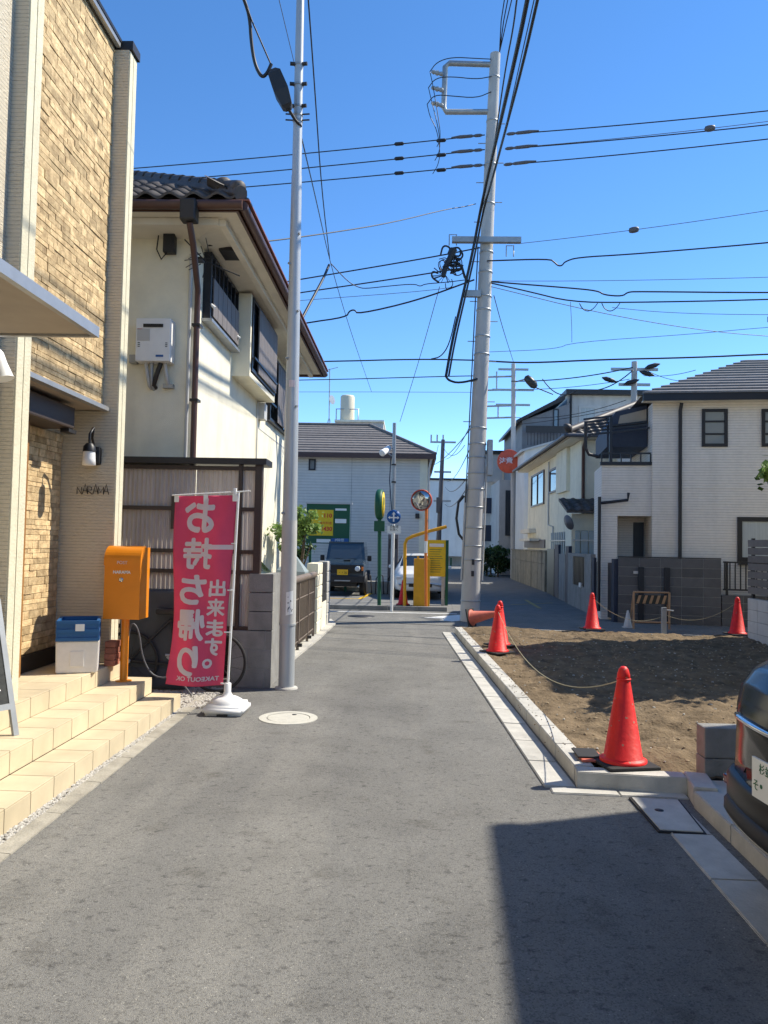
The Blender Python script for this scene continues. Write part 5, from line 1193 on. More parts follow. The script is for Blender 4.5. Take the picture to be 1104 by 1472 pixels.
# ================================================================== TILED HOUSE ON THE RIGHT (turned with the cross street)
th = thing('tiled_house', (5.6, 17.9, 0), 'two-storey grey tile-clad house with dark slate roof beyond the soil lot', 'building', rz=R(-7.5))
Mt = MW(th)
def tb_(nm, m, x0, x1, y0, y1, z0, z1, par=None, b=0): return lbox(Mt, par or th, nm, m, x0, x1, y0, y1, z0, z1, b)
tb_('wall', 'tile_grey', 0, 9, 0, 9, 0, 5.05)
tb_('wing_wall', 'tile_grey', -1.12, -.76, .10, 1.7, 0, 3.60)
tb_('wing_wall', 'tile_grey', -.76, 0, .10, 1.7, 2.42, 3.62)
tb_('wing_wall', 'tile_grey', -.76, -.001, 1.0, 1.7, 0, 2.42)
tb_('entrance_door', 'win_frame', -.27, -.03, .94, 1.0, .2, 2.3)
k_ = tb_('band_course', 'tile_grey', -.006, 9, -.006, 0, 3.05, 3.30)
tb_('balcony_coping', 'win_frame', -1.16, .0, .06, .16, 3.60, 3.68)
bal = tb_('balcony_rail', 'win_frame', -1.14, -.02, .08, .11, 3.86, 3.90)
for k in range(6): tb_('balcony_post', 'win_frame', -1.14+.22*k, -1.11+.22*k, .085, .11, 3.68, 3.86, bal)
tb_('balcony_post', 'win_frame', -.95, -.88, .1, .17, 3.6, 4.75)
# balcony canopy of dark slats
for k in range(6):
    m = MB().hexa([(-1.45, .1+.22*k, 4.30+.11*k), (-.05, .1+.22*k, 4.45+.11*k), (-.05, .15+.22*k, 4.45+.11*k), (-1.45, .15+.22*k, 4.30+.11*k), (-1.45, .1+.22*k, 4.34+.11*k), (-.05, .1+.22*k, 4.50+.11*k), (-.05, .15+.22*k, 4.50+.11*k), (-1.45, .15+.22*k, 4.34+.11*k)]); m.v = [Mt @ v for v in m.v]; m.build('canopy_slat', 'win_frame', th)
m = MB().tube([Mt @ Vector(v) for v in ((-1.5, .05, 4.6), (-1.5, .05, 4.0), (-1.42, .05, 3.85), (-1.2, .05, 3.8))], .04, 8); m.build('canopy_bracket', 'win_frame', th)
m = MB().extr([Mt @ Vector(v) for v in ((-.02, .6, 5.1), (-.75, .6, 4.95), (-.95, .6, 4.6), (-.95, .6, 4.1), (-.02, .6, 4.1))], Mt.to_3x3() @ Vector((0, 2.5, 0))); m.build('dormer_hood', 'navy_wall', th)
m = MB().extr([Mt @ Vector(v) for v in ((-.04, .59, 5.0), (-.65, .59, 4.85), (-.70, .59, 4.62), (-.04, .59, 4.72))], Mt.to_3x3() @ Vector((0, .004, 0))); m.build('hood_panel', 'soffit', th)
m = MB().tube([Mt @ Vector(v) for v in ((.62, -.10, 5.02), (.60, -.06, 4.85), (.60, -.06, 1.2), (.60, -.06, .2))], .04, 10); m.build('downpipe', 'win_frame', th)
m = MB().tube([Mt @ Vector(v) for v in ((-1.18, -.02, 2.7), (-.55, -.02, 2.78), (-.53, -.02, 2.95))], .035, 8).tube([Mt @ Vector(v) for v in ((-1.18, -.02, 2.85), (-1.18, -.02, .2))], .04, 8); m.build('downpipe', 'win_frame', th)
# roof: slate courses
tb_('fascia', 'win_frame', -.28, 9.2, -.42, -.38, 5.02, 5.20)
tb_('soffit', 'eave_board', -.25, 9.2, -.38, .0, 5.04, 5.07)
sl_r = R(24); nC = 13; course = .29
for k in range(nC):
    y0, z0 = -.45+course*math.cos(sl_r)*k, 5.18+course*math.sin(sl_r)*k
    xl_ = -.30+.215*k*1.15
    m = MB().hexa([(xl_, y0, z0), (9.4, y0, z0), (9.4, y0+course, z0+course*math.tan(sl_r)-.03), (xl_+.25, y0+course, z0+course*math.tan(sl_r)-.03), (xl_, y0, z0+.045), (9.4, y0, z0+.045), (9.4, y0+course, z0+course*math.tan(sl_r)), (xl_+.25, y0+course, z0+course*math.tan(sl_r))]); m.v = [Mt @ v for v in m.v]
    m.build('tile_course', 'slate', th)
m = MB().add([Mt @ Vector(v) for v in ((-.30, -.40, 5.15), (9.3, -.40, 5.15), (9.3, 9.3, 5.15), (-.3, 9.3, 5.15), (3.2, 3.1, 6.72), (9.3, 3.1, 6.72), (9.3, 5.8, 6.72), (3.2, 5.8, 6.72))], [(3, 2, 1, 0), (0, 1, 5, 4), (1, 2, 6, 5), (2, 3, 7, 6), (3, 0, 4, 7), (4, 5, 6, 7)]); m.build('roof', 'slate', th)
# windows
def win_y(par, M, x0, x1, z0, z1, y=-.04, fw=.07, bars=0, split=1, glass='glass_pale', fr='win_frame'):
    m = MB()
    for a_, b_, c_, d_ in ((x0, x1, z0, z0+fw), (x0, x1, z1-fw, z1), (x0, x0+fw, z0+fw, z1-fw), (x1-fw, x1, z0+fw, z1-fw)): m.box(a_, b_, y, y+.06, c_, d_)
    m.v = [M @ v for v in m.v]; w = m.build('window', fr, par)
    for k in range(split):
        a_ = x0+fw+(x1-x0-2*fw)*k/split; b_ = x0+fw+(x1-x0-2*fw)*(k+1)/split
        lbox(M, w, 'pane', glass, a_+.003, b_-.003, y+.025, y+.035, z0+fw, z1-fw)
        if k: lbox(M, w, 'mullion', fr, a_-.03, a_+.03, y+.005, y+.05, z0+fw, z1-fw)
    for k in range(bars): z = z0+(z1-z0)*(k+1)/(bars+1); lbox(M, w, 'bar', fr, x0+fw, x1-fw, y+.01, y+.024, z-.022, z+.022)
    return w
Ti = Mt.inverted()
def tl(px, py):                                   # pixel -> local point on the facade plane
    d = Mt.to_3x3().inverted() @ ray(px, py); c = Ti @ CAMP; t = (-.02-c.y)/d.y; return c+d*t
a_, b_ = tl(1009, 588), tl(1046, 642); win_y(th, Mt, a_.x, b_.x, b_.z, a_.z, bars=2)
a_ = tl(1095, 588); win_y(th, Mt, a_.x, a_.x+.65, b_.z+.0, a_.z, bars=2)
a_, b_ = tl(1060, 743), tl(1060, 806); win_y(th, Mt, a_.x, a_.x+1.7, b_.z-.02, a_.z, split=2, fw=.10, glass='curtain')
tb_('window_sill', 'win_frame', a_.x, a_.x+1.7, -.12, -.04, b_.z-.09, b_.z-.03)
# dark boundary wall, blocks as pieces
WA, WB_ = Vector((4.72, 17.48, 0)), Vector((6.86, 17.12, 0))
dw = block_wall('boundary_wall', (WA.x, WA.y), (WB_.x, WB_.y), .14, 0, 7, 'dark grey block wall in front of the tiled house', 'tile_dark', bl=.45, bh=.208, stag=False, core='grout')
MB().slab((WA.x, WA.y+.0), (WB_.x, WB_.y), .16, 1.456, 1.485, 1).build('coping', 'dark_metal', dw)
dd = (WB_-WA).normalized(); nn = Vector((dd.y, -dd.x, 0))
for px in (925, 961):
    t = (AY(px, 850, 17.2).x-WA.x)/dd.x; p = WA+dd*t
    MB().slab((p-dd*.06+nn*.004)[:2], (p+dd*.06+nn*.004)[:2], .05, .02, 1.25, -1).build('fin', 'win_frame', dw)
t = (AY(918, 817, 17.2).x-WA.x)/dd.x; p = WA+dd*t; MB().slab((p-dd*.05+nn*.003)[:2], (p+dd*.05+nn*.003)[:2], .015, 1.10, 1.16, -1).build('name_plate', 'frame_light', dw)
lw = block_wall('boundary_wall', (WB_.x+.01, WB_.y), (9.6, 16.66), .14, 0, 4, 'low dark block wall carrying a black railing', 'tile_dark', bl=.45, bh=.17, stag=False, core='grout')
rl = thing('railing', (7.5, 17.1, .7), 'black metal railing on the low dark wall', 'railing')
ra, rb_ = WB_+Vector((.06, .06, 0)), Vector((9.5, 16.74, 0))
for z in (.80, 1.40): MB().slab(ra[:2], rb_[:2], .035, z-.018, z+.018).build('rail', 'win_frame', rl)
for k in range(24): q = ra.lerp(rb_, (k+.3)/24); MB().box(q.x-.011, q.x+.011, q.y-.011, q.y+.011, .818, 1.382).build('bar', 'win_frame', rl)
for k in (0, .4, .8): q = ra.lerp(rb_, k+.03); MB().box(q.x-.022, q.x+.022, q.y-.02, q.y+.02, .68, 1.42).build('post', 'win_frame', rl)
# gate of the tiled house and the next grey wall
gtw = thing('entrance_gate', (4.7, 18, 0), 'narrow dark metal gate beside the dark block wall', 'gate')
gA, gB = Vector((4.70, 17.55, 0)), Vector((4.62, 19.3, 0))
for t0, t1, zt_ in ((0, .10, 1.42), (.42, .52, 1.45), (.9, 1, 1.42)): MB().slab(gA.lerp(gB, t0)[:2], gA.lerp(gB, t1)[:2], .12, 0, zt_, 0).build('gate_post', 'navy_wall', gtw)
for t0, t1 in ((.11, .41), (.53, .89)): MB().slab(gA.lerp(gB, t0)[:2], gA.lerp(gB, t1)[:2], .04, .06, 1.32, 0).build('gate_leaf', 'win_frame', gtw)
MB().slab(gA.lerp(gB, .45)[:2], gA.lerp(gB, .49)[:2], .15, .5, .9, 0).build('handle', 'galv', gtw)
gwl = thing('street_wall', (4.65, 20.5, 0), 'grey concrete street wall with a barred opening and slatted window', 'wall')
a0, a1 = Vector((4.62, 19.35, 0)), Vector((4.80, 23.0, 0)); L_ = lambda t: a0.lerp(a1, t)[:2]
MB().slab(L_(0), L_(.25), .14, 0, 1.5, 0).slab(L_(.75), L_(1), .14, 0, 1.5, 0).slab(L_(.25), L_(.75), .14, 0, .62, 0).slab(L_(.25), L_(.75), .14, 1.42, 1.5, 0).build('wall', 'concrete_dark', gwl)
MB().slab(L_(.25), L_(.75), .04, .62, 1.42, 0).build('dark_opening', 'navy_wall', gwl)
for k in range(9): MB().slab(L_(.27+.055*k), L_(.29+.055*k), .11, .63, 1.41, 0).build('bar', 'win_frame', gwl)
MB().slab(L_(.38), L_(.46), .17, .60, .72, 0).build('ledge_pot', 'white', gwl)
ng = thing('side_gate', (4.85, 24, 0), 'dark narrow side gate between the grey wall and the old mossy wall', 'gate')
b0, b1 = Vector((4.82, 23.1, 0)), Vector((5.12, 28.4, 0))
for t0, t1, zt_, mm in ((0, .12, 1.7, 'navy_wall'), (.14, .40, 1.45, 'concrete_dark'), (.42, .60, 1.75, 'navy_wall'), (.62, .98, 1.6, 'win_frame')): MB().slab(b0.lerp(b1, t0)[:2], b0.lerp(b1, t1)[:2], .10, 0, zt_, 0).build('gate_leaf', mm, ng)
ow = thing('mossy_wall', (5.2, 34, 0), 'old stained concrete panel wall along the side street', 'wall')
o0, o1 = Vector((5.16, 28.9, 0)), Vector((5.32, 39.5, 0)); nP = 6
for k in range(nP):
    A_, B_ = o0.lerp(o1, k/nP), o0.lerp(o1, (k+1)/nP-.006)
    MB().slab(A_[:2], B_[:2], .14, 0, 1.02, 0).build('panel', 'old_wall', ow); MB().slab(A_[:2], B_[:2], .13, 1.03, 1.48, 0).build('panel', 'old_wall', ow)
MB().slab((o0-Vector((0, .05, 0)))[:2], (o1)[:2], .20, 1.485, 1.54, 0).build('coping', 'old_wall', ow)
sfn = thing('sheet_fence', (5.6, 23.4, 0), 'pale blue-grey corrugated sheet fence behind the grey street wall', 'fence')
zt_ = 2.16
for A0, B0, n in ((Vector((5.02, 27.3, 0)), Vector((4.93, 22.92, 0)), 22), (Vector((4.94, 22.88, 0)), Vector((5.55, 22.5, 0)), 6)):
    for k in range(n):
        A_, B_ = A0.lerp(B0, k/n), A0.lerp(B0, (k+1)/n); o_ = Vector((.03, 0, 0)) if k % 2 else Vector()
        MB().slab((A_+o_)[:2], (B_+o_)[:2], .02, 0, zt_, 0).build('sheet', 'sheet_blue', sfn)
    MB().slab((A0-Vector((.035, .03, 0)))[:2], (B0-Vector((.035, .03, 0)))[:2], .03, zt_-.30, zt_-.26, 0).build('rail', 'galv', sfn)

# ================================================================== CREAM HOUSE ON THE RIGHT
bh = thing('beige_house', (7, 29, 0), 'old beige two-storey house with grey tiled roof on the side street', 'building')
bx0, by0, by1 = 5.32, 24.0, 34.6
MB().box(bx0, 10.5, by0, by1, 0, 5.0).build('wall', 'stucco', bh)
ez = 5.12
MB().add([(bx0-.55, by0-.5, ez), (11, by0-.5, ez), (11, by1+.5, ez), (bx0-.55, by1+.5, ez), (8.2, by0+3, 6.75), (8.2, by1-3, 6.75)], [(0, 1, 4), (1, 2, 5, 4), (2, 3, 5), (3, 0, 4, 5), (3, 2, 1, 0)]).build('roof', 'kawara', bh); rf2 = bh.children[-1]
MB().box(bx0-.42, 10.9, by0-.40, by1+.45, ez-.10, ez-.02).build('eave', 'eave_board', bh)
sl1 = math.atan2(1.63, 3.43)
tme2 = tile_mesh(.30, .34)
for r in range(9):
    o = .30*r
    for k in range(18):
        x = bx0-.5+.30*k
        if x < bx0-.5+o*.85 or x > 9.0: continue
        piece('roof_tile', tme2, rf2, Matrix.Translation((x, by0-.52+o*math.cos(sl1)*1.0, ez+.01+o*math.sin(sl1)*1.06)) @ Matrix.Rotation(sl1-.03, 4, 'X'))
MB().tube([(bx0-.5, by0-.45, ez+.1), (8.2, by0+3, 6.85)], .12, 8).tube([(8.2, by0+3, 6.85), (8.2, by1-3, 6.85)], .14, 8).build('ridge', 'kawara', rf2)
MB().lathe([(0, -.07), (.10, -.05), (.12, .05), (.08, .2), (0, .22)], (bx0-.5, by0-.5, ez+.18), 12, (-.6, -.7, .2)).build('ridge_end_tile', 'kawara', rf2)
MB().tube([(bx0-.6, by0-.55, ez-.04), (bx0-.6, by1+.5, ez-.04)], .06, 8).tube([(bx0-.6, by0-.55, ez-.04), (10.9, by0-.55, ez-.04)], .06, 8).build('gutter', 'wire_grey', bh)
MB().tube([(bx0+.05, by0-.5, ez-.08), (bx0+.05, by0-.07, ez-.35), (bx0+.05, by0-.07, 2.9), (bx0+.05, by0-.07, .3)], .05, 8).build('downpipe', 'gutter', bh)
def winl(y0, y1, z0, z1, split=1, glass='glass_dark'):      # windows on the street side (facing -x)
    X = bx0; m = MB(); fw = .07
    for (a_, b_, c_, d_) in ((y0, y1, z0, z0+fw), (y0, y1, z1-fw, z1), (y0, y0+fw, z0+fw, z1-fw), (y1-fw, y1, z0+fw, z1-fw)): m.box(X-.06, X, a_, b_, c_, d_)
    w = m.build('window', 'gutter', bh)
    for k in range(split):
        a_ = y0+fw+(y1-y0-2*fw)*k/split; b_ = y0+fw+(y1-y0-2*fw)*(k+1)/split
        MB().box(X-.025, X-.012, a_+.004, b_-.004, z0+fw, z1-fw).build('pane', glass, w)
        if k: MB().box(X-.055, X-.01, a_-.03, a_+.03, z0+fw, z1-fw).build('mullion', 'gutter', w)
    return w
def yx(px): 
    d = ray(px, 700); return CAMP.y+d.y*(bx0-CAMP.x)/d.x
def zx(px, py): d = ray(px, py); return HC+d.z*bx0/d.x
winl(yx(783), yx(765), zx(774, 727), zx(774, 680), 2); winl(yx(803), yx(791), zx(797, 708), zx(797, 673))
MB().box(bx0-.12, bx0, yx(819), yx(804), zx(811, 708), ez-.13).build('shutter_box', 'stucco', bh)
MB().box(bx0-.3, bx0, by1-2.2, by1+.2, 2.25, 2.42).box(bx0-.45, bx0-.06, by1-3.4, by1-.6, 1.9, 2.0).build('porch_roof', 'eave_board', bh)
MB().box(bx0-.05, bx0, yx(785), yx(756), 1.62, 1.95).build('lower_band', 'louver', bh)
m = MB().tube([(bx0-.04, yx(790), 4.9), (bx0-.04, yx(790), 2.5), (bx0-.04, yx(797), 2.4), (bx0-.04, yx(797), 1.8)], .03, 6); m.build('conduit', 'frame_light', bh)
# front porch with small roof
pz = AY(838, 738, 22.9).z; px0, px1 = AY(818, 738, 22.9).x, AY(862, 738, 22.9).x+.8
MB().box(px0+.12, px1, 23.1, 24, 0, pz).build('porch_wall', 'stucco', bh)
MB().hexa([(px0-.1, 22.7, pz), (px1, 22.7, pz), (px1, 24, pz+.42), (px0-.1, 24, pz+.42), (px0-.1, 22.7, pz+.07), (px1, 22.7, pz+.07), (px1, 24, pz+.5), (px0-.1, 24, pz+.5)]).build('porch_roof', 'kawara', bh); pr = bh.children[-1]
for r in range(4):
    for k in range(7): piece('roof_tile', tme2, pr, Matrix.Translation((px0-.05+.30*k, 22.68+.3*r, pz+.085+.1*r)) @ Matrix.Rotation(.30, 4, 'X'))
MB().lathe([(0, .02), (.22, -.05), (.23, -.07), (0, -.02)], AY(815, 752, 22.6), 20, (-.8, -.3, -.3)).build('satellite_dish', 'wire_grey', bh)

# ================================================================== DARK BUILDING AND FAR STREET
dk = thing('grey_building', (9, 42, 0), 'dark grey three-storey building rising behind the beige house', 'building')
l, r_, tz = AY(742, 640, 42).x, AY(925, 640, 42).x, AY(830, 568, 42).z
MB().box(AY(815, 600, 42).x, r_+3, 42, 50, 0, tz).build('wall', 'stucco_grey', dk)
MB().hexa([(l+.2, 41.2, 0), (AY(815, 600, 42).x-.02, 41.2, 0), (AY(815, 600, 42).x-.02, 49, 0), (l+.2, 49, 0), (l+.2, 41.2, AY(745, 606, 41.5).z), (AY(815, 600, 42).x-.02, 41.2, tz-.6), (AY(815, 600, 42).x-.02, 49, tz-.6), (l+.2, 49, AY(745, 606, 41.5).z)]).build('stair_wing', 'dark_cladding', dk)
MB().hexa([(AY(742, 610, 41).x, 40.9, AY(742, 608, 41).z), (AY(812, 570, 41).x, 40.9, tz-.45), (AY(812, 570, 41).x, 49, tz-.45), (AY(742, 610, 41).x, 49, AY(742, 608, 41).z), (AY(742, 610, 41).x, 40.9, AY(742, 604, 41).z), (AY(812, 570, 41).x, 40.9, tz-.2), (AY(812, 570, 41).x, 49, tz-.2), (AY(742, 610, 41).x, 49, AY(742, 604, 41).z)]).build('stair_roof', 'dark_metal', dk)
MB().box(AY(813, 570, 41.8).x, r_+3.2, 41.6, 50.2, tz, tz+.25).build('roof_coping', 'dark_metal', dk)
I4 = Matrix.Translation((0, 42, 0))
a_, b_ = AY(832, 583, 42), AY(858, 609, 42); win_y(dk, I4, a_.x, b_.x, b_.z, a_.z, fw=.12, glass='curtain', fr='frame_light')
I5 = Matrix.Translation((0, 41.2, 0))
a_, b_ = AY(795, 588, 41.2), AY(803, 616, 41.2); win_y(dk, I5, a_.x, b_.x, b_.z, a_.z, fw=.06)
MB().box(l+.3, AY(812, 600, 41).x, 40.6, 40.65, AY(770, 622, 40.6).z, AY(770, 612, 40.6).z).build('balcony_rail', 'dark_metal', dk)
for k in range(16): x = l+.4+k*.17; MB().box(x, x+.03, 40.6, 40.64, AY(770, 640, 40.6).z, AY(770, 622, 40.6).z).build('balcony_bar', 'dark_metal', dk)
MB().tube([(AY(820, 600, 41.9).x, 41.85, tz), (AY(820, 600, 41.9).x, 41.85, 4)], .07, 8).build('downpipe', 'dark_metal', dk)
wt = thing('white_house', (7, 38, 0), 'white gabled house between the beige house and the dark building', 'building')
a_, b_ = AY(752, 640, 38), AY(818, 640, 38); zt_ = AY(790, 622, 38).z
MB().hexa([(a_.x, 37.5, 0), (b_.x+1, 37.5, 0), (b_.x+1, 40.5, 0), (a_.x, 40.5, 0), (a_.x, 37.5, zt_-1.0), (b_.x+1, 37.5, zt_), (b_.x+1, 40.5, zt_), (a_.x, 40.5, zt_-1.0)]).build('wall', 'bldg_white', wt)
MB().hexa([(a_.x-.2, 37.3, zt_-1.05), (b_.x+1.1, 37.3, zt_), (b_.x+1.1, 40.6, zt_), (a_.x-.2, 40.6, zt_-1.05), (a_.x-.2, 37.3, zt_-.95), (b_.x+1.1, 37.3, zt_+.1), (b_.x+1.1, 40.6, zt_+.1), (a_.x-.2, 40.6, zt_-.95)]).build('roof', 'frame_light', wt)
# grey apartment with balconies down the street (behind pole and mirror)
fx = thing('far_apartment', (5.6, 46, 0), 'grey apartment with dark balconies at the end of the side street', 'building')
a_, b_ = AY(692, 640, 50), AY(752, 640, 46)
MB().box(a_.x+.3, b_.x+1.5, 50, 56, 0, AY(700, 655, 50).z).build('wall', 'bldg_white', fx)
for y0, y1, mm in ((652, 693, 'white'), (716, 738, 'navy_wall'), (755, 778, 'navy_wall')): MB().box(a_.x, AY(722, y0, 49.4).x, 49.2, 49.5, AY(700, y1, 49.4).z, AY(700, y0, 49.4).z).build('balcony', mm if mm != 'white' else 'stucco_grey', fx)
MB().box(AY(718, 700, 45).x, AY(752, 700, 45).x, 45, 50, 0, AY(735, 690, 45).z).build('wing_wall', 'stucco_grey', fx)
MB().box(AY(727, 700, 44.9).x, AY(734, 700, 44.9).x, 44.9, 44.99, AY(730, 770, 45).z, AY(730, 705, 45).z).build('window', 'glass_dark', fx)
MB().box(a_.x, AY(722, 655, 49.4).x+.2, 49, 50, AY(700, 655, 50).z, AY(700, 650, 50).z).build('roof_edge', 'dark_metal', fx)
fw_ = thing('white_building', (2, 62, 0), 'pale blank two-storey building at the far end of the street', 'building')
a_, b_ = AY(622, 690, 62), AY(692, 690, 62); MB().box(a_.x-1, b_.x+1.2, 62.5, 72, AY(660, 800, 62).z, AY(660, 690, 62).z).build('wall', 'bldg_white', fw_)
MB().box(a_.x-1, b_.x+1.2, 63.5, 72, 0, AY(660, 800, 62).z).build('ground_floor', 'stucco_grey', fw_)
MB().box(a_.x-1.1, b_.x+1.3, 62.4, 72.1, AY(660, 690, 62).z, AY(660, 687, 62).z).build('roof_edge', 'dark_metal', fw_)
for px in (642, 648): MB().box(AY(px, 800, 62).x, AY(px+2, 800, 62).x, 62.45, 63, 0, AY(px, 802, 62).z).build('pillar', 'sign_green', fw_)
for i, (px, py, Y, R_, n, h_) in enumerate(((700, 800, 43, .75, 1500, 1.5), (716, 798, 42, .7, 1500, 1.3), (706, 785, 45, .7, 1200, 2.2))):
    p = AY(px, py, Y); T = thing('hedge_shrub', (p.x, Y, 0), ('leafy dark shrub at the end of the mossy wall', 'clipped dark green bush against the mossy wall', 'taller green shrub beneath the grey apartment')[i], 'shrub')
    MB().tube([(p.x, Y, 0), (p.x, Y, 1.0)], .06, 6, .03).build('stem', 'bark', T); leaf_cloud('crown', T, (p.x, Y, h_*.6), R_, n, .16, 'leaf_dark' if i < 2 else 'leaf', 30+i, 1.0)

# ================================================================== PARKING LOT
gh = thing('grey_house', (-4, 30, 0), 'grey siding house with brown hip roof behind the parking lot', 'building')
gx1, gy0, gez = .67, 29.0, 5.02
MB().box(-9, gx1, gy0, 40, 0, gez).build('wall', 'grey_siding', gh)
MB().box(gx1-.28, gx1+.004, gy0-.012, gy0, 0, gez).build('corner_board', 'stucco', gh)
for x in (-2.2, -.75): MB().box(x, x+.012, gy0-.006, gy0, 0, gez).build('panel_joint', 'grout', gh)
p0 = Vector((gx1+.28, gy0-.35, gez)); rk = Vector((-1.75, 32.9, 6.72))
MB().add([(-9, gy0-.35, gez), p0, (gx1+.28, 40.3, gez), (-9, 40.3, gez), rk, (-9, 32.9, 6.72)], [(0, 1, 4, 5), (1, 2, 4), (2, 3, 5, 4), (3, 2, 1, 0)]).build('roof', 'shingle', gh); grf = gh.children[-1]
nC = 12
for k in range(nC):
    t0, t1 = k/nC, (k+1)/nC
    a_ = Vector((-9, gy0-.36, gez+.01)).lerp(Vector((-9, 32.9, 6.73)), t0); b_ = (p0+Vector((0, -.01, .01))).lerp(rk+Vector((0, 0, .01)), t0)
    c_ = p0.lerp(rk, t1); d_ = Vector((-9, gy0-.35, gez)).lerp(Vector((-9, 32.9, 6.72)), t1)
    up = Vector((0, 0, .035)); MB().add([a_, b_, c_, d_, a_+up, b_+up, c_+Vector((0, 0, .012)), d_+Vector((0, 0, .012))], [(4, 5, 6, 7), (0, 1, 5, 4), (1, 2, 6, 5)]).build('shingle_course', 'shingle', grf)
MB().tube([p0+Vector((0, 0, .04)), rk+Vector((0, 0, .05))], .07, 6).tube([(-9, 32.9, 6.77), rk+Vector((0, 0, .05))], .07, 6).build('ridge', 'shingle', grf)
MB().box(-9, gx1+.28, gy0-.40, gy0-.34, gez-.16, gez+.02).box(gx1+.25, gx1+.31, gy0-.34, 40, gez-.16, gez+.02).build('fascia', 'gutter', gh)
MB().box(-9, gx1+.25, gy0-.34, gy0, gez-.05, gez-.03).build('soffit', 'eave_board', gh)
MB().tube([(gx1+.15, gy0-.3, gez-.1), (gx1+.05, gy0-.07, gez-.5), (gx1+.05, gy0-.07, .2)], .045, 8).build('downpipe', 'frame_light', gh)
win_y(gh, Matrix.Translation((0, gy0, 0)), AY(444, 660, 29).x, AY(454, 660, 29).x, AY(449, 676, 29).z, AY(449, 660, 29).z, fw=.05)
MB().bbox(AY(597, 742, 28.9).x, AY(603, 742, 28.9).x, 28.88, 28.99, AY(600, 745, 28.9).z, AY(600, 738, 28.9).z, .02).build('vent_hood', 'dark_metal', gh)
# flat-roofed block behind with water tank and antenna
fb2 = thing('rear_building', (-2, 36, 0), 'flat-roofed pale block behind the grey house ridge', 'building')
MB().box(AY(482, 612, 36).x, AY(551, 612, 36).x, 36, 44, 0, AY(520, 607, 36).z).build('wall', 'stucco_grey', fb2)
MB().box(AY(481, 612, 36).x, AY(552, 612, 36).x, 35.9, 44.1, AY(520, 607, 36).z, AY(520, 604, 36).z).build('parapet', 'stucco', fb2)
tk = thing('water_tank', tuple(AY(498, 606, 36.5)), 'cream cylindrical water tank on the rooftop', 'tank')
c = AY(499, 606, 36.6); zt_ = AY(499, 569, 36.6).z
MB().lathe([(.34, c.z-.1), (.34, zt_-.08), (.30, zt_), (0, zt_+.02)], (c.x, c.y, 0), 24).build('body', 'tank', tk)
for dx in (-.5, .55): MB().tube([(c.x+dx, 36.3, c.z-.1), (c.x+dx, 36.3, c.z+.55), (c.x, 36.3, c.z+.55)], .03, 6).build('rail', 'galv', tk)
an = thing('antenna_mast', tuple(AY(474, 612, 34)), 'thin antenna mast with a small dish on the grey house roof', 'antenna')
b_ = AY(473, 613, 34); MB().tube([b_, AY(474, 530, 34)], .025, 6).tube([AY(469, 613, 34), AY(473, 600, 34), AY(478, 613, 34)], .02, 6).build('mast', 'galv', an)
MB().lathe([(.02, 0), (.2, .04), (.21, .06)], AY(476, 575, 33.9), 14, (.8, -.5, .1)).build('dish', 'galv', an)
MB().tube([AY(466, 533, 34), AY(486, 528, 34)], .015, 5).build('element', 'galv', an)
# kerb of the parking lot
pk = thing('parking_kerb', (-3, 19.4, 0), 'low dark kerb between cross street and parking lot', 'kerb')
strip(pk, (-8, 19.32, 0), (1.0, 19.42, 0), .14, -.04, .10, .75, 'kerb_block', 'concrete_dark', 1)
mark('bay_line', [(-7, 23.1), (-1.45, 23.15), (-1.45, 23.25), (-7, 23.2)], 'yellow painted line in front of the parked off-roader', 'plate_yellow', -.002)
mark('bay_line', [(-1.50, 23.15), (-1.38, 23.15), (-1.0, 27.5), (-1.12, 27.5)], 'yellow painted bay line beside the parked off-roader', 'plate_yellow', -.001)
for i, (x, y) in enumerate(((-2.1, 27.2), (.35, 27.4))):
    ws = thing('wheel_stop', (x, y, 0), ('concrete wheel stop behind the off-roader', 'concrete wheel stop behind the white car')[i], 'wheel stop'); MB().bbox(x-.7, x+.7, y, y+.13, -.008, .12, .02).build('block', 'concrete', ws)
# dark off-roader facing the street
JX = -2.06; JY = 24.25
oj = thing('off_roader', (JX, JY, 0), 'dark navy boxy off-roader with yellow plate facing the street', 'car', rz=0)
def jb_(nm, m, x0, x1, y0, y1, z0, z1, par=None, b=.02): return MB().bbox(JX+x0, JX+x1, JY+y0, JY+y1, z0, z1, b).build(nm, m, par or oj) if b else MB().box(JX+x0, JX+x1, JY+y0, JY+y1, z0, z1).build(nm, m, par or oj)
body = jb_('body', 'car_navy', -.66, .66, .10, 3.1, .48, 1.02, None, .05)
MB().hexa([(JX-.64, JY+.08, .98), (JX+.64, JY+.08, .98), (JX+.66, JY+1.0, 1.0), (JX-.66, JY+1.0, 1.0), (JX-.62, JY+.12, 1.04), (JX+.62, JY+.12, 1.04), (JX+.62, JY+1.05, 1.14), (JX-.62, JY+1.05, 1.14)]).build('hood', 'car_navy', oj); hd_ = oj.children[-1]
MB().bbox(JX-.02, JX+.20, JY+.55, JY+.70, 1.10, 1.125, .01).build('hood_scoop', 'black', hd_)
cab = MB(); cab.hexa([(JX-.66, JY+1.05, 1.0), (JX+.66, JY+1.05, 1.0), (JX+.66, JY+3.1, 1.0), (JX-.66, JY+3.1, 1.0), (JX-.58, JY+1.32, 1.66), (JX+.58, JY+1.32, 1.66), (JX+.58, JY+3.02, 1.68), (JX-.58, JY+3.02, 1.68)]); cab.build('cabin', 'car_navy', oj); cb2 = oj.children[-1]
def cabq(pts, nm, m, off): MB().extr(pts, off).build(nm, m, cb2)
f = lambda x, t: (JX+x*(1-.12*t), JY+1.05+.27*t-.012, 1.0+.66*t)
cabq([f(-.56, .2), f(.56, .2), f(.55, .90), f(-.55, .90)], 'windscreen', 'glass_screen', (0, .008, .003))
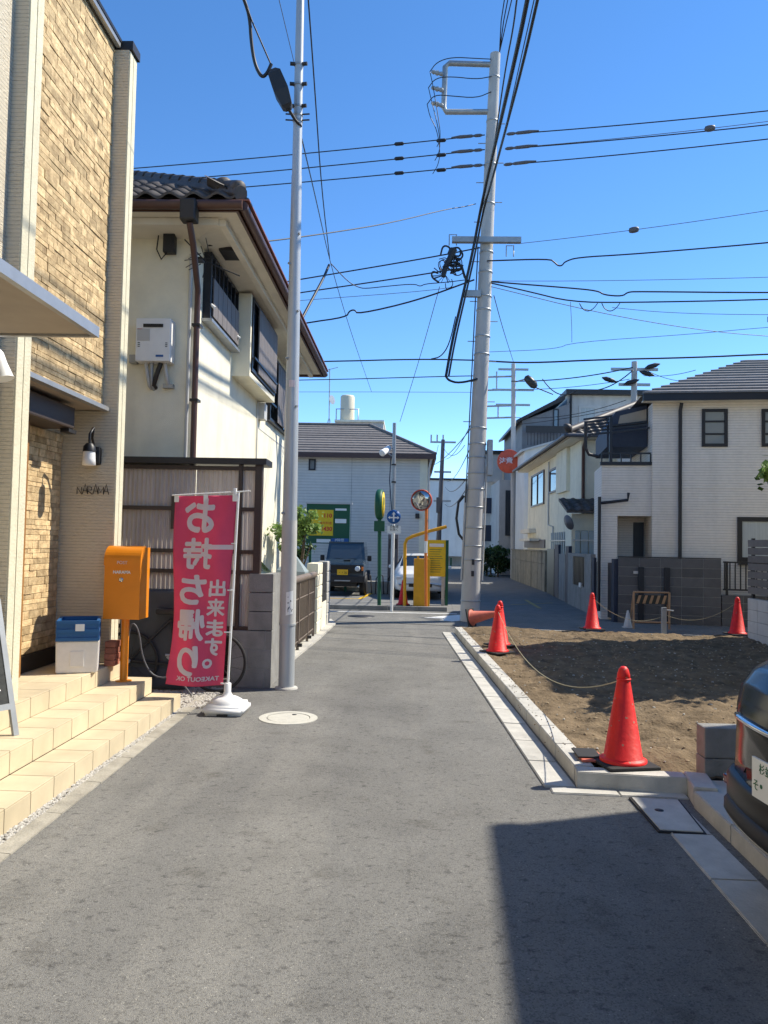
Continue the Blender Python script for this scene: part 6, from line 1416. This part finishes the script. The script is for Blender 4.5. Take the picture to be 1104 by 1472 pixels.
for s in (-1, 1):
    g_ = lambda y, t: (JX+s*(.66-.08*t+.006), JY+y, 1.0+.66*t)
    q = [g_(1.35, .15), g_(2.05, .15), g_(2.05, .85), g_(1.5, .85)]; cabq(q if s > 0 else q[::-1], 'side_window', 'glass_car', (-s*.006, 0, 0))
    q = [g_(2.15, .15), g_(2.95, .15), g_(2.92, .85), g_(2.15, .85)]; cabq(q if s > 0 else q[::-1], 'side_window', 'glass_car', (-s*.006, 0, 0))
jb_('roof', 'car_navy', -.585, .585, 1.30, 3.03, 1.66, 1.71, None, .02)
grl = jb_('grille', 'black', -.60, .60, .05, .10, .72, .97, None, .02)
for s in (-1, 1):
    MB().lathe([(.085, 0), (.085, .03), (.05, .045), (0, .05)], (JX+s*.47, JY+.055, .86), 20, (0, -1, 0)).build('headlight', 'lamp_clear', oj)
    jb_('turn_signal', 'mirror_orange', s*.62-.03, s*.62+.03, .04, .09, .80, .92, None, .01)
    jb_('door_mirror', 'black', s*.78-.07, s*.78+.07, 1.15, 1.25, 1.08, 1.26, None, .03)
    for wy in (.72, 2.6):
        MB().lathe([(.35, -.02), (.39, .03), (.39, .12), (.35, .14)], (JX+s*.60, JY+wy, .36), 24, (s, 0, 0)).build('fender_flare', 'black_plastic', oj)
        w = MB().lathe([(.2, -.08), (.33, -.09), (.345, -.05), (.345, .07), (.33, .10), (.2, .09)], (JX+s*.60, JY+wy, .345), 28, (s, 0, 0)).build('wheel', 'rubber', oj)
        MB().lathe([(.2, .06), (.16, .09), (.06, .06), (0, .09)], (JX+s*.60, JY+wy, .345), 18, (s, 0, 0)).build('rim', 'galv', w)
jb_('front_bumper', 'black_plastic', -.70, .70, -.02, .12, .42, .64, None, .03)
jb_('skid_bar', 'galv', -.25, .25, -.035, -.018, .46, .50, None, .006)
jb_('chassis', 'black', -.45, .45, .15, 3.0, .28, .47, None, .02)
pl_ = jb_('number_plate', 'plate_yellow', -.17, .17, -.035, -.02, .66, .83, None, .004)
text('・・30', .10, face((JX, JY-.036, .73), (1, 0, 0), (0, 0, 1)), 'ink', 'plate_text', pl_)
for s in (-1, 1): MB().tube([(JX+s*.05, JY+1.08, 1.14), (JX+s*.45, JY+1.12, 1.17)], .008, 5).build('wiper', 'black', cb2)
# white car
WC = [(0, .30, .55, .68, .62, .5), (.05, .26, .62, .76, .74, .6), (.3, .24, .72, .86, .80, .64), (.95, .23, .84, .98, .82, .68), (1.55, .23, .86, 1.28, .83, .58), (2.0, .23, .88, 1.36, .83, .57), (2.8, .23, .90, 1.34, .83, .56), (3.5, .24, .90, 1.06, .82, .64), (4.1, .26, .86, .98, .78, .62), (4.2, .34, .7, .84, .66, .5)]
cw, Mw, bw_ = car('white_car', (.38, 23.3, 0), R(90), 'white sedan parked behind the yellow gate box', WC, 'car_white', lambda x, j: (6 <= j <= 7 and 1.3 < x < 3.3) or (j >= 9 and (1.0 < x < 1.6 or 3.0 < x < 3.5)), [(.8, .74), (3.3, .74)], .30)
for s in (-1, 1): lbox(Mw, cw, 'headlight', 'lamp_clear', .01, .16, s*.60-.13, s*.60+.13, .60, .69, .02)
lbox(Mw, cw, 'grille', 'black', -.04, .0, -.35, .35, .38, .48, .01); lbox(Mw, cw, 'number_plate', 'plate_white', -.06, -.045, -.165, .165, .46, .62)
for s in (-1, 1): lbox(Mw, cw, 'door_mirror', 'car_white', 1.25, 1.38, s*.92-.08, s*.92+.08, .90, 1.0, .03)
# price board
pbd = thing('price_board', (-3, 26.6, 0), 'large green parking price board with yellow price panel', 'sign')
a_, b_ = AY(441, 724, 26.5), AY(502, 782, 26.5)
MB().box(a_.x, b_.x, 26.5, 26.58, b_.z, a_.z).build('board', 'sign_green', pbd); brd = pbd.children[-1]
MB().box(a_.x-.03, b_.x+.08, 26.46, 26.62, a_.z, a_.z+.06).build('top_cap', 'frame_light', pbd)
MB().box(a_.x+.1, AY(479, 750, 26.5).x, 26.485, 26.499, AY(470, 770, 26.5).z, AY(470, 733, 26.5).z).build('yellow_panel', 'sign_yellow', brd)
for y0, y1, s, x in ((738, 745, '110', 471), (757, 764, '1430', 469)):
    text(s, .20, face(AY(x, (y0+y1)/2, 26.48), (1, 0, 0), (0, 0, 1)), 'sign_red', 'price_text', brd, bold=.006)
text('最大料金', .11, face(AY(468, 752, 26.48), (1, 0, 0), (0, 0, 1)), 'sign_red', 'price_text', brd)
for y0, y1 in ((731, 734), (746, 752)): MB().box(AY(482, 740, 26.5).x, AY(498, 740, 26.5).x, 26.485, 26.499, AY(490, y1, 26.5).z, AY(490, y0, 26.5).z).build('white_panel', 'plate_white', brd)
MB().box(AY(476, 780, 26.5).x, AY(501, 780, 26.5).x, 26.48, 26.499, AY(490, 780, 26.5).z, AY(490, 774, 26.5).z).build('blue_panel', 'sign_blue', brd)
MB().box(AY(455, 780, 26.5).x, AY(475, 780, 26.5).x, 26.48, 26.499, AY(470, 780, 26.5).z, AY(470, 775, 26.5).z).build('white_panel', 'plate_white', brd)
text('P時間', .13, face(AY(488, 777, 26.475), (1, 0, 0), (0, 0, 1)), 'plate_white', 'panel_text', brd)
for x in (a_.x+.1, b_.x-.15): MB().box(x, x+.08, 26.59, 26.67, -.008, a_.z-.1).build('leg', 'sign_green', pbd)
# green round sign
gs = thing('parking_sign', (-.75, 20.4, 0), 'round green and yellow lit parking sign on a dark green post', 'sign')
c = AY(546, 725, 20.4); MB().tube([(-.745, 20.4, -.006), (c.x, 20.4, c.z-.4)], .05, 12).build('post', 'sign_green', gs)
axs = Vector((1, -.08, 0)).normalized()
hp = MB(); ring_ = []
M_ = Matrix.Translation(c) @ Matrix.Rotation(math.atan2(axs.y, axs.x), 4, 'Z')
m = MB().lathe([(.0, -.09), (.36, -.09), (.40, -.06), (.40, .06), (.36, .09), (0, .09)], (0, 0, 0), 36, (1, 0, 0)); m.v = [M_ @ Vector((v.x, v.y, v.z*1.0)) for v in m.v]; m.build('drum', 'sign_green', gs)
for s in (-1, 1):
    m = MB().lathe([(.33, .091), (.33, .10), (0, .105)], (0, 0, 0), 36, (s, 0, 0)); m.v = [M_ @ v for v in m.v]; m.build('yellow_face', 'sign_yellow', gs)
text('P', .45, Matrix.Translation(c) @ Matrix.Rotation(math.atan2(axs.y, axs.x), 4, 'Z') @ face((.108, 0, 0), (0, 1, 0), (0, 0, 1)), 'ink_green', 'letter', gs, bold=.02)
MB().bbox(c.x-.14, c.x+.14, 20.3, 20.5, AY(546, 764, 20.4).z, AY(546, 749, 20.4).z, .015).build('control_box', 'sign_green', gs)
# blue round sign
bs_ = thing('road_sign', (-.38, 19.05, 0), 'round blue arrow road sign on a slim white pole', 'sign')
c = AY(566, 743, 19.03); MB().tube([(-.385, 19.06, 0), (c.x, 19.06, c.z)], .032, 12).build('pole', 'white', bs_)
ds = MB().lathe([(.175, 0), (.175, .012), (0, .013)], (c.x, 19.02, c.z), 32, (0, -1, 0)).build('disc', 'sign_blue', bs_)
MB().lathe([(.18, -.004), (.18, .006)], (c.x, 19.02, c.z), 32, (0, -1, 0)).build('rim', 'white', bs_)
aw = MB(); Y_ = 19.005
aw.extr([(c.x-.018, Y_, c.z-.12), (c.x+.018, Y_, c.z-.12), (c.x+.018, Y_, c.z+.06), (c.x-.018, Y_, c.z+.06)], (0, -.003, 0)).extr([(c.x-.045, Y_, c.z+.06), (c.x+.045, Y_, c.z+.06), (c.x, Y_, c.z+.13)], (0, -.003, 0))
aw.extr([(c.x-.09, Y_, c.z-.035), (c.x-.0185, Y_, c.z-.035), (c.x-.0185, Y_, c.z-.005), (c.x-.09, Y_, c.z-.005)], (0, -.003, 0)).extr([(c.x+.0185, Y_, c.z-.035), (c.x+.09, Y_, c.z-.035), (c.x+.09, Y_, c.z-.005), (c.x+.0185, Y_, c.z-.005)], (0, -.003, 0))
aw.extr([(c.x-.14, Y_, c.z-.02), (c.x-.0905, Y_, c.z-.06), (c.x-.0905, Y_, c.z+.02)], (0, -.003, 0)).extr([(c.x+.14, Y_, c.z-.02), (c.x+.0905, Y_, c.z+.02), (c.x+.0905, Y_, c.z-.06)], (0, -.003, 0)); aw.build('arrows', 'white', ds)
a_, b_ = AY(557, 756, 19.03), AY(576, 767, 19.03); pp = MB().box(a_.x, b_.x, 19.01, 19.025, b_.z, a_.z).build('plate', 'plate_white', bs_)
text('自転車\nを除く', .075, face(((a_.x+b_.x)/2, 19.008, (a_.z+b_.z)/2+.035), (1, 0, 0), (0, 0, 1)), 'ink', 'plate_text', pp)
# convex mirror on orange pole
cm = thing('convex_mirror', (.47, 19.65, 0), 'round convex traffic mirror on an orange and white pole', 'mirror')
c = AY(606, 719, 19.6); MB().tube([(.475, 19.68, 0), (c.x+.13, 19.68, 1.45)], .038, 12).build('pole', 'mirror_orange', cm)
MB().tube([(c.x+.13, 19.68, 1.45), (c.x+.13, 19.68, 1.75)], .0385, 12).build('white_band', 'white', cm); MB().tube([(c.x+.13, 19.68, 1.75), (c.x+.13, 19.68, c.z+.1)], .038, 12).build('pole', 'mirror_orange', cm)
axm = Vector((-.25, -1, -.12)).normalized()
MB().lathe([(0, -.10), (.24, -.07), (.275, -.02), (.275, .03), (.255, .045), (.25, .02)], c, 32, axm).build('hood', 'mirror_back', cm)
MB().lathe([(.25, .02), (.20, .045), (.12, .065), (0, .075)], c, 32, axm).build('mirror_face', 'mirror_face', cm)
MB().tube([c-axm*.08, (c.x+.13, 19.68, c.z-.05)], .025, 8).build('arm', 'galv', cm)
# gate frame, box, information board
gf = thing('height_bar', (-.07, 20.84, 0), 'bent yellow pipe height bar at the parking entrance', 'gate')
g_pts = [Vector((-.075, 20.84, -.006)), AY(582, 800, 20.84), AY(582, 782, 20.84), AY(585, 775, 20.84), AY(593, 771, 20.84), AY(615, 764, 20.84), AY(642, 757, 20.84)]
MB().tube(g_pts, .045, 12).build('pipe', 'gate_yellow', gf)
yb_ = thing('barrier_box', (.37, 21.1, 0), 'yellow barrier machine box beside the height bar', 'box')
MB().bbox(.16, .60, 20.95, 21.3, -.006, AY(594, 803, 21.0).z, .015).build('case', 'gate_yellow', yb_)
MB().box(.24, .30, 20.97, 21.03, AY(594, 803, 21.0).z, AY(594, 800, 21.0).z+.02).build('lamp', 'gate_yellow', yb_)
ib = thing('notice_board', (1.05, 21.4, 0), 'yellow parking notice board on dark green posts', 'sign')
a_, b_ = AY(615, 776, 21.4), AY(640, 829, 21.4); bo = MB().box(a_.x, b_.x, 21.38, 21.42, b_.z, a_.z).build('board', 'sign_yellow', ib)
MB().box(a_.x+.05, b_.x-.05, 21.372, 21.379, a_.z-.19, a_.z-.10).build('heading', 'plate_white', bo)
for k in range(11): z = a_.z-.26-.062*k; MB().box(a_.x+.05, b_.x-.06-.1*rng.random(), 21.374, 21.379, z-.012, z).build('text_line', 'ink_green', bo)
MB().box(b_.x+.002, b_.x+.08, 21.36, 21.44, -.006, a_.z).build('post', 'sign_green', ib); MB().box(b_.x-.10, b_.x-.01, 21.43, 21.47, -.006, b_.z+.1).build('post', 'frame_light', ib)
# tall thin pole with camera
tp_ = thing('lamp_pole', (-.45, 22, 0), 'tall thin grey pole with a white security camera in the parking lot', 'pole')
t_ = AY(567, 608, 22); MB().tube([(-.44, 22, -.006), t_], .055, 12, .05).build('shaft', 'galv', tp_)
c = AY(554, 648, 21.9); d = (AY(549, 651, 21.6)-AY(560, 643, 21.9)).normalized(); cmr = MB().lathe([(.0, -.22), (.085, -.20), (.09, .16), (.10, .18), (.085, .2), (0, .19)], c, 14, d).build('camera_housing', 'white', tp_)
MB().tube([c, AY(562, 655, 22), AY(565, 655, 22)], .02, 6).build('camera_bracket', 'galv', tp_)
MB().tube([AY(562, 655, 21.95), AY(560, 690, 21.94), AY(563, 735, 21.94)], .016, 6).build('conduit', 'navy_wall', tp_)
for py in (668, 693): MB().lathe([(.07, -.02), (.07, .02)], AY(566, py, 22), 12).build('band', 'dark_metal', tp_)
# vending-like pay machine and bicycle rack
vm = thing('pay_machine', (-.4, 26.8, 0), 'brown-grey pay machine standing before the grey house', 'machine'); a_, b_ = AY(558, 768, 26.8), AY(572, 812, 26.8)
MB().bbox(a_.x, b_.x, 26.8, 27.2, -.008, a_.z, .02).build('case', 'louver', vm); MB().box(a_.x+.05, b_.x-.05, 26.785, 26.799, a_.z-.5, a_.z-.15).build('panel', 'dark_brown', vm)
rk_ = thing('bicycle_rack', (-1.1, 25.5, 0), 'low metal bicycle rack with hoops near the parking sign', 'rack')
MB().bbox(-1.45, -.45, 25.9, 26.2, -.008, .40, .02).build('planter', 'concrete', rk_)
for k in range(3):
    x = -1.35+.4*k; MB().tube([(x-.12, 25.6, -.008), (x-.1, 25.6, .5), (x, 25.6, .66), (x+.12, 25.6, .6), (x+.16, 25.6, -.008)], .018, 8).build('hoop', 'dark_metal', rk_)

# ================================================================== BLACK CAR AT THE RIGHT EDGE
BC = [(0, .40, .60, .86, .66, .60), (.03, .37, .64, .93, .74, .66), (.10, .35, .78, 1.00, .80, .685), (.20, .32, .93, 1.04, .825, .69), (.42, .25, .98, 1.19, .84, .64), (.62, .24, .97, 1.31, .845, .61), (1.0, .23, .96, 1.43, .85, .60), (1.8, .22, .95, 1.48, .85, .60), (2.5, .22, .93, 1.40, .85, .60), (3.1, .22, .90, 1.02, .84, .68), (3.6, .23, .78, .92, .82, .66), (3.95, .25, .60, .78, .74, .60), (4.05, .30, .52, .66, .64, .52)]
bcar, Mb, bb_ = car('black_car', (1.535, 3.17, .095), R(4.2), 'glossy black hatchback backed up to the kerb with a white number plate', BC, 'car_black', lambda x, j: (6 <= j <= 7 and .75 < x < 2.75) or (j >= 8 and .17 < x < .58) or (j >= 9 and 2.5 < x < 3.05), [(.78, .76), (3.2, .76)], .31, .27, lambda x, j: j == 4 and x < .20)
lb = lambda nm, m, *a: lbox(Mb, bcar, nm, m, *a)
def wstrip(nm, m, x0, x1, hw, z0, z1, n=20, rnd=.05):   # bar that follows the curved tail
    k = MB(); vs = []; 
    for i in range(n+1):
        y = -hw+2*hw*i/n; e = .27*y*y+(max(0, abs(y)-hw+rnd)/rnd)**2*rnd
        c = min(.02, (z1-z0)*.3)
        vs += [Mb @ Vector(v) for v in ((x0+e, y, z0+c), (x0+e, y, z1-c), (x0+c+e, y, z1), (x1+e, y, z1), (x1+e, y, z0), (x0+c+e, y, z0))]
    fs = [(6*i+j, 6*i+6+j, 6*i+6+(j+1) % 6, 6*i+(j+1) % 6) for i in range(n) for j in range(6)]+[tuple(range(6)), tuple(range(6*n+5, 6*n-1, -1))]
    return k.add(vs, fs, True).build(nm, m, bcar)
wstrip('bumper', 'bumper_black', -.055, .12, .81, .345, .53, 28, .24)
wstrip('bumper_insert', 'black_plastic', -.072, -.03, .62, .33, .42)
wstrip('chrome_strip', 'chrome', -.050, -.02, .48, .79, .812, 16, .01)
wstrip('diffuser_trim', 'galv', -.060, -.03, .74, .322, .338, 16, .02)
for s in (-1, 1): lb('reflector', 'lamp_red', .10, .155, s*.70-.05, s*.70+.05, .41, .455, .010)
npl = lb('number_plate', 'plate_white', -.062, -.050, -.165, .165, .53, .695, .003)
Mf = Mb @ face((-.0635, 0, .612), (0, -1, 0), (0, 0, 1))
text('杉並', .045, Mf @ Matrix.Translation((-.06, .045, 0)), 'ink_green', 'plate_text', npl, ext=.0006)
text('そ', .05, Mf @ Matrix.Translation((-.13, -.03, 0)), 'ink_green', 'plate_text', npl, ext=.0006)
text('・・ ・5', .085, Mf @ Matrix.Translation((.03, -.03, 0)), 'ink_green', 'plate_text', npl, ext=.0006)
lb('wiper', 'black', .14, .17, -.35, .2, 1.045, 1.06)

# ================================================================== HOUSES OUT OF FRAME THAT SHADE THE LANE, AND A TREE
def plain_house(name, c, rz, w, d, h, label):     # c = street-side far corner; house extends +x by w and -y by d in its own frame
    T = thing(name, (c[0], c[1], 0), label, 'building', rz=rz); M = MW(T)
    def b(nm, m, *a, par=None): return lbox(M, par or T, nm, m, *a)
    b('wall', 'stucco', 0, w, -d, 0, 0, h-.1); b('roof', 'slate', -.04, w, -d, .03, h-.1, h); b('parapet', 'dark_metal', -.03, w, -d, .02, h, h+.05)
    for k in range(2):
        ya = -d+.9+k*(d-2.6)
        for z in (1.0, 3.6):
            f_ = b('window', 'win_frame', -.05, 0, ya, ya+1.1, z, z+1.1); b('pane', 'glass_pale', -.056, -.051, ya+.07, ya+1.03, z+.07, z+1.03, par=f_)
    return T
nh = plain_house('neighbour_house', (5.62, 6.55), R(-3.5), 7, 13, 6.0, 'cream neighbour house behind the black car, shading the lane')
lbox(MW(nh), nh, 'shadow_bump_box', 'white', .15, .95, .03, .33, 4.5, 5.1, .02)  # unseen box added to give the lane shadow's far edge its bump
plain_house('neighbour_house', (6.62, 14.3), R(0), 6, 4.0, 6.0, 'cream neighbour house behind the slat fence, shading the soil lot')
gt_ = thing('garden_tree', (5.0, 9.3, 0), 'small bright green tree reaching over from the pale block wall', 'tree')
MB().tube([(5.05, 9.35, .05), (5.02, 9.3, 1.2), (4.95, 9.25, 2.2), (4.9, 9.2, 3.0)], .06, 8, .02).tube([(4.97, 9.26, 2.0), (4.6, 9.1, 2.4), (4.2, 9.0, 2.58)], .022, 6, .006).tube([(4.98, 9.27, 1.9), (5.3, 9.5, 2.7)], .025, 6, .01).build('trunk', 'bark', gt_)
leaf_cloud('crown', gt_, (5.05, 9.35, 2.85), .50, 2200, .10, 'leaf', 17, .8)
leaf_cloud('crown', gt_, (4.14, 9.0, 2.57), .16, 240, .10, 'leaf_pale', 19, .35)
